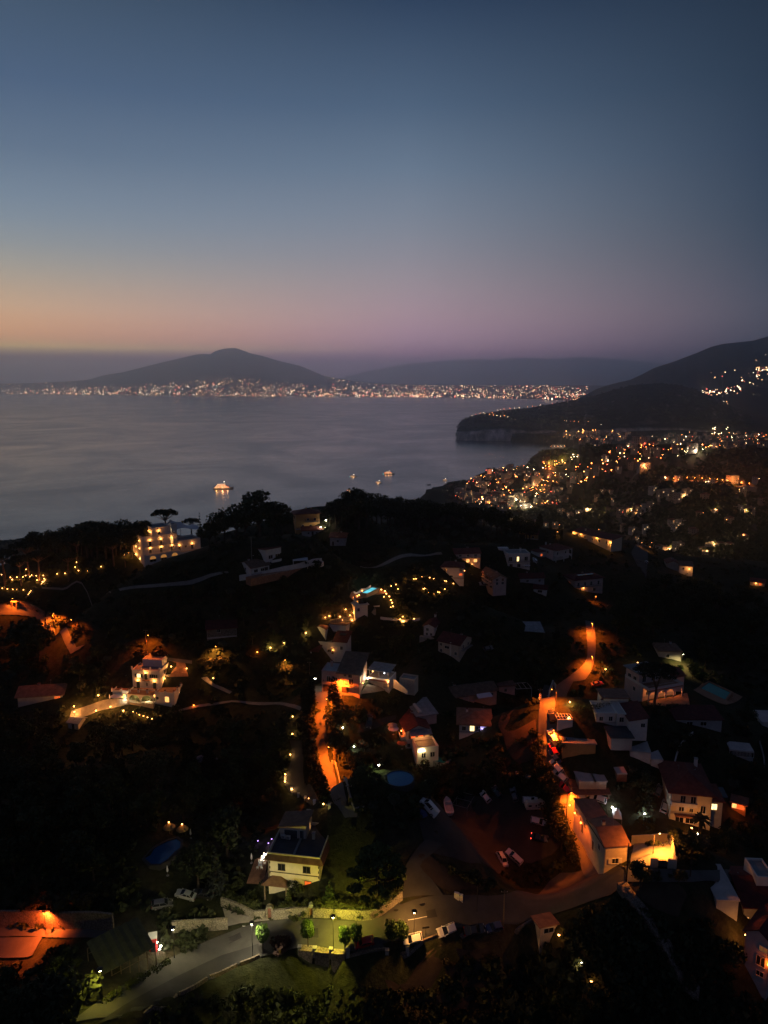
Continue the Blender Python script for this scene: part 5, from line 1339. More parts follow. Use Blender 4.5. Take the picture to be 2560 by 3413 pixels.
# --- cluster on the right slope
h = House('veranda_house', 'house with a red gable roof and a row of lit ground floor windows', 1517, 1877, 1601, 1874, 1846, 8, wall=ROSE); W_, H_ = h.W, h.H
h.vol(roof='gable', rm=REDTILE); h.wins('f', (.2, .5, .8), .2, w=1.6, h=1.5, lit=W_WARM); h.wins('f', (.2, .5, .8), H_*.66, w=1.2, h=1.0); h.balcony('f', .02, .98, H_*.6, 1.3, m=FRAME); h.lamp('f', .62, -.1, 120, out=2.5); h.box('annex', -W_*.25, -.01, 2, 6, -3, H_*.7, WHITE); h.done()
h = House('white_hip_house', 'white house with red hip roof and one orange window, left end of the cluster', 1470, 1927, 1546, 1929, 1890, 9); h.vol(roof='hip', rm=REDTILE); h.wins('f', (.2,), h.H*.6); h.win('f', .86, h.H*.28, 1.4, 1.1, lit=W_ORANGE); h.win('f', .86, h.H*.68); h.lamp('r', .5, h.H*.5, 120); h.balcony('l', .3, .9, h.H*.5); h.wins('f', (.45,), .5, w=1.2, h=.9); h.done()
h = House('balcony_block', 'long three storey block with orange glowing balconies and a brown roof', 1592, 1929, 1643, 1963, 1897, (1688, 1960)[0] and 9, wall=ROSE)
h.D = max(6, h.local(1688, 1960)[1]); W_, H_ = h.W, h.H
h.vol(roof='gable', rm=BROWNTILE, over=.7, rise=1.5)
for fl_ in (1, 2):
    z = H_*fl_/3; h.balcony('f', .03, .97, z, 1.3, solid=(fl_ == 1), wall=ROSE)
    for a in (.12, .36, .62, .86): h.win('f', a, z + .1, 1.2, 2.0, lit=W_ORANGE if (a < .5 and fl_ == 2) else None, shut=SHUT)
for a in (.15, .4, .65, .88): h.door('f', a, 0, 2.4, 2.2, m=DARKROOF)
h.lamp('f', .3, H_*.86, 160, SOD, E_SOD, out=.8); h.lamp('f', .1, H_*.52, 120, SOD, E_SOD, out=.8)
h.wins('r', (.3, .72), H_*.72); h.wins('r', (.3, .72), H_*.38); h.box('string_course', W_ + .003, W_ + .12, 0, h.D, H_*.62, H_*.64, CONC); h.done()
h = House('white_box_house', 'white flat roofed box house with a single lit upper doorway', 1692, 1893, 1766, 1891, 1849, 9); W_, H_ = h.W, h.H
h.vol(roof='flat', rm=FLATROOF); h.win('f', .12, H_*.52, 1.6, 2.0, m if False else None, shut=None); h.win('f', .45, H_*.5, 1.0, 2.2, lit=W_YEL, shut=SHUT); h.win('f', .82, H_*.52, 1.6, 2.0); h.balcony('f', .0, 1.0, H_*.47, 1.2); h.wins('f', (.15, .5, .85), .2, w=1.6, h=1.7); h.wins('l', (.4,), H_*.6); h.box('roof_annex', -W_*.2, W_*.25, 9.01, 12, -3, H_ + 1.2, WHITE); h.done()
h = House('arcaded_white_house', 'white house with two storeys of arches and a red hip roof', 1853, 1876, 1906, 1866, 1836, 13); W_, H_ = h.W, h.H
h.vol(0, W_, 2.2, 13, -3, H_, roof='hip', rm=REDTILE, over=.6); h.arches('f', 2, 0, H_*.48, 2.2); h.arches('f', 2, H_*.5, H_*.5, 2.2); h.box('gallery_floor', 0, W_, 0, 2.19, H_*.47, H_*.5, WHITE); h.box('gallery_roof', -.5, W_ + .5, -.5, 2.19, H_ + .003, H_ + .2, REDTILE); h.wins('f', (.25, .75), H_*.55, w=1.2, h=1.8); h.wins('l', (.3, .6), H_*.6)
h.vol(-W_*.45, -.01, 8, 14, -3, H_*.75, roof='hip', rm=REDTILE); h.win('f', .4, H_*.4, 1.3, 1.2, lit=W_ORANGE); h.lamp('f', .1, H_*.2, 120, SOD, E_SOD); h.chimney(W_*.3, 12, H_ + .8, 1.4); h.done()
h = House('dark_red_cottage', 'dim red roofed cottage with one white framed window at the top of the cluster', 1750, 1797, 1794, 1799, 1780, 7, wall=OCHRE); h.vol(roof='gable', rm=WINETILE); h.win('f', .6, .8, 1.2, 1.2); h.vol(-4, h.W*.7, 8, 14, -3, h.H*1.5, roof='hip', rm=WINETILE); h.done()
h = House('long_lit_house', 'long low yellow lit house with dark roofs on the edge of the valley', 1907, 1787, 2012, 1811, 1774, 8, wall=CREAM, H=3.2); W_, H_ = h.W, h.H
h.vol(0, W_*.55, 0, 8, roof='monof', rise=1.2, rm=WINETILE); h.wins('f', (.3, .75), .6, w=1.2, h=1.4); h.lamp('f', .12, 2.6, 260, WARM, E_WARM, out=.8); h.lamp('f', .55, 2.6, 120, WARM, E_WARM, out=.8)
h.vol(W_*.56, W_*1.28, -1.5, 8, -4, H_*1.05, roof='monof', rise=1.0, rm=WINETILE); h.wins('f', (.2, .5, .8), .6, w=1.0, h=1.4); h.lamp('f', .4, 2.8, 160, WARM, E_WARM, out=.8); h.lamp('f', .97, 2.0, 300, WARM, E_WARM, out=.8); h.done()
h = House('hip_roof_balcony_house', 'pale house with a red hip roof, dark solar strip and full width upper balcony', 1915, 1978, 2008, 1968, 1934, 10, wall=ROSE); W_, H_ = h.W, h.H
h.vol(roof='hip', rm=WINETILE, over=.8); h.wins('f', (.12, .36, .58, .84), H_*.5, w=1.1, h=2.0); h.balcony('f', .05, .9, H_*.46, 1.2); h.wins('f', (.2, .7), .3, w=1.4, h=1.5); h.lamp('f', .3, H_*.36, 90, WARM); h.wins('l', (.5,), H_*.5, lit=W_ORANGE); h.box('solar_panel', W_*.2, W_*.75, 2.2, 4, H_ + 1.5, H_ + 1.6, SOLAR); h.done()
h = House('small_white_outhouse', 'small white outhouse with a dark opening below the hillside cluster', 1778, 1977, 1821, 1981, 1961, 6, cat='outbuilding'); h.vol(roof='gable', rm=WINETILE, ridge='x'); h.win('f', .5, .6, 2.0, 1.2); h.done()
h = House('dim_red_house', 'dim house with a low dark red roof in front of the box house', 1734, 1945, 1814, 1943, 1927, 7, wall=GREYP); h.vol(roof='gable', rm=WINETILE, over=.6); h.wins('f', (.3, .8), .6); h.done()

# --- houses of the middle slope
h = House('white_end_house', 'white house with a long red gable roof running away from its narrow end wall', 1412, 2120, 1448, 2125, 2085, 15); h.vol(roof='gable', ridge='y', rm=WINETILE); h.win('f', .35, h.H*.55, .9, 1.1); h.wins('f', (.3, .7), .6, w=.8, h=1.0); h.wins('r', (.2, .4, .6, .8), h.H*.55, w=.9, h=1.1); h.box('terrace', -1.2, h.W + .3, -1.5, -.01, -3, .2, CONC); h.done()
h = House('beige_gable_house', 'beige house with a dark red gable roof and a white duct up its front', 1460, 2175, 1531, 2192, 2134, 9, wall=BEIGE); h.D = max(7, min(14, h.local(1584, 2168)[1])); W_, H_ = h.W, h.H
h.vol(roof='gable', rm=WINETILE, over=.6); h.wins('f', (.15, .83), H_*.12, w=.9, h=1.2); h.win('f', .15, H_*.62, .9, 1.1); h.win('f', .42, H_*.5, 1.8, 1.0); h.box('white_duct', W_*.57, W_*.62, -.3, -.003, 0, H_ + .3, WHITE); h.balcony('r', .1, .9, H_*.5); h.wins('r', (.3, .7), H_*.55); h.done()
h = House('white_split_house', 'white modern house with stepped dark red roofs and a wide upper terrace', 1040, 2172, 1150, 2182, 2099, 9); W_, H_ = h.W, h.H
h.vol(0, W_*.38, 2, 9.5, roof='gable', ridge='y', rm=REDTILE); h.win('f', .25, H_*.62, .9, 1.5)
h.vol(W_*.385, W_*.9, 6, 12, -3, H_*.98, roof='monob', rise=.9, rm=BROWNTILE); h.win('f', .3, H_*.55, 2.6, 2.0)
h.vol(W_*.68, W_*1.06, -.8, 5.9, -3, H_*.6, roof='monof', rise=1.8, rm=WINETILE); h.win('f', .62, H_*.25, .9, 1.3); h.box('solar_panel', W_*.8, W_*.98, 1.6, 4, H_*.6 + 1.75, H_*.6 + 1.85, SOLAR)
h.vol(W_*.12, W_*.675, -.5, 5.9, -3, H_*.42, roof='flat', rm=PAVE, rise=.9); h.win('f', .75, .7, 1.4, 1.1); h.door('f', .95, 0)
h.lamp('f', .97, 1.8, 60, WARM); q = MB()
for x in (-W_*.22, W_*.1): q.box(x - .15, x + .15, -5.2, -4.9, -1, 2.2, WHITE)
q.build('porch_posts', h.t); q = MB(); x0, x1 = -W_*.26, W_*.34; q.hull8([(x0,-5.5,2.2),(x1,-5.5,2.2),(x1,-.52,3.2),(x0,-.52,3.2)], [(x0,-5.5,2.42),(x1,-5.5,2.42),(x1,-.52,3.42),(x0,-.52,3.42)], WINETILE); q.build('porch_roof', h.t)
h.last = (-W_*.26, W_*.3, -4, -.5, 0, 2.2); h.lamp('f', .3, 1.9, 80, (1, .2, .1), E_RED); h.lamp('f', .7, 1.2, 80, WARM); h.done()

h = House('pink_house', 'pink three storey house with a big brown pitched roof, orange lit at street level', 1073, 2303, 1198, 2314, 2226, 11, wall=PINK); W_, H_ = h.W, h.H
h.vol(0, W_*.46, 0, 7, -3, H_*.86, roof='flat', rm=PALEROOF, rise=.3); h.win('f', .4, H_*.42, 1.1, 2.0); h.win('f', .8, H_*.48, 1.2, 1.3); h.balcony('f', .1, .62, H_*.4, 1.1); h.door('f', .3, 0, 2.6, 2.4, m=SHUT)
h.vol(W_*.462, W_, 0, 11, -3, H_*.86, roof='monof', rise=2.4, rm=BROWNTILE, over=.8); h.win('f', .3, H_*.72, .9, .8); h.win('f', .55, H_*.68, 1.2, 1.0); h.win('f', .6, H_*.38, 1.4, 1.9, frame=FRAME); h.balcony('f', .3, 1.0, H_*.35, 1.1); h.win('r', .12, H_*.42, .8, 2.0, lit=W_YEL); h.win('f', .22, H_*.4, .5, 1.0, lit=emit('red_lit_pane', (1,.08,.03), .6)); h.door('f', .3, 0, 2.4, 2.3, m=SHUT); h.wins('r', (.5,), H_*.6)
h.lamp('r', .3, 2.4, 0); h.done()
pinkh = h
h = House('terrace_annex', 'white garage annex with floodlit terrace and a dark canopy on its roof', 1226, 2284, 1297, 2295, 2259, 7, wall=WHITE); W_, H_ = h.W, h.H
h.vol(roof='flat', rm=PAVE, rise=.35); h.door('f', .55, 0, 2.6, 2.3, m=FRAME); h.door('f', .82, 0, 1.2, 2.3, m=GREYP); h.box('tiled_eave', 0, W_, -.9, -.003, H_ - .35, H_ - .15, REDTILE)
h.lamp('f', .02, 2.7, 520, WHT, E_WHITE, out=.6, r=.22); h.lamp('f', .98, 2.5, 420, WARM, E_WARM, out=.6, r=.22)
q = MB()
for x in (.4, W_*.5, W_ - .4):
    for y in (.6, 6.2): q.tube((x, y, H_), (x, y, H_ + 2.7), .09, .09, WOOD, 6)
q.build('canopy_posts', h.t); q = MB(); q.hull8([(-.2,.2,H_+2.7),(W_+.2,.2,H_+2.7),(W_+.2,6.6,H_+3.1),(-.2,6.6,H_+3.1)], [(-.2,.2,H_+2.82),(W_+.2,.2,H_+2.82),(W_+.2,6.6,H_+3.22),(-.2,6.6,H_+3.22)], SHEET); q.build('canopy', h.t)
h.last = (0, W_, 1, 6, H_, H_ + 2.7); h.lamp('f', .2, H_ + 2.2, 50, WARM); h.lamp('f', .75, H_ + 2.2, 40, COOL, E_COOL)
h.vol(W_*1.3, W_*2.0, 4, 8, -3, H_*.75, roof='flat', rm=FLATROOF, wall=BEIGE); q = MB(); q.hull8([(W_*1.1,2,-.5),(W_*1.9,-1.2,-.5),(W_*1.9,-.9,-.5),(W_*1.1,2.3,-.5)], [(W_*1.1,2,H_*1.1),(W_*1.9,-1.2,.8),(W_*1.9,-.9,.8),(W_*1.1,2.3,H_*1.1)], WHITE); q.build('sloped_wall', h.t); h.done()

# --- villa with terraces at the left
h = House('terraced_villa', 'white villa with lamp lit terraces around a taller central block, at the left', 377, 2332, 582, 2343, 2304, 19, cat='villa'); W_, H_ = h.W, h.H
h.vol(0, W_*.27, 0, 12, roof='flat', rm=TERRA, rise=.5, name='wing'); h.win('f', .62, .5, 1.8, 1.9, lit=W_WARM, shut=GREENSHUT)
h.vol(W_*.27, W_*.69, 1.8, 12, -3, H_, roof='flat', rm=TERRA, rise=.35, name='centre_wing'); h.door('f', .28, 0, 1.5, 2.3, m=GREENSHUT, lit=W_WARM); h.door('f', .85, 0, 1.5, 2.3, m=GREENSHUT, lit=W_WARM); h.arches('f', 2, 0, H_ - .1, 3.2); h.box('loggia_floor', W_*.27, W_*.69, -1.6, 1.79, -3, -.02, PAVE); h.box('loggia_roof', W_*.27, W_*.69, -1.45, 1.79, H_ - .09, H_ + .1, TERRA)
light('POINT', h.t, (W_*.36, .4, 2.2), 600, (1, .7, .3), .2); light('POINT', h.t, (W_*.58, .4, 2.2), 700, (1, .7, .3), .2)
h.vol(W_*.69, W_, 0, 19, roof='flat', rm=TERRA, rise=.5, name='wing'); h.door('f', .62, 0, 1.7, 2.3, m=GREENSHUT, lit=W_WARM); h.win('f', .12, 1.0, .8, 1.0); h.win('r', .25, .8, 1.2, 1.3, lit=W_YEL); h.win('r', .6, .8, 1.2, 1.6, lit=W_YEL); h.lamp('r', .55, 2.8, 140, WARM)
for x, y in [(W_*k/7, -.05) for k in range(8)] + [(W_ - .05, k*3.2) for k in range(1, 6)]:
    q = MB(); q.box(-.3, .3, -.28, .28, 0, 1.1, WHITE); q.lathe([(.18, 0), (.42, .35), (.38, .45)], (0, 0, 1.1), REDTILE, 8); q.build('parapet_pier', h.t, (x, y, H_))
Hm = H_ + 6.6
h.vol(W_*.26, W_*.71, 3.6, 13, H_, Hm, roof='flat', rm=FLATROOF, rise=.3, name='main_block'); h.win('f', .24, Hm - 2.5, 1.3, 1.3, lit=W_YEL, shut=GREENSHUT); h.win('f', .78, Hm - 2.5, 1.3, 1.3, lit=None, shut=GREENSHUT); h.door('f', .5, Hm - 3.2, 1.1, 2.3, m=GREENSHUT); h.balcony('f', .38, .64, Hm - 3.2, 1.1, wall=TERRA)
h.door('f', .2, H_ + .1, 1.2, 2.4, m=GREENSHUT); h.door('f', .8, H_ + .1, 1.2, 2.4, m=GREENSHUT); h.win('f', .52, H_ + .9, .6, 1.4)
h.lamp('f', .5, Hm - .6, 110); h.lamp('f', .2, H_ + 3.1, 110); h.lamp('f', .8, H_ + 3.1, 110); h.lamp('r', .35, H_ + 2.6, 160); h.win('r', .5, Hm - 2.4, 1.0, 1.3, shut=GREENSHUT); h.win('l', .5, Hm - 2.4)
q = MB()
for x in (.26, .41, .56, .71):
    for y in (3.75, 12.8): q.box(W_*x - .22, W_*x + .22, y - .22, y + .22, Hm + .3, Hm + 1.4, WHITE)
q.build('roof_piers', h.t)
h.vol(W_*.36, W_*.68, 7.5, 12.8, Hm, Hm + 2.4, roof='flat', rm=FLATROOF, rise=.4, name='roof_pavilion')
h.vol(W_*.71 + .01, W_*.78, 8, 14, H_, H_ + 3.2, roof='slab', rm=FLATROOF, over=.2, name='stair_block'); h.lamp('r', .4, H_ + 2.3, 200); h.win('r', .7, H_ + .4, 1.0, 2.0, lit=W_YEL); h.done()

# --- sheds and dwellings in the middle
h = House('brown_roof_row', 'long low row of sheds with brown tiled roofs behind the dark house', 1472, 2352, 1658, 2324, 2330, 8, wall=BEIGE); W_, H_ = h.W, h.H
h.vol(0, W_*.58, 0, 9, roof='gable', rm=BROWNTILE, over=.6); h.wins('f', (.3,), .8, w=.8, h=.8); h.door('f', .75, 0, 1.8, 2.1, m=GREYP)
h.vol(W_*.582, W_, .6, 8, -3, H_*1.08, roof='gable', rm=BROWNTILE, over=.6); h.win('f', .8, .8, .8, .9); q = MB(); q.hull8([(W_*.6,-2.5,1.8),(W_*.86,-2.5,1.8),(W_*.86,.55,2.5),(W_*.6,.55,2.5)], [(W_*.6,-2.5,1.9),(W_*.86,-2.5,1.9),(W_*.86,.55,2.6),(W_*.6,.55,2.6)], CANVAS); q.build('awning', h.t); h.done()
h = House('small_orange_shed', 'small orange lit flat roofed shed by the bend with a white pergola frame', 1664, 2313, 1716, 2310, 2288, 6, cat='shed', wall=ROSE); h.vol(roof='slab', rm=SHEETRED); h.win('f', .4, .8, .9, 1.2); W_ = h.W
q = MB()
for k in range(4): q.box(W_ + k*1.9, W_ + k*1.9 + .12, -2, 3, 2.3, 2.42, FRAME)
for y in (-2, 3): q.box(W_ + .121, W_ + 5.699, y, y + .12, 2.43, 2.55, FRAME); q.box(W_ + 5.7, W_ + 5.82, y, y + .12, -1, 2.29, FRAME)
q.build('pergola_frame', h.t); h.done()
h = House('guesthouse', 'guesthouse with a dark red gable roof, orange lit balconies and a bright front terrace', 1353, 2496, 1432, 2487, 2437, 14, cat='guesthouse'); W_, H_ = h.W, h.H
h.vol(roof='gable', ridge='y', rm=WINETILE, over=.5, rise=1.6)
for a in (.25, .5, .78): h.win('l', a, H_*.56, 1.2, 2.0, lit=W_ORANGE); h.win('l', a, .4, 1.2, 1.8)
h.balcony('l', .05, .97, H_*.5, 1.4, solid=True); h.lamp('l', .1, H_*.93, 130, WARM, out=.8); h.lamp('l', .45, H_*.8, 130, SOD, E_WARM, out=.8); h.lamp('l', .8, H_*.8, 150, SOD, E_WARM, out=.8)
h.wins('f', (.3, .62), H_*.55, w=1.3, h=2.0, lit=W_ORANGE, shut=SHUT); h.win('f', .12, .5, .9, 1.2)
q = MB(); q.hull8([(W_*.1,-2.6,H_*.9),(W_*1.02,-2.6,H_*.9),(W_*1.02,-.003,H_*1.04),(W_*.1,-.003,H_*1.04)], [(W_*.1,-2.6,H_*.9+.1),(W_*1.02,-2.6,H_*.9+.1),(W_*1.02,-.003,H_*1.04+.1),(W_*.1,-.003,H_*1.04+.1)], SHEET); q.build('terrace_awning', h.t)
h.vol(W_*.25, W_*1.12, -6.4, -.01, -5, H_*.42, roof='flat', rm=PAVE, rise=1.0, name='terrace'); h.wins('f', (.3, .72), H_*.02, w=1.3, h=1.5); light('POINT', h.t, (W_*.6, -1.6, H_*.42 + 2.3), 420, (1, .38, .10), .25); h.last = (W_*.25, W_*1.12, -6.4, -.01, -5, H_*.42)
K = 12; q = MB(); q.add([(0, -.05, 0)] + [(1.2*math.cos(math.pi*i/K), -.05, 1.2*math.sin(math.pi*i/K)) for i in range(K + 1)], [(0, i + 2, i + 1) for i in range(K)], emit('arch_lamp', (1, .75, .35), 7)); q.build('lit_arch', h.t, h.face('f', .2, H_*.42 - .4, .03), 0)
light('POINT', h.t, (*h.face('f', .2, H_*.42 - .3, 1.2),), 240, (1, .7, .28), .25); h.done()
h = House('dark_bungalow', 'dim bungalow with a dark hip roof and one bright yellow window', 1531, 2441, 1632, 2446, 2411, 10); h.vol(roof='hip', rm=BROWNTILE, over=1.0); h.win('f', .42, .7, 1.3, 1.7, lit=W_YEL); h.win('f', .62, .7, 1.3, 1.7); h.win('f', .15, .8); h.lamp('f', .75, 1.8, 20, (.5, .4, 1), emit('violet_bulb', (.5, .35, 1), 6)); h.done()
h = House('tin_roof_shed', 'long dark shed roof between the guesthouse and the bungalow', 1390, 2420, 1455, 2410, 2388, 10, cat='shed', wall=GREYP); h.vol(roof='monof', rise=.8, rm=SHEET); h.box('roof_light', 1, 2, 1, 9, h.H + .45, h.H + 1.0, FRAME); h.done()

# --- arcaded villa at right
h = House('arcaded_villa', 'villa with an orange lit arcade and white roof terrace behind an umbrella pine', 2161, 2340, 2274, 2320, 2304, 14, cat='villa', wall=ROSE); h.D = max(10, min(20, h.local(2101, 2287)[1])); W_, H_ = h.W, h.H; D_ = h.D
h.vol(0, W_, 3.0, D_, -3, H_, roof='flat', rm=TERRA, rise=.1); h.arches('f', 4, 0, H_ - .25, 3.0); h.box('arcade_roof', 0, W_, 0, 2.99, H_ - .24, H_ + .1, TERRA); h.rail(0, W_, .1, D_, H_ + .1, WHITE, .9, solid=True, sides='flr', name='parapet'); h.wins('f', (.15, .62), .8, w=1.2, h=1.6); h.wins('l', (.55,), 1.0)
for x in (.15, .4, .63, .88): light('POINT', h.t, (W_*x, 1.4, 2.3), 130, (1, .34, .10), .15)
h.vol(W_*.02, W_*.62, 5.5, D_, H_, H_*2, roof='slab', rm=FLATROOF, over=.8); h.wins('f', (.25, .7), H_ + .6, w=1.4, h=1.9); h.wins('l', (.3, .7), H_ + .8, w=1.4, h=1.2)
h.vol(W_*1.0 + .02, W_*1.5, 7, 14, -3, H_*.95, roof='gable', rm=REDTILE); h.win('f', .5, .8); h.done()
h = House('white_stepped_house', 'white flat roofed house with a dark red roofed right wing, below the arcaded villa', 1986, 2411, 2053, 2412, 2378, 8); W_, H_ = h.W, h.H
h.vol(roof='flat', rm=PALEROOF, rise=.25); h.win('f', .72, .9, 1.0, 1.3); h.win('f', .25, .9, 1.0, 1.2, shut=None)
h.vol(W_, W_*1.45, -.8, 8, -3, H_*1.05, roof='flat', rm=PALEROOF, rise=.2); h.win('f', .5, 1.0, 1.2, 1.4); h.vol(W_*1.45, W_*2.3, -4.2, 6, -3, H_*1.0, roof='monol', rise=-1.0 + 1.9, rm=WINETILE); h.win('f', .75, 1.2, 1.1, 1.1); h.win('l', .6, 1.3, 1.0, 1.3); h.vol(W_*.7, W_*2.0, 8.02, 14, -3, H_*1.35, roof='slab', rm=SHEETRED); h.vol(W_*.4, W_*1.4, -8, -2, -4, -.2, roof='slab', rm=DARKROOF, wall=GREYP, name='lower_annex'); h.done()
h = House('glazed_shed', 'roadside shed with a dark glazed roof and a white front wall', 1857, 2428, 1908, 2428, 2411, 11, cat='shed', wall=WHITE, H=2.7); W_, H_ = h.W, h.H
h.vol(0, W_, 0, .4, -2, H_); q = MB()
for k in range(6): q.box(k*W_/5 - .05, k*W_/5 + .05, .4, 9, H_ + .1, H_ + .2, FRAME)
for k in range(5): q.box(0, W_, 1.5 + k*1.7, 1.58 + k*1.7, H_ + .21, H_ + .26, FRAME)
q.build('roof_frame', h.t); h.box('glass_roof', 0, W_, .4, 9, H_ + .02, H_ + .08, GLASS); h.vol(0, W_*.65, 9.01, 12, -2, H_*1.3, roof='slab', rm=PALEROOF, over=.2); h.vol(W_*1.05, W_*2.1, 3, 9, -2, H_*.7, roof='slab', rm=SHEET, over=.2); h.done()
h = House('grey_roof_workshop', 'workshop with two wide grey flat roofs along the orange road', 1874, 2514, 1984, 2518, 2501, 8.5, cat='workshop', wall=OCHRE, H=2.9); W_, H_ = h.W, h.H
h.vol(0, W_, 0, 9, -2, H_, roof='monob', rise=.5, rm=SHEET, over=.3); h.vol(0, W_*.5, 9.05, 15.5, -2, H_*1.1, roof='monob', rise=.4, rm=SHEET, over=.2); h.vol(W_*.51, W_*.92, 9.6, 15, -2, H_*.9, roof='slab', rm=SHEETRED, over=.1); q = MB()
for x in (.62, .76, .9): q.box(W_*x - .08, W_*x + .08, 10.2, 14.2, H_*.9 + .29, H_*.9 + .4, FRAME)
for y in (10.2, 14.1): q.box(W_*.62 + .081, W_*.9 - .081, y, y + .1, H_*.9 + .29, H_*.9 + .4, FRAME)
q.build('skylight_frame', h.t); h.win('f', .7, .4, 2.2, .5); h.done()
h = House('pale_roof_store', 'large store with a pale L shaped flat roof and small brick chimney', 1929, 2650, 2019, 2650, 2606, 12, cat='store', wall=BEIGE); W_, H_ = h.W, h.H
h.vol(0, W_*.58, 0, 21, -3, H_, roof='slab', rm=PALEROOF, over=.25); h.vol(W_*.581, W_, 0, 12.5, -3, H_, roof='slab', rm=PALEROOF, over=.25); h.chimney(W_*.68, 11, H_ + .3, .9, .7, REDTILE)
h.vol(-W_*.34, -.3, 8, 17, -2, H_*.55, roof='slab', rm=SHEETRED, over=.1, name='lean_to'); q = MB()
for k in range(3): q.box(-W_*.34, -.3, 9 + k*3.4, 9.12 + k*3.4, H_*.55 + .29, H_*.55 + .4, FRAME)
q.build('skylight_frame', h.t); h.vol(-W_*.3, -.3, .5, 7.9, -2, H_*.5, roof='slab', rm=SHEETRED, over=.1, name='lean_to'); h.done()
h = House('carport', 'open carport with a wide rust brown sheet roof in front of the pale roofed store', 1914, 2684, 2031, 2684, 2648, 7, cat='carport', wall=BEIGE); W_, H_ = h.W, h.H
q = MB()
for x in (.2, W_*.33, W_*.66, W_ - .2):
    for y in (.3, 6.2): q.box(x - .12, x + .12, y - .12, y + .12, -1, H_ - .02, WOOD)
q.build('posts', h.t); q = MB(); q.hull8([(-.3,-.3,H_),(W_+.3,-.3,H_),(W_+.3,6.8,H_+1.2),(-.3,6.8,H_+1.2)], [(-.3,-.3,H_+.15),(W_+.3,-.3,H_+.15),(W_+.3,6.8,H_+1.35),(-.3,6.8,H_+1.35)], SHEETRED); q.build('roof', h.t); h.boxes.append((0, W_, 0, 7, 0, H_ + 1)); h.done()
h = House('roadside_house', 'long orange lit house along the road with a dark gable roof at its near end', 2013, 2892, 2092, 2886, 2821, 26, wall=BEIGE); h.D = max(18, min(34, h.local(1944, 2731)[1])); W_, H_, D_ = h.W, h.H, h.D
h.vol(0, W_, 0, 9.5, roof='gable', rm=SHEETRED, over=.35, rise=1.3); h.win('f', .45, .9, 1.4, 1.2, shut=FRAME); h.box('gutter', -.45, -.3, -.3, 9.8, H_ - .2, H_ - .08, METAL); h.win('l', .7, H_*.45, 1.0, 1.3); h.door('l', .35, 0)
h.vol(0, W_*.95, 9.52, D_, -3, H_*.86, roof='monor', rise=.7, rm=SHEETRED, over=.3); h.wins('l', (.2, .5, .8), H_*.4, w=.9, h=1.2); h.door('l', .65, 0); [h.lamp('l', a, H_*.84, 1000, SOD, E_SOD, out=1.6, spot=128) for a in (.12, .5, .95)]; h.done()  # the three sodium wall lamps are added to wash the road side orange
h = House('red_hip_villa', 'large house with a dark red hip roof, white plant filled balcony and lit side window', 2229, 2740, 2366, 2754, 2638, 15, wall=CREAM); W_, H_ = h.W, h.H
h.vol(roof='hip', rm=REDTILE, over=.9, rise=3.4); h.balcony('f', .0, .62, H_*.66, 1.6, solid=True, wall=WHITE); h.wins('f', (.3, .55), H_*.68, w=1.2, h=1.9); h.win('f', .28, H_*.4, 1.2, 1.3, shut=FRAME); h.win('f', .52, H_*.4, .9, .9); h.box('brown_band', 0, W_*.6, -.25, -.003, H_*.58, H_*.63, SHEETRED); h.box('awning_band', W_*.12, W_*.66, -1.2, -.003, H_*.27, H_*.31, SHEETRED); h.wins('f', (.25, .5), .3, w=2.0, h=1.7); h.win('f', .8, H_*.4, 1.2, 2.0); h.chimney(W_*.85, 12, H_ + 1.6, 2.0, .8, WHITE)
h.vol(W_*1.0 + .02, W_*1.32, 2, 10, -3, H_*.7, roof='hip', rm=REDTILE, wall=GREYP); h.win('f', .35, H_*.42, 1.5, 1.6, lit=W_YEL); h.box('solar_panel', W_*1.36, W_*1.5, 4, 9, H_*.7, H_*.7 + .1, SOLAR)
plants = []
h.done()
h = House('lower_grey_house', 'tall grey house with white framed windows cut by the right edge of the view', 2471, 3250, 2556, 3298, 3100, 10, wall=GREYP); W_, H_ = h.W, h.H
h.vol(0, W_, 0, 12, roof='gable', ridge='y', rm=WINETILE, over=.5, rise=1.6); h.win('f', .72, H_*.74, 1.4, 1.0, lit=emit('dim_lit_pane', (1, .4, .12), .12)); h.win('f', .66, H_*.42, 1.5, 2.0); h.win('f', .68, H_*.2, 1.3, 1.0); h.lamp('f', .97, H_*.55, 120, SOD, E_SOD); h.lamp('l', .9, H_*.8, 200, WARM); h.done()
h = House('pale_roof_shed', 'shed with a pale sheet roof beside the lower grey house', 2385, 3046, 2458, 3050, 3022, 10, H=3.2, cat='shed', wall=GREYP); h.vol(roof='monof', rise=.5, rm=PALEROOF, over=.2); h.done()
h = House('dark_roof_house', 'dark house with a low red roof and small lit window behind the pale roofed shed', 2475, 3085, 2580, 3090, 3028, 12, H=4.5, wall=GREYP); h.vol(roof='gable', rm=WINETILE); h.win('f', .1, .6, .8, 1.4, lit=W_WARM); h.vol(h.W*.62, h.W*1.2, 4, 10, h.H, h.H + 3.4, roof='flat', rm=FLATROOF, wall=WHITE); h.done()

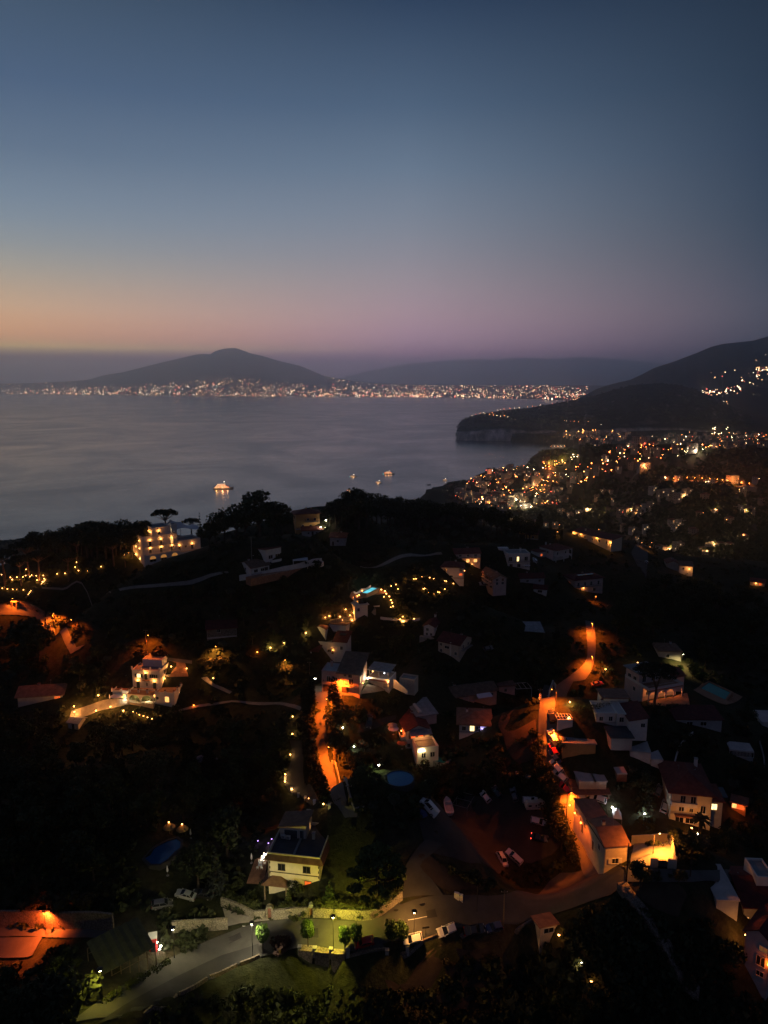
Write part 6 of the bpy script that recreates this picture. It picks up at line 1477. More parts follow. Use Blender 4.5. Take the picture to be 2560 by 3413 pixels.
# --- pale yellow villa in the foreground
h = House('yellow_villa', 'pale yellow two storey villa with brown quoins, dark flat roof and rooftop room', 896, 2950, 1069, 2970, 2851, 12, cat='villa', wall=CREAM); W_, H_ = h.W, h.H
h.vol(0, W_, 0, 12, -3, H_, roof='flat', rm=DARKROOF, rise=.75); q = MB(); q.hull8([(-.9,-.9,H_-.55),(W_+.9,-.9,H_-.55),(W_+.25,-.02,H_+.25),(-.25,-.02,H_+.25)], [(-.9,-.9,H_-.4),(W_+.9,-.9,H_-.4),(W_+.25,-.02,H_+.4),(-.25,-.02,H_+.4)], tile_mat('cornice_tile', (.22,.12,.08), 5)); q.build('tiled_cornice', h.t)
q = MB(); q.hull8([(W_+.9,-.9,H_-.55),(W_+.9,12.9,H_-.55),(W_+.02,12.02,H_+.25),(W_+.02,-.02,H_+.25)], [(W_+.9,-.9,H_-.4),(W_+.9,12.9,H_-.4),(W_+.02,12.02,H_+.4),(W_+.02,-.02,H_+.4)], REDTILE); q.build('tiled_cornice', h.t)
h.last = (0, W_, 0, 12, -3, H_); h.wins('f', (.26, .74), H_*.56, w=1.5, h=1.45, frame=SHUT); h.win('f', .76, .1, 1.4, 1.9, lit=W_ORANGE, frame=SHUT); h.box('string_course', 0, W_, -.08, -.003, H_*.46, H_*.49, SHUT); h.box('moulding', 0, W_, -.12, -.003, H_*.86, H_*.88, BEIGE)
q = MB(); n = int(H_/.6)
for k in range(n):
    e = .5 if k % 2 else .3
    for x0, x1 in ((-.05, e), (W_ - e, W_ + .05)): q.box(x0, x1, -.09, -.003, k*.6, k*.6 + .52, SHUT)
q.build('quoins', h.t); h.win('r', .3, H_*.56); h.win('r', .7, H_*.56)
h.box('roof_divider', W_*.46, W_*.5, .3, 6.4, H_ + .1, H_ + .4, FLATROOF)
h.vol(W_*.06, W_*.58, 6.6, 11.8, H_, H_ + 2.5, roof='monol', rise=1.0, rm=BROWNTILE, over=.4, wall=BEIGE, name='roof_room'); h.door('f', .42, H_ + .15, 3.0, 1.9, m=DARKROOF); h.door('f', .84, H_ + .15, .9, 2.0, m=DARKROOF); h.win('r', .6, H_ + .6, .5, 1.5, lit=W_WARM); q = MB(); q.box(0, 1.0, 0, .4, 0, .8, FRAME); q.box(.1, .75, -.03, -.001, .1, .7, GALV); q.build('air_conditioner', h.t, (W_*.1, 5.8, H_ + .2)); q = MB(); q.box(0, 1.0, 0, .4, 0, .8, FRAME); q.box(.1, .75, -.03, -.001, .1, .7, GALV); q.build('air_conditioner', h.t, (W_*.2, 5.7, H_ + .2)); h.chimney(W_*.72, 7, H_ + .2, 1.4, .6); h.vol(W_*.3, W_*1.02, 12.05, 19, -3, H_*.82, roof='flat', rm=FLATROOF); h.chimney(W_*.9, 14, H_*.82, 1.4, .7); h.done()
yv = h
P0 = at(928, 2960); t = thing('gazebo', 'tiled pyramid roofed porch standing against the front of the yellow villa', 'gazebo', P0, yv.yaw)
q = MB()
for x in (-2.4, 2.4):
    for y in (-2.0, 2.0): q.box(x-.13, x+.13, y-.13, y+.13, -1.5, 2.5, WOOD)
q.build('posts', t); q = MB(); q.add([(-3.1,-2.7,2.4),(3.1,-2.7,2.4),(3.1,2.7,2.4),(-3.1,2.7,2.4),(0,0,4.3)], [(0,1,4),(1,2,4),(2,3,4),(3,0,4),(3,2,1,0)], tile_mat('gazebo_tile', (.24,.13,.085), 4)); q.build('roof', t)
excl(880, 2905, 975, 2985)

# --- other small structures
h = House('white_shed', 'white flat shed roof in the dark yard right of the road, larger of two joined', 2099, 2530, 2168, 2536, 2516, 7, cat='shed', H=2.3); h.vol(roof='slab', rm=PALEROOF, over=.1); h.done()
h = House('white_shed', 'smaller white shed roof joined to the larger one in the dark yard', 2169, 2558, 2208, 2560, 2546, 6, cat='shed', H=2.3); h.vol(roof='slab', rm=PALEROOF, over=.1); h.done()
h = House('patched_roof_hut', 'small hut with a pale patched roof standing alone behind the pale roofed store', 2056, 2606, 2088, 2606, 2594, 9, cat='hut', wall=SHEETRED, H=2.3); h.vol(roof='monof', rise=.6, rm=PALEROOF, over=.1); h.done()
h = House('greenhouse', 'white framed greenhouse with a long row of panes in the dark garden at right', 2432, 2522, 2510, 2530, 2500, 5, cat='greenhouse', wall=GREYP); h.vol(roof='slab', rm=PALEROOF, over=.1); h.wins('f', (.08, .22, .36, .5, .64, .78, .92), .5, w=1.1, h=1.5); h.done()
h = House('pale_sheet_shed', 'pale sheet roofed shed cut by the right edge above the greenhouse', 2540, 2428, 2600, 2430, 2418, 6, cat='shed', H=2.3); h.vol(roof='monof', rise=.8, rm=PALEROOF); h.done()
h = House('long_dark_shed', 'long low shed with a dim red roof below the teal pool', 2252, 2420, 2405, 2422, 2406, 7, cat='shed', wall=GREYP, H=2.3); h.vol(roof='monof', rise=1.0, rm=WINETILE); h.wins('f', (.3, .6), .3, w=1.8, h=1.2); h.done()
h = House('sheet_canopy', 'sagging corrugated sheet canopy on posts in the dark field above the orange road', 1752, 2122, 1816, 2124, 2104, 8, cat='canopy'); W_, H_ = h.W, h.H
q = MB(); 
for x in (.3, W_ - .3):
    for y in (.3, 7.5): q.tube((x, y, -1), (x, y, H_), .08, .08, WOOD, 6)
q.build('posts', h.t); q = MB(); q.hull8([(-2,0,H_),(W_,0,H_-.4),(W_-1,8,H_+1.4),(-3,8,H_+1.2)], [(-2,0,H_+.1),(W_,0,H_-.3),(W_-1,8,H_+1.5),(-3,8,H_+1.3)], SHEET); q.build('roof', h.t); h.boxes.append((0, W_, 0, 8, 0, H_)); h.done()
h = House('net_canopy', 'long dark net canopy on a timber frame beside the road at lower left', 345, 3290, 520, 3195, 3235, 8, cat='canopy'); W_, H_ = h.W, max(2.2, h.H); H_ = 2.6
q = MB()
for k in range(7):
    x = W_*k/6
    for y in (0, 8): q.tube((x, y, -1.5), (x, y, H_), .09, .09, WOOD, 6)
for y in (0, 8): q.tube((0, y, H_), (W_, y, H_), .08, .08, WOOD, 6); q.tube((0, y, H_*.55), (W_, y, H_*.55), .05, .05, WOOD, 6)
q.build('frame', h.t); q = MB(); nx = 24; q.add([(W_*i/nx, y, H_ + .12 + z - .1*math.cos(i*math.pi*2/4)) for i in range(nx + 1) for y, z in ((-.2, 0), (2, .35), (4, .6), (6, .9), (8.2, 1.2))], [(i*5+j, i*5+5+j, i*5+6+j, i*5+1+j) for i in range(nx) for j in range(4)], mat('dark_shade_net', (.05,.055,.04), .9, .3, .8)); q.build('net', h.t); h.boxes.append((0, W_, 0, 8, 0, H_ + 1)); h.done()
h = House('kiosk', 'small orange lit kiosk with a red roof below the road', 1800, 3128, 1856, 3116, 3098, 3.5, cat='kiosk', wall=BEIGE); h.vol(roof='monob', rise=.5, rm=SHEETRED, over=.4, z0=-6); h.win('f', .5, 1.0, 2.2, 1.1); h.done()
h = House('hidden_house', 'dark house lost among trees above the left villa, its red roof barely lit', 690, 2130, 790, 2122, 2098, 9, wall=STONED); h.vol(roof='gable', rm=WINETILE); h.win('f', .4, 2.2); h.done()
h = House('low_dark_house', 'low dark house with a single lit opening far left of the terraced villa', 60, 2345, 210, 2335, 2322, 9, wall=GREYP); h.vol(roof='gable', rm=BROWNTILE, over=.8); h.win('f', .88, .6, 1.8, 1.2, lit=W_ORANGE); h.done()
h = House('garden_hut', 'small hut with a sheet roof at the left end of the villa yard', 228, 2428, 262, 2432, 2415, 4, cat='hut', wall=BEIGE, H=2.3); h.vol(roof='gable', rm=SHEET); h.door('f', .5, 0); h.done()
h = House('red_roof_house', 'red roofed house lit by a lamp at the brow above the dark wood', 2222, 1897, 2262, 1899, 1877, 9, wall=BEIGE); h.vol(roof='gable', rm=REDTILE, ridge='y'); h.vol(h.W, h.W*2.1, -2, 7, -3, h.H*.8, roof='gable', rm=BROWNTILE, wall=WHITE); h.lamp('f', .7, 1.6, 200, WARM, E_WARM, out=1.5, r=.25); h.wins('f', (.3,), .8); h.done()
h = House('brow_cottage', 'small cottage with a bright lamp at the far right edge of the brow', 2500, 1950, 2548, 1956, 1938, 7, wall=BEIGE); h.vol(roof='gable', rm=REDTILE); h.lamp('f', .4, 1.8, 130, WARM, E_WARM, out=1.2, r=.25); h.win('f', .7, .6, lit=W_ORANGE); h.done()
h = House('wood_house', 'dim house with a brown roof among the trees beside the tall white lamp', 2195, 2195, 2270, 2197, 2170, 9, wall=GREYP); h.vol(roof='hip', rm=BROWNTILE); h.win('f', .4, .6); h.done()
h = House('white_dome_tent', 'white peaked tent in the garden behind the roadside house', 2042, 2748, 2072, 2752, 2738, 5, cat='tent'); W_ = h.W
q = MB(); q.add([(0,0,1.8),(W_,0,1.8),(W_,5,1.8),(0,5,1.8),(W_/2,2.5,3.4)], [(0,1,4),(1,2,4),(2,3,4),(3,0,4)], CANVAS); q.build('top', h.t); q = MB()
for x in (.05, W_ - .05):
    for y in (.05, 4.95): q.tube((x, y, -.5), (x, y, 1.8), .05, .05, GALV, 5)
q.build('posts', h.t)
h = House('villa_garage', 'arched orange lit garden building right of the red hip roofed house', 2436, 2704, 2466, 2712, 2676, 4, cat='outbuilding', wall=OCHRE); W_, H_ = h.W, h.H
h.vol(0, W_*1.6, .5, 4, -2, H_, roof='slab', rm=SHEETRED); K = 12
for a, r_, zz in ((.2, .55, 1.6), (.62, 1.0, .9)):
    q = MB(); q.add([(0,-.05,0)] + [(r_*math.cos(math.pi*i/K), -.05, r_*math.sin(math.pi*i/K)) for i in range(K+1)] + [(-r_,-.05,-zz+.4),(r_,-.05,-zz+.4)], [(0,i+2,i+1) for i in range(K)] + [(0,1,K+3),(0,K+3,K+2),(0,K+2,K+1)], W_ORANGE if r_ > .9 else W_WARM); q.build('lit_arch', h.t, h.face('f', a, zz + .6, .02), 0)
light('POINT', h.t, (W_*.9, -1.6, 1.8), 160, SOD, .2); h.done()
h = House('arch_gate', 'stone arch with a brown wooden gate set in the roadside garden wall', 886, 3066, 911, 3066, 3020, 1.2, cat='gate', wall=STONED); W_, H_ = h.W, min(h.H, 3.6)
q = MB(); q.box(0, .4, 0, 1, -.8, 2.4, STONE); q.box(W_-.4, W_, 0, 1, -.8, 2.4, STONE); K = 10
for i in range(K):
    a0, a1 = math.pi*i/K, math.pi*(i+1)/K; c = W_/2; r0, r1 = W_/2 - .4, W_/2
    q.hull8([(c+r0*math.cos(a0),0,2.4+r0*math.sin(a0)),(c+r1*math.cos(a0),0,2.4+r1*math.sin(a0)),(c+r1*math.cos(a1),0,2.4+r1*math.sin(a1)),(c+r0*math.cos(a1),0,2.4+r0*math.sin(a1))], [(c+r0*math.cos(a0),1,2.4+r0*math.sin(a0)),(c+r1*math.cos(a0),1,2.4+r1*math.sin(a0)),(c+r1*math.cos(a1),1,2.4+r1*math.sin(a1)),(c+r0*math.cos(a1),1,2.4+r0*math.sin(a1))], STONE)
q.build('arch', h.t); h.box('door', .42, W_-.42, .45, .55, 0, 2.4, SHEETRED); h.boxes.append((0, W_, 0, 1, 0, 3)); h.done()
h = House('garden_door', 'narrow brown garden door under a small arched hood in the garden wall', 1029, 3056, 1044, 3056, 3020, 1.0, cat='gate', wall=STONED); W_ = h.W
q = MB(); q.box(0, .18, 0, .8, -.8, 2.5, STONE); q.box(W_-.18, W_, 0, .8, -.8, 2.5, STONE); q.tube((W_/2, 0, 2.5), (W_/2, .8, 2.5), W_/2, W_/2, FLATROOF, 14); q.build('frame', h.t); h.box('door', .2, W_-.2, .3, .4, 0, 2.4, SHEETRED)
h = House('iron_gate', 'grey double gate closing the bright orange corner yard', 2193, 2893, 2224, 2895, 2866, .1, cat='gate'); W_ = h.W; q = MB(); n = 14; 
for k in range(n + 1): q.box(W_*k/n - .03, W_*k/n + .03, 0, .06, .05, 1.8 + .3*math.sin(math.pi*k/n), METAL)
for z in (.15, 1.6): q.box(0, W_, .061, .1, z, z + .1, METAL)
q.box(0, W_, .101, .12, .1, 1.7, GREYP); q.build('leaves', h.t)
h = House('stone_gatehouse', 'dark gate pier with a lit entrance beside the road at the upper left', 38, 2028, 58, 2030, 2006, 2, cat='gate', wall=STONED); W_ = h.W; q = MB(); q.box(0, .8, 0, 1, -1, 3, STONED); q.box(W_-.8, W_, 0, 1, -1, 3, STONED); q.box(-.2, W_+.2, -.1, 1.1, 3, 3.4, STONED); q.build('piers', h.t); h.box('door', .82, W_-.82, .4, .5, 0, 3, METAL)
# ================================================================ street lamps
FG = 'tall globe lamps along the foreground road'
street_lamp(843, 3193, 3082, 7500, (1, .84, .5), E_WHITE, 'white street lamp standing beside the leftmost round tree', None, tilt=32)
street_lamp(1112, 3186, 3060, 16000, LIME, E_LIME, 'yellow green street lamp between two round trees on the planter edge', tilt=30)
street_lamp(1380, 3160, 3044, 8000, (1, .42, .09), emit('amber_bulb', (1, .62, .26), 30), 'amber street lamp behind the white hatchback', None, tilt=20)
street_lamp(582, 3196, 3100, 3000, (1, .86, .45), E_WHITE, 'white street lamp by the lit retaining wall, left along the road')
street_lamp(342, 3338, 3238, 3600, LIME, E_LIME, 'lime coloured street lamp wrapped in ivy near the bottom left')
OG = None
street_lamp(1105, 2420, 2330, 7000, SOD, E_SOD, 'orange street lamp in front of the pink house', kind='arm', arm=-1.7)
street_lamp(1112, 2580, 2490, 9000, SOD, E_SOD, 'orange street lamp beside the lower cypress on the lane', kind='arm', arm=-1.7)
street_lamp(1146, 2332, 2266, 8000, SOD, E_SOD, 'added orange lamp lighting the front and forecourt of the pink house', kind='arm', arm=-1.2, cone=152)  # added lamp, put here to brighten the house front and forecourt
street_lamp(1852, 2355, 2298, 11000, SOD, E_SOD, 'orange street lamp at the road bend by the white boundary wall', kind='arm', arm=-1.7)
street_lamp(1860, 2478, 2434, 10000, SOD, E_SOD, 'orange street lamp beside the grey roofed workshop', kind='arm', arm=-1.7, cone=118)
street_lamp(1884, 2738, 2642, 11000, SOD, E_SOD, 'twin orange street lamp on the road in front of the carport', kind='arm', arm=1.0, cone=118)
street_lamp(1972, 2232, 2188, 10000, SOD, E_SOD, 'orange street lamp on the curve above the road bend', kind='arm', arm=-.5)
street_lamp(1972, 2120, 2078, 9000, SOD, E_SOD, 'orange street lamp at the far upper end of the orange road', kind='arm', arm=-.5)
street_lamp(1985, 2010, 1988, 2600, SOD, E_SOD, 'small orange lamp under the hip roofed house at the top of the road', kind='arm', arm=-.3)
street_lamp(2176, 2850, 2778, 15000, (1, .28, .03), emit('amber_yard_bulb', (1, .55, .15), 40), 'bright amber lamp lighting the walled corner yard', kind='arm', arm=.8, cone=172)
street_lamp(154, 3118, 3042, 15000, (1, .12, .012), emit('deep_orange_bulb', (1, .2, .03), 12), 'deep orange street lamp in front of the lower left retaining wall', kind='arm', arm=-.4, cone=164)
street_lamp(40, 2034, 1995, 7000, SOD, E_SOD, 'orange street lamp beside the gate pier at the upper left', kind='arm', arm=.5)
street_lamp(244, 2118, 2066, 6000, SOD, E_SOD, 'added dim orange lamp lighting the lower end of the upper left road', kind='arm', arm=-.5)  # added lamp, carries the orange glow on down the road
street_lamp(178, 2104, 2046, 16000, SOD, E_SOD, 'orange street lamp over the bend of the upper left road', kind='arm', arm=.5)
street_lamp(490, 2180, 2118, 2600, SOD, E_SOD, 'orange street lamp among bushes above the terraced villa', kind='arm', arm=.5)
street_lamp(722, 2205, 2155, 5500, (1, .32, .05), E_SOD, 'orange street lamp with a lit bush beside it, above the garden hedge', kind='arm', arm=-.4)
street_lamp(945, 2232, 2200, 4200, (1, .32, .05), E_SOD, 'orange street lamp glowing through bushes left of the pink house', kind='arm', arm=.4)
street_lamp(2271, 2224, 2181, 3800, (1, .78, .28), E_WHITE, 'tall white lamp on a pole behind the arcaded villa', kind='arm', arm=.1)
street_lamp(1001, 1764, 1741, 500, WHT, E_WHITE, 'white lamp post in front of the ochre house, left one')
street_lamp(1087, 1764, 1736, 700, WHT, E_WHITE, 'white lamp post at the right corner of the ochre house')
street_lamp(1051, 2312, 2264, 260, WHT, E_WHITE, 'white lantern on a gate pier left of the pink house')
for k, (u, v) in enumerate([(1845,1762),(1861,1764),(1855,1788),(1993,1780),(2152,1812),(2168,1824),(2135,1824),(2162,1838)]):
    street_lamp(u, v, v - 15, 900, WARM, E_WARM, ['pale yellow lamp at the top of the hill lane, left one', 'pale yellow lamp at the top of the hill lane, right one', 'warm street lamp in front of the dark red cottage', 'warm street lamp behind the long lit house', 'street lamp at the far end of the bend beyond the long lit house', 'street lamp on the outer side of the bend beyond the long lit house', 'street lamp at the near end of the bend beyond the long lit house', 'lowest street lamp of the bend beyond the long lit house'][k], kind='arm', arm=.3)

# ================================================================ garden lanterns
def z4(x, y): return 340 + x/4.88, 2170 + y/4.88
def c1(x, y): return x/1.952, 2050 + y/1.952
VG_ = 'lanterns of the terraced villa garden'
for u, v in [z4(145,1000), z4(355,1065), c1(643,560), c1(485,632), c1(487,668), c1(627,660), c1(1390,448)]:
    lantern(u, v, 2.2, 520, WARM, E_WARM, 'tall warm globe lantern in the garden of the terraced villa', VG_, .24)
for x, y in [(508,1015),(557,1038),(610,1066),(677,1085),(742,1108),(815,1130),(890,1152)]:
    lantern(*z4(x, y), .7, 60, WARM, E_WARM, 'low warm lantern in the stepped row below the terraced villa', 'row of step lanterns below the terraced villa', .16)
lantern(*z4(978,1110), .8, 130, WARM, E_WARM, 'warm lantern among rocks at the end of the step row', None, .2)
lantern(*z4(1130,335), 2.0, 200, WARM, E_WARM, 'warm post lantern on the terrace beside the villa steps, left one', None, .24)
lantern(*z4(1380,350), 1.6, 80, WARM, E_WARM, 'warm post lantern on the right side of the villa steps', None, .2)
lantern(*z4(372,820), 1.0, 220, WHT, E_WARM, 'bright lantern on the villa yard beside the table umbrella', None, .22)
lantern(*z4(1495,925), 1.0, 60, SOD, E_SOD, 'small orange bollard light on the curving garden path', None, .16)
def z6(x, y): return 1080 + x/3.456, 1920 + y/3.456
PG = 'lanterns round the turquoise pool'; PB = 'garden lights below the pool villa'; PR = 'ring of garden lights on the slope above the pool villa'
for x, y in [(410,200),(442,186),(475,171),(550,162),(345,262),(384,247),(405,236),(690,256)]: lantern(*z6(x, y), .7, 20, WARM, E_WARM, 'small warm lantern on the edge of the turquoise pool terrace', PG, .2)
for x, y in [(660,178),(702,196),(718,226),(752,258),(770,300),(795,372),(768,382),(785,330)]: lantern(*z6(x, y), .9, 80, WARM, E_WARM, 'bright warm lantern on the steps right of the turquoise pool', 'lanterns on the pool steps', .24)
for x, y in [(878,516),(908,486),(910,540),(1037,510),(15,496),(62,478),(80,540),(185,486),(210,524),(325,530),(250,402),(300,470),(340,440)]: lantern(*z6(x, y), .7, 220, WARM, E_WARM, 'small warm garden light below the pool villa', PB, .2)
for x, y in [(775,127),(830,110),(852,160),(850,188),(938,67),(1035,45),(1060,43),(1125,22),(1218,30),(1265,44),(1410,72),(1390,66),(1490,97),(1145,160),(1160,156),(1205,202),(1312,197),(1330,200),(1392,162),(1270,220)]: lantern(*z6(x, y), .5, 55, (1, .36, .07), E_WARM, 'small orange garden light in the ring on the slope above the pool villa', PR, .18)
HLN = 'lantern rows in the hotel garden'
def c2(x, y): return x*480/1659., 1650 + y*480/1659.
for x, y in [(20,935),(48,972),(122,966),(197,964),(267,962),(297,946),(346,957),(365,940),(420,948),(500,944)]: lantern(*c2(x, y), .8, 60, WARM, E_WARM, 'small warm lantern in the back row of the hotel garden', HLN, .2)
for x, y in [(143,996),(237,998),(334,1000),(430,1002),(512,986),(492,1022)]: lantern(*c2(x, y), 1.0, 200, WARM, E_WARM, 'warm lantern in the front row of the hotel garden', 'front lantern row of the hotel garden', .24)
for x, y in [(28,1090),(86,1098),(150,1102),(196,1104),(272,1108)]: lantern(*c2(x, y), .7, 50, WARM, E_WARM, 'small warm light in the bushes below the hotel garden rows', 'lights in the bushes below the hotel garden', .18)
for x, y in [(885,792),(868,848),(906,888),(660,926),(750,920),(1166,842),(1312,816),(302,874),(1010,890)]: lantern(*c2(x, y), .8, 70, WARM, E_WARM, 'single warm lantern under the pines between garden rows and hotel', 'scattered lanterns under the hotel pines', .2)
for x, y in [(1565,715),(1585,690),(1613,765),(1480,700),(1440,722)]: lantern(*c2(x, y), 1.4, 160, WARM, E_WARM, 'warm lantern on the forecourt left of the villa hotel', 'lanterns on the hotel forecourt', .24)
# spotlights that wash the pine trunks
for (x, y) in [(62,1052),(335,935),(905,838)]:
    P = at(*c2(x, y)); o = link('ground_spotlight', MB().box(-.15, .15, -.15, .15, -.1, .25, METAL).mesh('ground_spotlight'), None, P)
    tag(o, 'small ground spotlight at the foot of a pine in the hotel garden', 'spotlight', 'spotlights at the pine trunks'); light('SPOT', o, (.3, -1.2, .4), 2600, (1, .42, .1), .1, 60, rot=(R(-163), 0, 0))
for k in range(10):   # candle rows down the two garden stairs
    for (x0, y0, x1, y1) in ((520,985,480,1030),(358,1110,315,1165)):
        if k < 5: lantern(*c2(x0 + (x1-x0)*k/4, y0 + (y1-y0)*k/4), .35, 25, (1, .4, .25), E_WARM, 'tiny step light on a stair in the hotel garden', 'step lights of the hotel garden stairs', .14)
WG = 'warm lights along the yellow garden wall'
for u, v in [(902,2172),(947,2156),(1020,2122)]: lantern(u, v, 1.6, 420, (1, .62, .16), E_WARM, 'yellow lamp on the garden wall left of the split roofed house', WG, .26)
lantern(858, 2180, .8, 120, SOD, E_SOD, 'small orange lamp at the left end of the garden wall lights', None, .2)
DG = 'little wall lamps beside the dark driveway'
for u, v in [(951,2590),(950,2614),(974,2640),(1030,2671),(1078,2691),(968,2524),(975,2455),(976,2397)]: lantern(u, v, .9, 90, (1, .52, .16), E_WARM, 'little lamp on the low wall along the dark driveway', DG, .2, post=False)
for k, (u, v) in enumerate([(951,2600),(972,2635),(995,2655),(1018,2666),(1048,2680),(1098,2694)]):
    P = at(u, v); tag(link('wall_post', MB().box(-.3, .3, -.3, .3, -.4, 1.0, WHITE).box(-.36, .36, -.36, .36, 1.0, 1.1, WHITE).mesh('wall_post'), None, P), 'white post of the low driveway wall', 'post', 'white posts of the driveway wall')
for k, (u, v, s_, c_, e_) in enumerate([(2040,2706,90,COOL,E_WHITE),(2148,2728,150,COOL,E_WHITE),(2326,2796,420,WARM,E_WHITE),(2304,2776,60,SOD,E_WARM),(1899,3182,110,(1,.66,.2),E_WHITE),(1937,3228,160,(1,.66,.2),E_WHITE),(1862,3136,40,WARM,E_WARM),(1854,3338,40,(1,.7,.15),E_WARM),(1970,3292,30,WARM,E_WARM)]):
    lantern(u, v, 1.4, s_, c_, e_, ['white star bright lamp beside the roadside house roof', 'brightest white lamp in the garden behind the roadside house', 'bright warm lamp on the drive below the red hip roofed house', 'faint lamp above the bright warm drive lamp', 'upper of two white lamps on the lit garden path at bottom right', 'lower of two white lamps on the lit garden path at bottom right', 'tiny warm lamp just below the kiosk', 'lone yellow lamp in the black field at the bottom', 'faint warm lamp below the garden path lamps'][k], None, .22)
for k, (u, v) in enumerate([(524,3158),(537,3170),(533,3180)]): lantern(u, v, 1.2, 60, (1,.75,.7), E_WHITE, 'white lamp in the tight cluster beside the red kiosk box', 'white lamp cluster beside the red box', .2)
for k, (u, v) in enumerate([(1899,2352),(2018,2240),(2095,2302),(2125,2218),(2103,2325),(2108,2336)]): lantern(u, v, 1.2, [420,300,260,120,60,60][k], [(1,.6,.15)][0], E_WARM, ['bright yellow lamp in the garden by the road bend', 'warm lamp under trees above the road bend', 'yellow lamp on the left side of the arcaded villa', 'small yellow lamp behind the umbrella pine crown', 'small white lamp in the garden left of the villa', 'lower small lamp in the garden left of the villa'][k], None, .24)
for k, (u, v) in enumerate([(1139,2430),(1143,2445)]): lantern(u, v, 2.0, 160, WARM, E_WHITE, ['upper of two bright lamps behind the tree on the orange lane', 'lower of two bright lamps behind the tree on the orange lane'][k], None, .22)
for k, (u, v) in enumerate([(1308,2440),(1334,2488),(1263,2570),(1180,2505)]): lantern(u, v, 1.6, [160,120,160,120][k], [(.9,1,.7),(1,.8,.7),(.85,1,.35),(.95,1,.8)][k], E_WHITE, ['white lamp by the parasol left of the guesthouse', 'white lamp by the striped parasol below the guesthouse', 'greenish lamp in the shrubs behind the round pool', 'cool white light on the garden steps by the orange lane'][k], None, .2)
for k, (u, v) in enumerate([(1069,1760),(1085,1762)]): lantern(u, v, .5, 260, WHT, E_WHITE, ['left ground lamp in front of the ochre house', 'right ground lamp in front of the ochre house'][k], None, .22)
for k, (u, v) in enumerate([(885,2862),(879,2872),(876,2880)]):
    lantern(u, v, 1.1, 90, (1,.75,.55), E_WHITE, ['farthest of three table lamps on the dining terrace by the yellow villa', 'middle one of three table lamps on the dining terrace by the yellow villa', 'nearest of three table lamps on the dining terrace by the yellow villa'][k], None, .18)
for k, (u, v) in enumerate([(906,2806),(895,2820),(860,2812)]): lantern(u, v, .8, 14, (.5,.3,1), emit('violet_lamp', (.5,.28,1), 5), 'small violet light in the flower bed behind the yellow villa', 'violet lights behind the yellow villa', .14)
# two thatched lights by the dark pool
for k, (u, v) in enumerate([(565, 2778), (609, 2784)]):
    P = at(u, v); t = thing('thatched_parasol', ['thatched parasol with a lamp on top behind the kidney pool, left one', 'thatched parasol with a lamp on top behind the kidney pool, right one'][k], 'parasol', P)
    q = MB(); q.tube((0,0,-.3), (0,0,2.0), .07, .06, WOOD, 6); q.build('post', t); q = MB(); q.lathe([(1.5,1.7),(1.1,2.1),(.1,2.8)], (0,0,0), mat('thatch', (.3,.2,.09), .95, .3, 6), 14); q.build('thatch', t)
    q = MB(); q.ball((0,0,3.05), .16, E_WARM, 8, 5); q.build('bulb', t); light('POINT', t, (0,0,3.05), 60, WARM, .26)

# ================================================================ parasols, chairs, tables
def parasol(u, v, label, closed=True, m=CANVAS, r=1.5):
    P = at(u, v); t = thing('garden_parasol', label, 'parasol', P); q = MB(); q.tube((0,0,-.2), (0,0,2.5), .04, .035, WOOD, 6); q.lathe([(.35,0),(.3,.12)], (0,0,-.02), CONC, 10); q.build('post', t)
    q = MB(); q.lathe([(.16,1.0),(.24,1.3),(.12,2.2),(.03,2.55)] if closed else [(r,2.0),(r*.6,2.35),(.05,2.6)], (0,0,0), m, 8); q.build('canopy', t)
parasol(636, 2794, 'closed white parasol beside the thatched lights of the kidney pool'); parasol(559, 2918, 'closed white parasol on the near side of the kidney pool'); parasol(839, 2876, 'closed white parasol on the lawn left of the dining terrace')
parasol(*z4(130,815), 'closed white parasol at the left end of the terraced villa front'); parasol(*z4(250,815), 'open white parasol in front of the terraced villa', False, r=2.2)
parasol(1311, 2448, 'open pale parasol lit from below left of the guesthouse', False, r=1.8); parasol(1340, 2496, 'open striped parasol by the lower wall of the guesthouse', False, SHEETRED, 1.7); parasol(1753, 1897, 'open white parasol in front of the white box house', False, r=2.2)
parasol(1308, 2436, 'blue grey parasol behind the pale lit parasol', False, SHEET, 1.6)
def table_set(u, v, label, n=4, cloth=CANVAS):
    P = at(u, v); P[2] += .15; t = thing('garden_table', label, 'table', P, rng.uniform(0, 3)); q = MB(); q.box(-.8,.8,-.5,.5,.7,.76,cloth); q.build('tabletop', t)
    for x in (-.7,.7):
        for y in (-.4,.4): MB().box(-.03,.03,-.03,.03,0,.7,METAL).build('leg', t, (x,y,0))
    for k in range(n):
        a = [(-.45,-.95,0),(.45,-.95,0),(-.45,.95,math.pi),(.45,.95,math.pi)][k]; c = thing('garden_chair', 'white chair at the ' + label, 'chair', P + np.array((a[0],a[1],0)), a[2], 'chairs at the ' + label)
        q = MB(); q.box(-.22,.22,-.22,.22,.42,.47,FRAME); q.build('seat', c); q = MB(); q.box(-.22,.22,-.24,-.2,.47,.9,FRAME); q.build('backrest', c)
        q = MB(); [q.box(x-.02,x+.02,y-.02,y+.02,0,.42,FRAME) for x in (-.19,.19) for y in (-.19,.19)]; q.build('legs', c)
table_set(884, 2866, 'far lamp lit dining table by the yellow villa'); table_set(878, 2876, 'middle dining table by the yellow villa'); table_set(868, 2890, 'near dining table by the yellow villa')
table_set(1424, 2520, 'table on the guesthouse forecourt'); table_set(*z4(745,860), 'table under the loggia of the terraced villa')
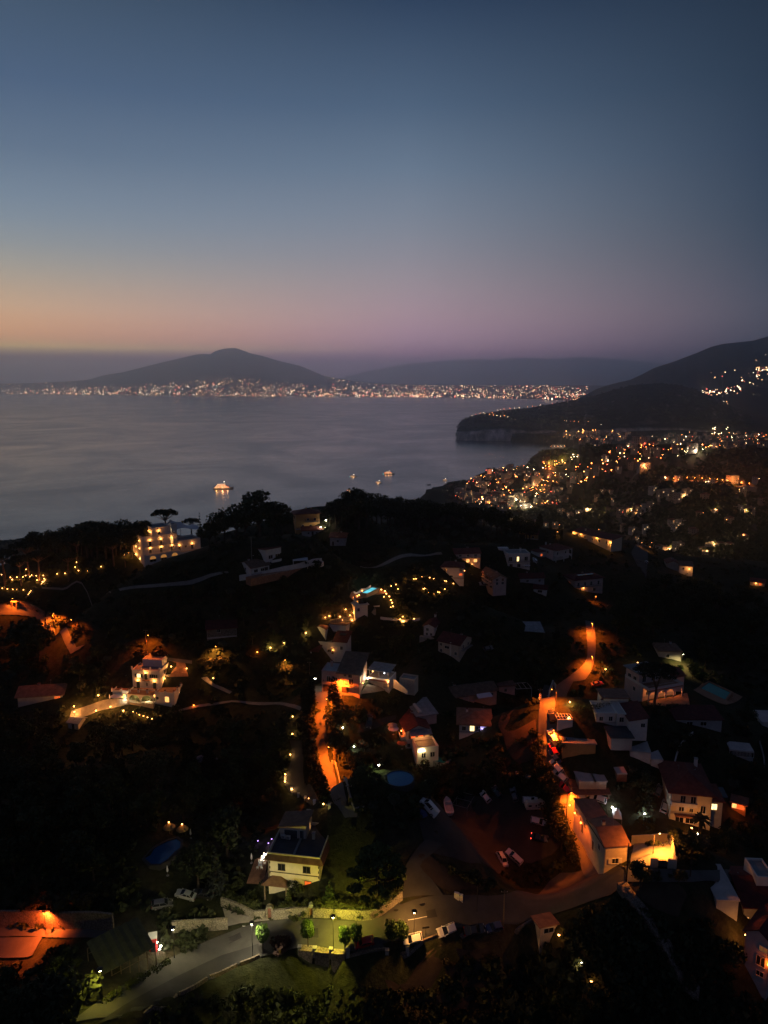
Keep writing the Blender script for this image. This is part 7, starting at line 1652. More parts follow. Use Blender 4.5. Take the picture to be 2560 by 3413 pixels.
for k, (u, v) in enumerate([(1244,2283),(1250,2284)]):
    P = at(u, v); P[2] += .35; t = thing('sun_lounger', ['left white sun lounger on the floodlit terrace', 'right white sun lounger on the floodlit terrace'][k], 'sun lounger', P, R(30)); q = MB(); q.box(-.35,.35,-1,.4,.3,.38,FRAME); q.hull8([(-.35,.4,.3),(.35,.4,.3),(.35,1,.75),(-.35,1,.75)], [(-.35,.4,.38),(.35,.4,.38),(.35,.98,.83),(-.35,.98,.83)], FRAME); q.build('bed', t); q = MB(); [q.box(x-.03,x+.03,y-.03,y+.03,0,.3,FRAME) for x in (-.3,.3) for y in (-.9,.3)]; q.build('legs', t)
# red box beside the lamp cluster
P = at(512, 3166); t = thing('red_booth', 'tall red booth with a pale roof beside the white lamp cluster', 'booth', P, R(15)); q = MB(); q.box(-.7,.7,-.7,.7,-.5,3.1,mat('red_paint', (.5,.03,.03), .5, .1, 2)); q.build('body', t); q = MB(); q.box(-.85,.85,-.85,.85,3.1,3.4,CANVAS); q.build('roof', t); q = MB(); q.box(-.45,.45,-.74,-.701,0,2.2,GLASS); q.build('door', t)
# pair of white cabinets by the junction
for k, (u, v) in enumerate([(1522,2996),(1535,3002)]):
    P = at(u, v); t = thing('utility_cabinet', ['left pale utility cabinet on the verge by the junction', 'right pale utility cabinet on the verge by the junction'][k], 'cabinet', P, R(-15)); q = MB(); q.box(-.5,.5,-.25,.25,-.2,1.5,WHITE); q.build('body', t); q = MB(); q.box(-.45,-.02,-.28,-.251,.1,1.4,GREYP); q.build('door', t); q = MB(); q.box(.02,.45,-.28,-.251,.1,1.4,GREYP); q.build('door', t)
# manhole and ring scar on the junction are flat on the asphalt
for k, (u, v, r_) in enumerate([(1407,3016,.6),(1320,3034,.5)]):
    P = at(u, v); P[2] += .22; q = MB(); q.tube((0,0,-.05), (0,0,.02), r_, r_, METAL, 18); tag(q.build('manhole_cover', None, P), ['dark manhole cover in the middle of the junction', 'manhole cover at the kerb below the garden wall'][k], 'manhole cover')

# ================================================================ utility poles and road signs
def pole(u, v, vt, label, r=.14, m=WOOD, bars=True):
    P = at(u, v); H = height_at(P, vt); t = thing('utility_pole', label, 'pole', P); q = MB(); q.tube((0,0,-1), (0,0,H), r, r*.65, m, 8); q.build('shaft', t)
    if bars: q = MB(); q.box(-.7,.7,-.06,.06,H-.5,H-.38,m); [q.lathe([(.05,0),(.07,.1),(.03,.16)], (x,0,H-.38), WHITE, 6) for x in (-.6,0,.6)]; q.build('crossarm', t)
    return t
pole(1677, 3106, 2967, 'tall pale wooden utility pole at the right end of the parked cars', .16); pole(2087, 2946, 2810, 'tall dark utility pole at the corner of the roadside house', .18, METAL, False); pole(1887, 2740, 2640, 'dark utility pole beside the twin orange lamp', .14, METAL, False)
pole(1163, 2680, 2615, 'utility pole beside the wall along the orange lane', .13); pole(1808, 2550, 2484, 'dark utility pole on the left edge of the orange road', .13, METAL, False); pole(1798, 2365, 2295, 'utility pole at the white boundary wall of the bend', .12); pole(1032, 2255, 2205, 'utility pole beside the lane cypresses', .12); pole(2300, 2925, 2830, 'dark utility pole at the garden edge right of the junction', .13, METAL, False)
pole(840, 1880, 1790, 'thin tall mast on the dark slope above the white hillside house', .1, GALV, False); pole(488, 2150, 2098, 'utility pole above the orange lit bushes', .12); pole(1590, 3040, 2948, 'thin dark pole on the verge of the junction', .08, METAL, False)
P = at(1419, 3128); t = thing('road_sign', 'dark road sign seen edge on between the two white cars', 'sign', P, R(10)); q = MB(); q.tube((0,0,-.2), (0,0,2.6), .04, .04, METAL, 6); q.build('post', t); q = MB(); q.box(-.7,.7,-.03,.03,2.3,2.7,METAL); q.build('plate', t)
P = at(1052, 2436); t = thing('road_sign', 'small dark warning sign on the edge of the orange lane', 'sign', P); q = MB(); q.tube((0,0,-.2), (0,0,2.2), .04, .04, METAL, 6); q.build('post', t); q = MB(); q.add([(-.4,-.02,2.1),(.4,-.02,2.1),(0,-.02,2.8),(-.4,.02,2.1),(.4,.02,2.1),(0,.02,2.8)], [(0,1,2),(5,4,3),(0,3,4,1),(1,4,5,2),(2,5,3,0)], METAL); q.build('plate', t)
P = at(1521, 3110); t = thing('hydrant', 'small red and white hydrant behind the white estate car', 'hydrant', P); q = MB(); q.tube((0,0,0), (0,0,.9), .14, .12, mat('red_paint', (.5,.03,.03)), 8); q.ball((0,0,.95), .15, mat('red_paint', ()), 8, 5) if False else q.tube((0,0,.9), (0,0,1.05), .15, .04, mat('red_paint', (.5,.03,.03)), 8); q.build('body', t); q = MB(); q.box(-.3,.3,-.3,.3,-.2,.12,WHITE); q.build('base', t)

# ================================================================ vehicles
def paint(name, c, r=.3):
    if name in MATS: return MATS[name]
    m, nt, b = new_mat(name); b.inputs['Base Color'].default_value = (*c, 1); b.inputs['Roughness'].default_value = r; b.inputs['Coat Weight'].default_value = .6; b.inputs['Coat Roughness'].default_value = .08
    N = nt.nodes; L = nt.links; tc = N.new('ShaderNodeTexCoord'); n = N.new('ShaderNodeTexNoise'); n.inputs['Scale'].default_value = 1.5; L.new(tc.outputs['Object'], n.inputs['Vector'])
    mr = N.new('ShaderNodeMapRange'); mr.inputs['To Min'].default_value = r*.8; mr.inputs['To Max'].default_value = r*1.5; L.new(n.outputs['Fac'], mr.inputs['Value']); L.new(mr.outputs['Result'], b.inputs['Roughness'])
    return m
CP_ = {'white': paint('white_car_paint', (.68,.68,.68)), 'black': paint('black_car_paint', (.012,.012,.014)), 'red': paint('red_car_paint', (.45,.018,.015)), 'blue': paint('blue_car_paint', (.015,.03,.10)), 'silver': paint('silver_car_paint', (.30,.31,.33)), 'grey': paint('grey_car_paint', (.09,.09,.10))}
HEAD = mat('headlamp_lens', (.5,.5,.52), .15, .05, 3, spec=.6); TAIL = mat('tail_lamp_lens', (.35,.01,.01), .2, .05, 3)
TAILON = emit('tail_lamp_on', (1,.06,.03), 9)
# side profiles: x forward; (x, z) of roofline points, belt height
CAR = {'hatch': dict(L=3.9, Wd=1.68, H=1.48, belt=.92, hood=.86, pts=[(-1.95,.55),(-1.9,.92),(1.0,.96),(1.75,.82),(1.95,.6)], cab=[(-1.82,.92),(-1.45,1.44),(.25,1.48),(1.02,.95)]),
 'suv': dict(L=4.4, Wd=1.82, H=1.64, belt=1.02, hood=.96, pts=[(-2.2,.6),(-2.15,1.02),(1.1,1.06),(1.95,.95),(2.2,.7)], cab=[(-2.08,1.02),(-1.75,1.58),(.3,1.64),(1.15,1.06)]),
 'estate': dict(L=4.5, Wd=1.76, H=1.5, belt=.93, hood=.86, pts=[(-2.25,.55),(-2.2,.93),(1.1,.96),(2.0,.82),(2.25,.6)], cab=[(-2.15,.93),(-1.8,1.46),(.3,1.5),(1.2,.95)]),
 'saloon': dict(L=4.5, Wd=1.76, H=1.45, belt=.93, hood=.86, pts=[(-2.25,.55),(-2.2,.95),(-1.5,.98),(1.1,.96),(2.0,.82),(2.25,.6)], cab=[(-1.65,.97),(-1.0,1.42),(.3,1.45),(1.2,.95)]),
 'van': dict(L=4.9, Wd=1.92, H=1.95, belt=1.1, hood=1.0, pts=[(-2.45,.6),(-2.42,1.1),(1.55,1.12),(2.25,1.0),(2.45,.7)], cab=[(-2.38,1.1),(-2.3,1.9),(.95,1.95),(1.65,1.12)]),
 'pickup': dict(L=5.1, Wd=1.82, H=1.75, belt=1.05, hood=.98, pts=[(-2.55,.65),(-2.5,1.05),(1.3,1.08),(2.3,.96),(2.55,.7)], cab=[(-2.4,1.05),(-2.3,1.7),(.35,1.75),(1.3,1.08)])}
_CM = {}
def car_mesh(kind, open_tail=False):
    if kind in _CM: return _CM[kind]
    c = CAR[kind]; w = c['Wd']/2; B = MB(); PM = CP_['white']
    lo = [(x, z) for x, z in c['pts']]; x0, x1 = lo[0][0], lo[-1][0]
    prof = [(x0, .28)] + lo + [(x1, .28)]
    secs = [(w*.90, 0), (w, .12), (w, None)]
    # body shell: rings across the width
    ys = [-w, -w*.97, -w*.6, w*.6, w*.97, w]; n = len(prof); vs = []
    for k, y in enumerate(ys):
        ins = .06 if abs(y) >= w*.99 else 0
        for i, (x, z) in enumerate(prof):
            zz = z - (.07 if abs(y) >= w*.99 and z > .5 else 0); vs.append((x*(1 - ins*.35) , y, zz + (.02 if abs(y) < w*.7 and z > .7 else 0)))
    fs = [(k*n+i, k*n+i+1, (k+1)*n+i+1, (k+1)*n+i) for k in range(5) for i in range(n-1)] + [[i for i in range(n)][::-1], [5*n+i for i in range(n)]] + [(k*n, (k+1)*n, (k+1)*n+n-1, k*n+n-1) for k in range(5)]
    B.add(vs, fs, PM)
    # cabin: roof panel and pillars in paint, glass inset
    cab = c['cab']; (ax,az),(bx,bz),(cx,cz),(dx,dz) = cab; wi = w*.93; wr = w*.76
    G = MB()
    G.add([(ax,-wi,az),(bx,-wr,bz-.03),(cx,-wr,cz-.03),(dx,-wi,dz),(ax,wi,az),(bx,wr,bz-.03),(cx,wr,cz-.03),(dx,wi,dz)], [(0,1,2,3),(7,6,5,4),(0,4,5,1),(3,2,6,7),(1,5,6,2)], GLASS)
    B.hull8([(bx-.06,-wr-.02,bz-.05),(cx+.06,-wr-.02,cz-.05),(cx+.06,wr+.02,cz-.05),(bx-.06,wr+.02,bz-.05)], [(bx+.05,-wr+.08,bz+.02),(cx-.1,-wr+.08,cz+.03),(cx-.1,wr-.08,cz+.03),(bx+.05,wr-.08,bz+.02)], PM)
    for s in (-1, 1):
        for (p, q_) in (((ax,az),(bx,bz)), ((dx,dz),(cx,cz)), ((ax*.35+dx*.65-.55, az+.01),(bx*.4+cx*.6-.2,bz))):
            B.tube((p[0], s*wi*1.005, p[1]), (q_[0], s*wr*1.02, q_[1]-.02), .05, .045, PM, 5)
        if kind in ('van', 'pickup'): B.hull8([(ax,s*(wi+.012)-.01,az),(ax*.4+dx*.1,s*(wi+.012)-.01,az),(ax*.4+dx*.1,s*(wi+.012)+.01,az),(ax,s*(wi+.012)+.01,az)], [(bx,s*(wr+.02)-.01,bz-.04),(ax*.4+dx*.1,s*(wr+.02)-.01,bz-.04),(ax*.4+dx*.1,s*(wr+.02)+.01,bz-.04),(bx,s*(wr+.02)+.01,bz-.04)], PM) if kind == 'van' else None
        B.box(dx-.15, dx+.02, s*w*1.06-.09, s*w*1.06+.09, dz, dz+.14, PM)
    B.box(x1-.02, x1+.03, -w*.8, w*.8, .3, .5, METAL); B.box(x0-.03, x0+.02, -w*.8, w*.8, .3, .5, METAL)
    wm = MB(); r = .32 if kind in ('hatch','estate','saloon') else .36
    wm.tube((0,-.1,0),(0,.1,0), r, r, TYRE, 16); wm.tube((0,-.115,0),(0,.115,0), r*.62, r*.62, RIM, 10)
    hm = MB(); hm.box(-.06,.06,-.17,.17,-.08,.08,HEAD); tm = MB(); tm.box(-.05,.05,-.12,.12,-.14,.14,TAIL)
    _CM[kind] = dict(body=B.mesh('body'), glass=G.mesh('windows'), wheel=wm.mesh('wheel'), hl=hm.mesh('headlight'), tl=tm.mesh('taillight'), r=r, x0=x0, x1=x1, w=w, H=c['H'])
    return _CM[kind]
_CB = {}
def car(kind, colr, u, v, nose, label, tail_on=False, lift=.2, name='parked_car', group=None):
    M = car_mesh(kind); P = at(u, v); P[2] += lift; yaw = math.atan2(*(at(*nose) - at(u, v))[[1, 0]])
    t = thing(name, label, 'car', P, 0, group)
    e = 1.2; n = Vector((-(hz(P[0]+e,P[1]) - hz(P[0]-e,P[1]))/(2*e), -(hz(P[0],P[1]+e) - hz(P[0],P[1]-e))/(2*e), 1)).normalized()
    f = Vector((math.cos(yaw), math.sin(yaw), 0)); f = (f - n*f.dot(n)).normalized(); l = n.cross(f)
    t.rotation_euler = Matrix((f, l, n)).transposed().to_euler()
    k = (kind, colr)
    if k not in _CB:
        b = M['body'].copy(); b.materials[0] = CP_[colr]; _CB[k] = b
    b = link('body', _CB[k], t); link('windows', M['glass'], t)
    for x in (M['x0']*.62, M['x1']*.64):
        for s in (-1, 1): link('wheel', M['wheel'], t, (x, s*(M['w']-.09), M['r']))
    for s in (-1, 1):
        link('headlight', M['hl'], t, (M['x1']-.02, s*M['w']*.66, .66)); tl = link('taillight', M['tl'], t, (M['x0']+.0, s*M['w']*.78, .80))
        if tail_on: me = M['tl'].copy(); me.materials[0] = TAILON; tl.data = me
    return t
for a in [('hatch','red',1215,3148,(1196,3156),'small red hatchback parked between the round trees on the planter edge'),('hatch','white',1374,3128,(1350,3138),'white hatchback parked at the foot of the amber lamp'),('estate','white',1482,3104,(1458,3111),'white estate car parked behind the hatchback'),('saloon','black',1576,3100,(1600,3102),'black car parked in shadow right of the white estate'),('hatch','blue',1642,3098,(1618,3102),'dark blue car at the wooden pole, last in the roadside row'),
 ('van','white',1423,2700,(1406,2683),'white van with open tail parked left of the boat'),('hatch','white',1620,2660,(1612,2640),'pale hatchback in the far row of the gravel lot'),('hatch','black',1659,2645,(1656,2630),'black hatchback beside the pale hatchback in the far row'),('hatch','grey',1716,2652,(1716,2636),'dark grey car in the far row left of the caravan'),('suv','white',1770,2670,(1790,2664),'white car half hidden behind the caravan'),('suv','white',1797,2740,(1822,2744),'white coupe like car below the caravan'),('saloon','black',1800,2795,(1830,2796),'black car with glowing tail lights in the gravel lot'),
 ('suv','white',1670,2872,(1684,2893),'white boxy car in the near pair of the gravel lot, left one'),('pickup','white',1712,2862,(1696,2843),'white pickup with a canopy in the near pair of the gravel lot, right one'),
 ('suv','black',1841,2392,(1841,2372),'black car alone at the top of the orange road row'),('estate','white',1845,2458,(1842,2440),'white estate with a red tail on the orange road, first of the row'),('hatch','black',1847,2478,(1845,2462),'black car second in the row on the orange road'),('hatch','red',1847,2500,(1845,2484),'red car in the row by the bushy tree on the orange road'),('saloon','blue',1850,2524,(1847,2506),'dark blue car behind the red one on the orange road'),('suv','white',1855,2556,(1850,2536),'white people carrier in the middle of the orange road row'),('estate','white',1868,2586,(1860,2566),'long white estate near the brown lean-to on the orange road'),('hatch','red',1884,2628,(1876,2608),'dark red car by the twin lamp on the orange road'),
 ('saloon','black',1952,2790,(1944,2764),'black saloon parked along the front of the roadside house'),('saloon','silver',1972,2826,(1962,2800),'pale roofed saloon with red tail lamps parked by the roadside house corner'),('suv','white',1995,2664,(1975,2652),'pale car parked under the carport roof'),('hatch','grey',2192,2640,(2196,2620),'dark car with a small light beside the red hip roofed house'),('estate','silver',2213,2694,(2216,2672),'silver estate beside the red hip roofed house'),
 ('saloon','black',1229,2408,(1230,2420),'black car with a reflecting bonnet on the gravel yard left of the guesthouse'),('saloon','silver',619,2992,(606,2988),'silver car in the dark yard above the ramp'),('saloon','black',676,2990,(660,2986),'black car next to the silver one in the dark yard'),('suv','grey',540,3024,(560,3022),'dark car on the left of the dark yard'),('hatch','silver',1606,1949,(1598,1946),'silver car at the foot of the balcony block'),('suv','white',1780,1872,(1776,1864),'pale car between the box house and the arcaded white house'),('hatch','silver',2153,1878,(2152,1868),'pale car parked on the dark bend beyond the cluster'),('saloon','red',1990,2285,(2010,2280),'red car under the trees right of the road bend'),('hatch','grey',1625,2165,(1640,2160),'dark car beside the beige gable house')]:
    car(*a, tail_on=('tail lights' in a[5]))
# caravan
P = at(1783, 2697); P[2] += .1; t = thing('caravan', 'cream caravan with rounded ends parked at the right edge of the gravel lot', 'caravan', P, R(4)); CV_ = mat('caravan_shell', (.58,.55,.50), .5, .06, .6)
q = MB(); pr = [(-2.7,.5),(-2.85,1.2),(-2.6,2.1),(-2.2,2.55),(2.2,2.6),(2.65,2.3),(2.85,1.3),(2.7,.5)]
q.add([(x,-1.05,z) for x, z in pr] + [(x,1.05,z) for x, z in pr], [list(range(8)), list(range(8,16))[::-1]] + [(i,8+i,8+(i+1)%8,(i+1)%8) for i in range(8)], CV_); q.build('body', t)
q = MB(); q.box(-2.82,2.82,-1.075,-1.051,.95,1.05,SHUT); q.build('stripe', t)
for x, w_ in ((-1.7,.9),(0,.4),(1.7,1.0)): q = MB(); q.box(x-w_/2,x+w_/2,-1.08,-1.051,1.35,1.85,GLASS); q.build('window', t)
for s in (-1,1): q = MB(); q.tube((0,s*.9-.1,.32),(0,s*.9+.1,.32),.32,.32,TYRE,14); q.build('wheel', t)
q = MB(); q.box(-.3,.3,-.3,.3,2.58,2.72,FRAME); q.build('roof_hatch', t); q = MB(); q.tube((-2.7,0,.5),(-3.8,0,.45),.05,.05,METAL,6); q.build('drawbar', t)
# motor boat on its trailer
P = at(1494, 2700); P[2] += .1; yw = yaw_px((1494,2700),(1487,2664)); t = thing('motorboat', 'white motorboat with a foredeck standing on chocks in the gravel lot', 'boat', P, yw)
q = MB(); hull(q, 7.5, 2.5, 1.45, HULLW, .55); q.build('hull', t); q = MB(); q.box(-2.9,.2,-.95,.95,1.46,1.52,mat('boat_cockpit', (.3,.3,.31), .7, .2, 1.5)); q.build('cockpit_floor', t)
q = MB(); q.hull8([(.3,-.9,1.5),(1.9,-.7,1.6),(1.9,.7,1.6),(.3,.9,1.5)], [(.5,-.7,2.15),(1.2,-.5,2.1),(1.2,.5,2.1),(.5,.7,2.15)], HULLW); q.build('cabin', t); q = MB(); q.hull8([(1.25,-.52,2.08),(1.93,-.72,1.62),(1.93,.72,1.62),(1.25,.52,2.08)], [(1.27,-.52,2.10),(1.96,-.72,1.65),(1.96,.72,1.65),(1.27,.52,2.10)], GLASS); q.build('windscreen', t)
q = MB(); [q.tube((x,s*w_,1.6),(x,s*w_,2.15),.025,.025,GALV,5) for x, w_ in ((1.5,.95),(2.4,.7),(3.2,.35)) for s in (-1,1)]; [q.tube((1.5,s*.95,2.15),(3.2,s*.35,2.15),.025,.025,GALV,5) for s in (-1,1)]; q.build('bow_rail', t)
q = MB(); [q.box(x-.12,x+.12,-.9,.9,-.1,.7,WOOD) for x in (-2.2,1.2)]; q.build('chocks', t)
# bare steel frame and tarpaulin beside the boat
P = at(1545, 2690); t = thing('steel_frame', 'bare metal tent frame standing right of the motorboat', 'frame', P, R(-25)); q = MB()
for x in (-2.2, 2.2):
    for y in (-3.5, 0, 3.5): q.tube((x,y,-.2),(x,y,2.3),.05,.05,GALV,5)
    q.tube((x,-3.5,2.3),(x,3.5,2.3),.05,.05,GALV,5)
for y in (-3.5, 0, 3.5): q.tube((-2.2,y,2.3),(2.2,y,2.3),.05,.05,GALV,5)
q.build('tubes', t)
P = at(1400, 2715); t = thing('covered_trailer', 'low trailer under a blue tarpaulin beside the white van', 'trailer', P, R(-50)); q = MB(); q.hull8([(-1.8,-.8,.3),(1.8,-.8,.3),(1.8,.8,.3),(-1.8,.8,.3)], [(-1.5,-.6,1.1),(1.4,-.5,1.3),(1.4,.5,1.3),(-1.5,.6,1.1)], mat('blue_tarpaulin', (.02,.04,.14), .6, .3, 1.2)); q.build('tarpaulin', t)
for s in (-1,1): q = MB(); q.tube((0,s*.75-.08,.3),(0,s*.75+.08,.3),.3,.3,TYRE,12); q.build('wheel', t)
for k, (u, v, c_) in enumerate([(670,2532,(.12,.13,.17)),(705,2537,(.03,.06,.18))]):
    P = at(u, v); q = MB(); q.lathe([(2.3,0),(2.1,.6),(1.2,1.2),(.1,1.5)], (0,0,-.2), mat('tarp_%s' % ['pale','blue'][k], c_, .7, .25, 1), 12); t = tag(q.build('tarpaulin_heap', None, P), ['pale grey tarpaulin heap in the black wood', 'small blue tarpaulin heap in the black wood'][k], 'tarpaulin')
P = at(1743, 2588); q = MB(); hull(q, 4.5, 1.6, .7, SHEET, 0); t = tag(q.build('dinghy', None, P, R(150)), 'grey dinghy lying in the dark field left of the orange road', 'boat')
# ================================================================ trees
def leaf_cloud(centres, radii, nq, size, seed, flat=1.0, shell=.5, up=0.0):
    """leaf clumps: small faces spread through the volume of a set of lobes"""
    q = np.random.default_rng(seed); C = np.asarray(centres, float); Rr = np.asarray(radii, float)
    w = Rr**2; idx = q.choice(len(C), nq, p=w/w.sum())
    d = q.normal(size=(nq, 3)); d /= np.linalg.norm(d, axis=1)[:, None]
    rad = (q.random(nq)**(1/3.))*(1 - shell) + shell; rad *= q.uniform(.75, 1.12, nq)
    P = C[idx] + d*(rad*Rr[idx])[:, None]*np.array((1, 1, flat)); P[:, 2] += up
    n = d*.7 + q.normal(size=(nq, 3))*.6; n /= np.linalg.norm(n, axis=1)[:, None]
    a = np.cross(n, q.normal(size=(nq, 3))); a /= np.linalg.norm(a, axis=1)[:, None]; b = np.cross(n, a)
    s = (size*q.uniform(.6, 1.4, nq))[:, None]
    V = np.stack([P - a*s - b*s*.3, P - a*s*.2 - b*s*.75, P + a*s + b*s*.1, P + a*s*.1 + b*s*.8], 1).reshape(-1, 3)
    return V, np.arange(nq*4).reshape(-1, 4)
def limb(m, a, b, r0, r1, mt, q, bend=.12):
    a = np.array(a, float); b = np.array(b, float); mid = (a + b)/2 + np.array([q.uniform(-1,1), q.uniform(-1,1), q.uniform(0,.6)])*np.linalg.norm(b - a)*bend
    m.path([a, mid, b], [r0, (r0 + r1)/2, r1], mt, 6)
class Tree: pass
def mk(kind, seed):
    q = random.Random(seed); T = Tree(); m = MB(); T.kind = kind
    if kind == 'broadleaf':
        h = q.uniform(8.5, 11); r = h*q.uniform(.36, .46); nl = q.randint(8, 12); cs, rs = [], []
        th = h*.30
        for k in range(nl):
            a = 2*math.pi*k/nl*1.6 + q.uniform(-.5,.5); rr = r*q.uniform(.25, .72); z = h*q.uniform(.42, .85)
            cs.append((rr*math.cos(a), rr*math.sin(a), z)); rs.append(r*q.uniform(.30, .5))
        cs.append((q.uniform(-.6,.6), q.uniform(-.6,.6), h*.86)); rs.append(r*.42)
        m.path([(0,0,-1),(.1,.05,th*.5),(q.uniform(-.3,.3),q.uniform(-.3,.3),th)], [.34,.27,.22], BARK)
        for c in cs: limb(m, (0,0,th*.95), np.array(c)*.93, .14, .04, BARK, q)
        V, F = leaf_cloud(cs, rs, 1150, .34, seed, .85); lm = L_OAK
    elif kind == 'olive':
        h = q.uniform(4, 5.2); r = h*.48; cs, rs = [], []
        for k in range(7):
            a = 2*math.pi*k/7 + q.uniform(-.4,.4); rr = r*q.uniform(.3,.65); cs.append((rr*math.cos(a), rr*math.sin(a), h*q.uniform(.5,.8))); rs.append(r*q.uniform(.34,.5))
        m.path([(0,0,-.8),(.15,.1,.7),(0,.2,h*.35)], [.3,.22,.16], BARK)
        for c in cs: limb(m, (0,.2,h*.33), np.array(c)*.9, .09, .03, BARK, q)
        V, F = leaf_cloud(cs, rs, 620, .24, seed, .8); lm = L_OLIVE
    elif kind == 'pine':       # umbrella pine
        h = q.uniform(11, 13); r = h*q.uniform(.36,.44); cs, rs = [], []
        lean = q.uniform(-.5,.5)
        for k in range(15):
            a = k*2.4; rr = r*math.sqrt((k+.5)/15)*.86; cs.append((rr*math.cos(a)+lean, rr*math.sin(a), h*.90 - .10*h*(rr/r)**2 + q.uniform(-.25,.25))); rs.append(r*q.uniform(.22,.30))
        m.path([(0,0,-1),(lean*.3,.1,h*.35),(lean*.8,0,h*.62)], [.36,.3,.24], BARKP)
        for c in cs: limb(m, (lean*.8,0,h*.60), np.array(c) - np.array((0,0,.5)), .13, .04, BARKP, q, .08)
        V, F = leaf_cloud(cs, rs, 1300, .30, seed, .55); lm = L_PINE
    elif kind == 'cypress':
        h = q.uniform(8, 10); n = 13; cs = [(q.uniform(-.12,.12), q.uniform(-.12,.12), h*(.06 + .9*k/(n-1))) for k in range(n)]; rs = [h*.115*math.sin(math.pi*min(.93,(.24 + .74*k/(n-1))))**.8 for k in range(n)]
        m.tube((0,0,-1),(0,0,h*.5),.16,.06,BARK,6); V, F = leaf_cloud(cs, rs, 900, .23, seed, 1.3, .6); lm = L_CYP
    elif kind == 'conifer':
        h = q.uniform(8, 10); cs, rs = [], []
        for k in range(9):
            z = h*(.12 + .84*k/8); rr = h*.24*(1 - k/8.6); nn = max(1, 6 - k//2)
            for j in range(nn): a = 2*math.pi*j/nn + k*.7; cs.append((rr*.62*math.cos(a), rr*.62*math.sin(a), z - rr*.12)); rs.append(max(.3, rr*.5))
        m.tube((0,0,-1),(0,0,h*.9),.18,.04,BARK,7); V, F = leaf_cloud(cs, rs, 1000, .26, seed, .5); lm = L_CYP
    elif kind == 'street':     # clipped round street tree
        h = 3.9; cs, rs = [(0,0,h*.66)], [1.2]
        for k in range(9): a = k*2.4; cs.append((.85*math.cos(a), .85*math.sin(a), h*q.uniform(.5,.84))); rs.append(q.uniform(.42,.6))
        m.path([(0,0,-.4),(.04,0,.8),(0,0,1.7)], [.14,.11,.09], BARK)
        for c in cs[1:]: limb(m, (0,0,1.6), np.array(c)*.95, .05, .02, BARK, q)
        V, F = leaf_cloud(cs, rs, 1150, .15, seed, .95, .72); lm = L_STREET
    elif kind == 'palm':
        h = 6.5; m.path([(0,0,-.6),(.1,.05,h*.5),(.05,0,h)], [.32,.26,.24], BARK); vs, fs = [], []
        for k in range(30):
            a = k*2.4; el = q.uniform(-.5,1.1); L_ = q.uniform(2.0,2.6); pr = None
            for s in range(6):
                t = s/5; x = L_*t; z = math.sin(el)*x - .32*x*x*.6; rr = math.cos(el)*x; w = .34*math.sin(math.pi*min(.98, t*.85+.1))
                p = np.array((rr*math.cos(a)+.05, rr*math.sin(a), h+z)); sd = np.array((-math.sin(a), math.cos(a), 0))*w
                o = len(vs); vs += [p - sd + (0,0,-w*.4), p, p + sd + (0,0,-w*.4)]
                if s: fs += [(o-3,o-2,o+1,o),(o-2,o-1,o+2,o+1)]
        V, F = np.array(vs), np.array(fs); lm = L_BUSH
    elif kind == 'bush':
        r = q.uniform(.9,1.5); cs = [(q.uniform(-.6,.6)*r, q.uniform(-.6,.6)*r, r*q.uniform(.35,.8)) for k in range(6)]; rs = [r*q.uniform(.4,.62) for k in range(6)]
        m.path([(0,0,-.3),(.05,0,r*.5)], [.08,.04], BARK, 5)
        for c in cs: limb(m, (0,0,r*.2), c, .04, .015, BARK, q)
        V, F = leaf_cloud(cs, rs, 330, .17, seed, .85, .6); lm = L_BUSH
    T.trunk = m.mesh('trunk'); T.h = float(V[:, 2].max()); T.r = float(np.abs(V[:, :2]).max())
    T.crown = lmesh('crown', V, F, lm, False); T.V, T.F, T.lm, T.m = V, F, lm, m
    # joined single mesh for far copies
    j = MB(); j.v = list(m.v); j.f = list(m.f); j.m = list(m.m); j.mats = list(m.mats); j.add(V, [tuple(f) for f in F], lm); T.joint = j.mesh(kind + '_tree')
    return T
NAMES = {'broadleaf': 'broadleaf_tree', 'olive': 'olive_tree', 'pine': 'umbrella_pine', 'cypress': 'cypress', 'conifer': 'conifer', 'street': 'street_tree', 'palm': 'palm_tree', 'bush': 'bush'}
TREES = {k: [mk(k, 100*i + j) for j in range(n)] for i, (k, n) in enumerate([('broadleaf',5),('olive',3),('pine',3),('cypress',3),('conifer',3),('street',3),('palm',1),('bush',4)])}
NT = 0
def tree(kind, u, v, label, group=None, h=None, P=None, var=None, parts=None, cm=None, vt=None, wide=1.0, lean=0):
    global NT
    T = TREES[kind][rng.randrange(len(TREES[kind])) if var is None else var]; P = at(u, v) if P is None else P
    if vt is not None: h = height_at(P, vt)
    s = (h / T.h) if h else rng.uniform(.85, 1.15); px = s*T.h*FP/proj(P)[2]; NT += 1
    if kind == 'bush' and vt is not None: s *= .62; wide *= 1.1
    sc = (s*wide, s*wide, s)
    if parts or (parts is None and px > 70):
        t = thing(NAMES[kind], label, 'bush' if kind == 'bush' else 'tree', P, rng.uniform(0, 6.28), group); link('trunk', T.trunk, t, sc=sc); cr = link('crown', T.crown, t, sc=sc)
        if cm is not None: me = T.crown.copy(); me.materials[0] = cm; cr.data = me
        return t
    o = link(NAMES[kind], T.joint, None, P, rng.uniform(0, 6.28), sc)
    if cm is not None: me = T.joint.copy(); me.materials[len(me.materials) - 1] = cm; o.data = me
    return tag(o, label, 'bush' if kind == 'bush' else 'tree', group)

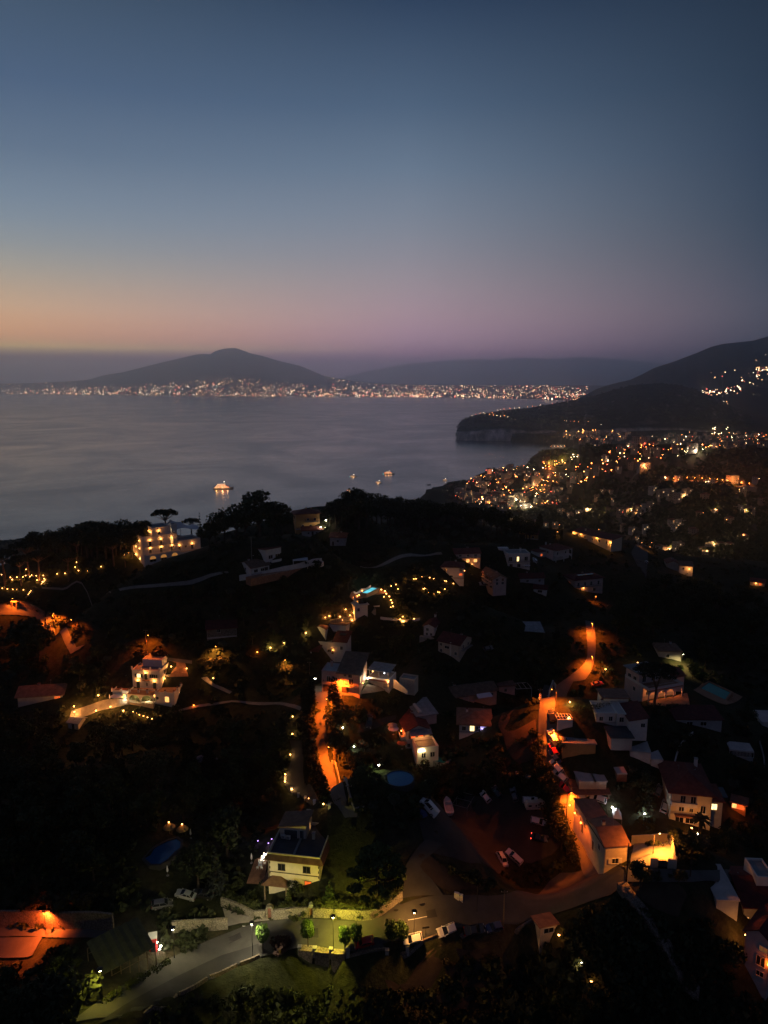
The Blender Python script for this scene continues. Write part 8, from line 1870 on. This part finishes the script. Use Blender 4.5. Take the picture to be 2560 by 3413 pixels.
# --- trees one can pick out
for k, (u, v, vt, lab) in enumerate([(878,3176,3080,'round clipped street tree right beside the white street lamp'),(1027,3166,3062,'largest round street tree, alone left of the yellow green lamp'),(1150,3176,3085,'left tree of the round pair right of the yellow green lamp'),(1188,3172,3080,'right tree of the round pair right of the yellow green lamp'),(1306,3170,3066,'left tree of the round pair beside the amber lamp'),(1342,3160,3070,'right smaller tree of the round pair beside the amber lamp')]): tree('street', u, v, lab, vt=vt, parts=True, var=k % 3, wide=.6)
tree('bush', 950, 3164, 'dark purple leaved shrub between two round street trees', vt=3108, parts=True, cm=leaf_mat('purple_leaves', (.035,.018,.018)))
# the big layered tree by the junction
q_ = random.Random(5); cs, rs = [], []; m = MB(); Hh = 11.5
m.path([(0,0,-1),(.2,.1,3),(0,0,6),(.1,0,9.5)], [.5,.4,.28,.1], BARK)
for k in range(46):
    z = Hh*(.16 + .8*k/45); rr = 6.0*math.sin(math.pi*min(.95, .30 + .66*k/45))**.8*q_.uniform(.55,1.0); a = k*2.4
    c = np.array((rr*math.cos(a), rr*math.sin(a), z - rr*.10)); cs.append(c); rs.append(q_.uniform(.9,1.5)); limb(m, (0,0,z*.85), c, .10, .03, BARK, q_)
V, F = leaf_cloud(cs, rs, 6000, .27, 77, .45, .5)
P = at(1255, 2985); t = thing('broad_tree', 'big spreading tree with layered fan like foliage inside the wall at the road bend', 'tree', P); m.build('trunk', t); link('crown', lmesh('crown', V, F, L_BIG, False), t)
excl(1140, 2780, 1370, 3010)
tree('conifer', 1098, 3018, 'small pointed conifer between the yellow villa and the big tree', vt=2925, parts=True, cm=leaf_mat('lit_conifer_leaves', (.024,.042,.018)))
tree('conifer', 962, 3016, 'little pointed shrub beside the porch of the yellow villa', vt=2960, parts=True, cm=L_BIG)
for k, (u, v, vt) in enumerate([(881,2966,2908),(992,2968,2914)]): tree('bush', u, v, ['clipped dark shrub left of the tiled porch', 'tall clipped dark shrub right of the tiled porch'][k], vt=vt, parts=True)
tree('conifer', 722, 2975, 'pale blue conifer in the dark garden above the ramp', vt=2830, parts=True, cm=leaf_mat('blue_conifer_leaves', (.032,.040,.040)))
tree('broadleaf', 660, 2960, 'broad dark tree left of the pale blue conifer', vt=2810, parts=True); tree('broadleaf', 760, 2860, 'tall dark tree behind the pale blue conifer', vt=2690, parts=True)
# street trees at the corner yard
tree('broadleaf', 2132, 2962, 'dark tree silhouetted against the bright corner yard', vt=2872, parts=True, var=1, wide=1.15); tree('broadleaf', 2262, 2948, 'smaller dark tree right of the corner yard gate', vt=2900, parts=True, var=2)
# cypress hedge and trees on the orange lane
for k, (u, v, vt) in enumerate([(1028,2370,2235),(1030,2400,2260),(1028,2432,2300),(1030,2466,2340),(1028,2502,2380),(1034,2540,2420),(1042,2578,2460),(1052,2612,2500),(1066,2646,2540),(1082,2682,2580)]): tree('cypress', u, v, 'dark cypress in the tall hedge along the left side of the orange lane', 'cypress hedge of the orange lane', vt=vt, parts=True, wide=1.5)
tree('cypress', 1112, 2384, 'pointed cypress standing black against the orange forecourt of the pink house', vt=2255, parts=True, wide=1.5); tree('broadleaf', 1134, 2452, 'round dark tree below the pointed cypress on the orange lane', vt=2335, parts=True, var=0); tree('broadleaf', 1118, 2540, 'lower round dark tree overhanging the orange lane', vt=2432, parts=True, var=3)
# pines of the hotel
tree('pine', 556, 1800, 'umbrella pine silhouetted against the sea behind the villa hotel', vt=1696, parts=True, var=0, wide=1.05)
for k, (u, v, vt, lab) in enumerate([(18,1958,1830,'pine with a lamp washed trunk at the far left of the hotel garden'),(96,1918,1800,'pine with a lamp washed curved trunk behind the lantern rows'),(262,1890,1782,'pine with a straight lamp washed trunk between garden and hotel')]): tree('pine', u, v, lab, vt=vt, parts=True, var=(k + 1) % 3)
for k, (u, v, vt) in enumerate([(72,1952,1850),(130,1935,1835),(230,1935,1840),(418,1890,1830),(380,1885,1800)]): tree('pine', u, v, 'dark umbrella pine in the hotel garden', 'dark pines of the hotel garden', vt=vt, parts=True)
tree('pine', 55, 1838, 'flat crowned pine on the skyline at the left edge', vt=1760, parts=True, var=1, wide=1.6); tree('pine', 90, 1836, 'second flat crowned pine on the skyline at the left edge', vt=1762, parts=True, var=2, wide=1.4)
tree('pine', 640, 1796, 'small umbrella pine on the skyline right of the white canopy', vt=1726, parts=True, var=2); tree('conifer', 668, 1796, 'slim pointed tree on the skyline right of the white canopy', vt=1708, parts=True, wide=.7)
tree('broadleaf', 868, 1790, 'tallest spreading tree on the skyline left of the ochre house', vt=1632, parts=True, var=4, wide=1.25)
for k, (u, v, vt) in enumerate([(790,1800,1678),(750,1805,1690),(720,1812,1705),(820,1800,1668),(915,1790,1668),(940,1785,1680),(700,1822,1740)]): tree('broadleaf', u, v, 'dark tree on the skyline between the villa hotel and the ochre house', 'skyline trees left of the ochre house', vt=vt, parts=True)
for k in range(22):
    u = 1100 + k*17 + rng.uniform(-8, 8); vt = float(np.interp(u, [1090,1140,1180,1240,1300,1380,1470], [1680,1650,1625,1640,1655,1650,1672])) + rng.uniform(-6, 12); tree('broadleaf', u, 1745 + rng.uniform(-8, 18), 'dark tree in the wood on the brow right of the ochre house', 'wood on the brow right of the ochre house', vt=vt, parts=True)
for k in range(16):
    u = 1440 + k*22 + rng.uniform(-9, 9); vt = float(np.interp(u, [1440,1560,1640,1720,1800], [1668,1678,1690,1715,1735])) + rng.uniform(-4, 10); tree('broadleaf', u, vt + rng.uniform(62, 84), 'dark tree on the brow above the olive grove', 'trees on the brow above the olive grove', vt=vt)
for k in range(26):
    u = 95 + k*15.5 + rng.uniform(-7, 7); vt = float(np.interp(u, [90,190,240,270,330,420,480], [1772,1768,1752,1742,1735,1733,1728])) + rng.uniform(-5, 10); tree('broadleaf', u, 1840 + rng.uniform(-6, 22), 'dark tree on the skyline left of the villa hotel', 'skyline trees left of the villa hotel', vt=vt, parts=True)
tree('cypress', 1871, 1800, 'thin dark cypress on the hill lane above the arcaded white house', vt=1755); tree('cypress', 1797, 1762, 'rounded dark tree at the edge of the valley', vt=1708, wide=2.0)
# umbrella pine in front of the arcaded villa
q_ = random.Random(9); cs, rs = [], []; m = MB(); P = at(2180, 2356); Hh = height_at(P, 2212)
m.path([(0,0,-1),(.3,0,Hh*.42),(-.6,.3,Hh*.62),(-1.6,.5,Hh*.8)], [.42,.34,.28,.2], BARKP); m.path([(.3,0,Hh*.42),(1.0,-.2,Hh*.66),(1.6,-.3,Hh*.8)], [.3,.24,.18], BARKP)
for k in range(34):
    a = k*2.4; rr = 6.4*math.sqrt((k+.5)/34); c = np.array((rr*math.cos(a), rr*math.sin(a)*.9, Hh*.91 - 1.2*(rr/6.4)**2 + q_.uniform(-.3,.3))); cs.append(c); rs.append(q_.uniform(1.1,1.6)); limb(m, ((-1.6,.5,Hh*.78) if c[0] < 0 else (1.6,-.3,Hh*.78)), c - np.array((0,0,.5)), .1, .03, BARKP, q_)
V, F = leaf_cloud(cs, rs, 3000, .26, 78, .5); t = thing('umbrella_pine', 'large forked umbrella pine whose crown hides the roof of the arcaded villa', 'tree', P); m.build('trunk', t); link('crown', lmesh('crown', V, F, L_PINE, False), t)
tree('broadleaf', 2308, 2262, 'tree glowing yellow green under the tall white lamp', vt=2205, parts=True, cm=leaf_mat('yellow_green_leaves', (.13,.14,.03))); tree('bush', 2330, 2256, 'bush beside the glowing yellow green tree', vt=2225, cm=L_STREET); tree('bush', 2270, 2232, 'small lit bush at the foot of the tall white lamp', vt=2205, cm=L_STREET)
tree('broadleaf', 1872, 2510, 'bushy dark tree between the workshop roof and the pale roofed store', vt=2462, parts=True, var=2)
for k, (u, v, vt) in enumerate([(1828,2700,2610),(1842,2745,2660),(1852,2790,2700),(1822,2650,2570),(1870,2830,2740),(1815,2600,2540)]): tree('broadleaf', u, v, 'dark tree between the gravel lot and the orange road', 'trees between the gravel lot and the orange road', vt=vt, parts=True)
for k, (u, v, vt) in enumerate([(1762,2352,2328),(1740,2480,2445),(1785,2500,2470),(1770,2445,2420)]): tree('bush', u, v, ['round clipped tree on the orange bank by the bend', 'low dark bush on the orange bank, leftmost', 'bush at the road edge low on the orange bank', 'bush halfway down the orange bank'][k], vt=vt, parts=True)
tree('palm', 2330, 2800, 'dark palm in front of the red hip roofed house', vt=2715, parts=True, wide=1.2); tree('palm', 2138, 2752, 'small palm lit white beside the brightest garden lamp', vt=2722, parts=True, cm=L_STREET)
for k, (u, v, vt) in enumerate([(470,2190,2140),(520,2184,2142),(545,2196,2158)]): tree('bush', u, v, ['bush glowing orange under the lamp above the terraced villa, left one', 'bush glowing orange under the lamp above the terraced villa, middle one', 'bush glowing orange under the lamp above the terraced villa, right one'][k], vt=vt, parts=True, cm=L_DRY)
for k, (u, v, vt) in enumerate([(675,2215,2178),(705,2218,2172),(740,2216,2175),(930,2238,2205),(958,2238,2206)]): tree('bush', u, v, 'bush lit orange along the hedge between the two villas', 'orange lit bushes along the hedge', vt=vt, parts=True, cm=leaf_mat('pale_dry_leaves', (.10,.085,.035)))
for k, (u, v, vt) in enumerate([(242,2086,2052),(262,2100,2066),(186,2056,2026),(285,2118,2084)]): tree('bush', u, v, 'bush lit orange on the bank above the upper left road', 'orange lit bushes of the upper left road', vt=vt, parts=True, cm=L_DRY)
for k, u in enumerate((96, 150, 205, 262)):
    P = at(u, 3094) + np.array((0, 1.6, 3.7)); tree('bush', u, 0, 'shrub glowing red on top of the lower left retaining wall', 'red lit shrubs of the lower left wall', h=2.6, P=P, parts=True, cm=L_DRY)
tree('broadleaf', 95, 2200, 'rounded black tree in front of the upper left road, left one', vt=2060, parts=True, var=3, wide=1.2); tree('broadleaf', 130, 2215, 'rounded black tree in front of the upper left road, right one', vt=2075, parts=True, var=1, wide=1.2); tree('bush', 212, 2084, 'single round black bush on the lit bank', vt=2046, parts=True, wide=.9)
tree('broadleaf', 586, 2415, 'small garden tree on the lawn below the terraced villa', vt=2345, parts=True, var=0, wide=.8)
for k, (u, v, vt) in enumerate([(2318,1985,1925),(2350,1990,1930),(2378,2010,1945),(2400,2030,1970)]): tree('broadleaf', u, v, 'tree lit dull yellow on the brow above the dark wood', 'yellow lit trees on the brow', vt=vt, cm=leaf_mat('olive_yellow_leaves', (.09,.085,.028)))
o = NT
# garden hedges by the road wall
def hedge(name, label, pix, r, h, n, m=L_BUSH, lift=0):
    A = catmull([at(u, v) for u, v in pix], .8); cs = [(*(p[:2] + np.array((rng.uniform(-.4,.4), rng.uniform(-.4,.4)))), hz(p[0], p[1]) + h*rng.uniform(.35,.75) + lift) for p in A]
    V, F = leaf_cloud(cs, [r*rng.uniform(.8,1.2) for _ in cs], n, .17, len(cs), .8, .6); c = V.mean(0); return tag(link(name, lmesh(name, V - c, F, m, False), None, c), label, 'hedge')
hedge('hedge', 'grassy hedge top behind the garden wall between the arched gate and the garden door', [(915,3046),(975,3040),(1026,3036)], .8, 2.6, 1500, leaf_mat('hedge_leaves', (.045,.055,.018)))
hedge('hedge', 'overgrown hedge behind the wall under the big tree', [(1050,3038),(1120,3040),(1180,3044),(1240,3046),(1300,3014),(1335,2980)], 1.2, 2.6, 3600, leaf_mat('hedge_leaves', (.045,.055,.018)))
hedge('hedge', 'hedge behind the sloping wall beside the ramp', [(745,2998),(800,3020),(860,3044)], 1.1, 2.4, 1600, leaf_mat('hedge_leaves', (.045,.055,.018)))
hedge('hedge', 'tall dark hedge bank between the gravel lot and the orange road', [(1792,2540),(1812,2620),(1838,2700),(1866,2770),(1900,2850),(1915,2890)], 1.7, 4.6, 5200)
hedge('ivy_hedge', 'ivy hedge hanging over the side wall of the bright corner yard', [(2236,2806),(2250,2850),(2262,2888)], .9, 3.6, 1500)
hedge('ivy_hedge', 'clipped ivy strip along the inner wall of the corner yard', [(2155,2824),(2190,2824),(2222,2822)], .5, 1.8, 700)
hedge('hedge', 'dark clipped hedge along the terrace of the villa hotel', [(580,1885),(640,1878),(690,1868)], .9, 1.8, 1000)
hedge('hedge', 'long hedge below the arcaded villa garden', [(1905,2375),(2010,2368),(2120,2366),(2230,2368),(2330,2372)], 1.0, 2.2, 3200)
hedge('hedge', 'hedge along the right side of the teal pool terrace', [(2390,2278),(2450,2300),(2500,2320)], 1.0, 2.2, 1300, leaf_mat('hedge_leaves', (.045,.055,.018)))
hedge('hedge', 'low hedge along the lime lit lane edge at lower left', [(350,3345),(420,3300),(500,3250),(560,3208)], .7, 1.0, 1400, leaf_mat('hedge_leaves', (.045,.055,.018)))

# --- the rest of the trees, scattered over the slopes but clear of houses, roads and lamps
excl(560, 3190, 1450, 3275); excl(1400, 3110, 1800, 3170)
excl(470, 2795, 640, 2960); excl(1275, 2565, 1385, 2640); excl(2320, 2280, 2440, 2345); excl(280, 3190, 420, 3350); excl(600, 2975, 720, 3010)
EX = np.array(EXCL)
def clear(u, v, hp, wp, pad=0):
    return not bool(np.any((EX[:, 0] < u + wp) & (EX[:, 2] > u - wp) & (EX[:, 1] < v + pad) & (EX[:, 3] > v - hp)))
PLACED = []
def scatter(poly, kinds, n, label, group, hr, gap=.55, cm=None):
    us = [p[0] for p in poly]; vs_ = [p[1] for p in poly]; k = 0; tr = 0
    while k < n and tr < n*45:
        tr += 1; u, v = rng.uniform(min(us), max(us)), rng.uniform(min(vs_), max(vs_))
        if not in_px(u, v, poly): continue
        kd = rng.choice(kinds); P = at(u, v); h = rng.uniform(*hr) * (.5 if kd == 'olive' else 1); sc = FP/proj(P)[2]; hp = h*sc*.9; wp = h*sc*.3
        if not clear(u, v, hp, wp): continue
        if any((P[0]-p[0])**2 + (P[1]-p[1])**2 < (gap*(h + p[2])*.5)**2 for p in PLACED): continue
        PLACED.append((P[0], P[1], h)); tree(kd, u, v, label, group, h=h, P=P, parts=(hp > 95), cm=cm); k += 1
    return k
B5 = ['broadleaf','broadleaf','broadleaf','olive','conifer']
r_ = []
r_.append(scatter([(2010,1985),(2180,1945),(2330,2000),(2560,2050),(2560,2260),(2350,2230),(2210,2180),(2040,2200),(2010,2080)], ['broadleaf'], 50, 'tall dark tree in the dense wood on the right slope', 'dense wood on the right slope', (9, 13), .45))
r_.append(scatter([(0,2440),(560,2440),(940,2480),(930,2650),(820,2720),(560,2760),(300,2960),(0,3050)], ['broadleaf','broadleaf','conifer'], 62, 'black tree in the unlit wood at the left', 'unlit wood at the left', (8, 12), .5))
r_.append(scatter([(1290,1735),(1480,1722),(1700,1748),(1720,1820),(1560,1835),(1360,1835),(1270,1800)], ['olive'], 46, 'grey green olive in the grove on the upper slope', 'olive grove on the upper slope', (8.5, 10.5), .34))
r_.append(scatter([(560,1950),(820,1945),(1150,1890),(1190,1950),(1100,2060),(880,2150),(640,2190),(480,2120),(420,2010)], B5, 36, 'dark tree on the slope below the white hillside house', 'trees below the white hillside house', (5.5, 9), .5))
r_.append(scatter([(1250,2080),(1420,2050),(1560,2010),(1800,1990),(1930,2010),(1935,2200),(1820,2300),(1640,2290),(1540,2230),(1400,2220),(1250,2160)], B5, 30, 'dark tree in the terraced fields of the middle slope', 'trees of the middle terraces', (4.5, 8), .55))
r_.append(scatter([(1180,2360),(1310,2340),(1330,2560),(1480,2600),(1760,2560),(1760,2640),(1420,2680),(1240,2720),(1170,2600)], B5, 24, 'dark tree in the gardens round the guesthouse', 'garden trees round the guesthouse', (4.5, 8), .6))
r_.append(scatter([(1960,2420),(2250,2440),(2560,2420),(2560,2700),(2480,2900),(2300,2880),(2130,2640),(2060,2570),(2020,2480)], B5, 26, 'dark tree in the yards right of the orange road', 'yard trees right of the orange road', (4.5, 8), .6))
r_.append(scatter([(1780,3140),(2100,3050),(2330,3080),(2480,3250),(2470,3413),(1700,3413)], ['broadleaf','bush','bush'], 26, 'black tree or shrub in the unlit slope at the bottom right', 'unlit slope at the bottom right', (2.5, 5), .7))
r_.append(scatter([(0,2130),(200,2190),(440,2190),(420,2290),(230,2320),(0,2310)], B5, 20, 'dark tree on the slope left of the terraced villa', 'trees left of the terraced villa', (6, 9), .5))
r_.append(scatter([(0,3230),(230,3210),(300,3290),(200,3413),(0,3413)], ['broadleaf','bush'], 8, 'black tree at the bottom left corner', 'trees of the bottom left corner', (4, 6), .7))
r_.append(scatter([(640,3300),(900,3250),(1250,3230),(1260,3400),(700,3413)], ['bush','bush','broadleaf'], 22, 'dark shrub on the bank below the road', 'shrubs on the bank below the road', (1.6, 3.4), .8))
r_.append(scatter([(1260,3230),(1660,3180),(1700,3380),(1320,3400)], ['bush'], 36, 'small vine bush in the brown field below the road', 'vine bushes of the brown field', (1.0, 1.7), .9, cm=L_DRY))
r_.append(scatter([(1380,2880),(1560,2890),(1640,2940),(1560,2975),(1430,2940)], ['bush','bush','broadleaf'], 14, 'shrub on the dark bank above the junction', 'shrubs above the junction', (1.6, 4), .7))
print('TREES', NT, r_)
# undergrowth beyond counting
us_ = []; tr = 0
while len(us_) < 5200 and tr < 40000:
    tr += 1
    u, v = rng.uniform(-60, 2620), 1740 + (3440 - 1740)*rng.random()**1.25
    P = at(u, v); s = FP/proj(P)[2]
    if P[2] < 60 or not clear(u, v, 1.6*s, 1.2*s, 3): continue
    us_.append(P)
V_, F_ = clump_field(us_, .5, 1.5, 22, 9, .8)
struct(link('undergrowth', lmesh('undergrowth', V_, F_, L_BUSH, False)), 'stuff', 'dark undergrowth and scrub over the near hillside', 'undergrowth')
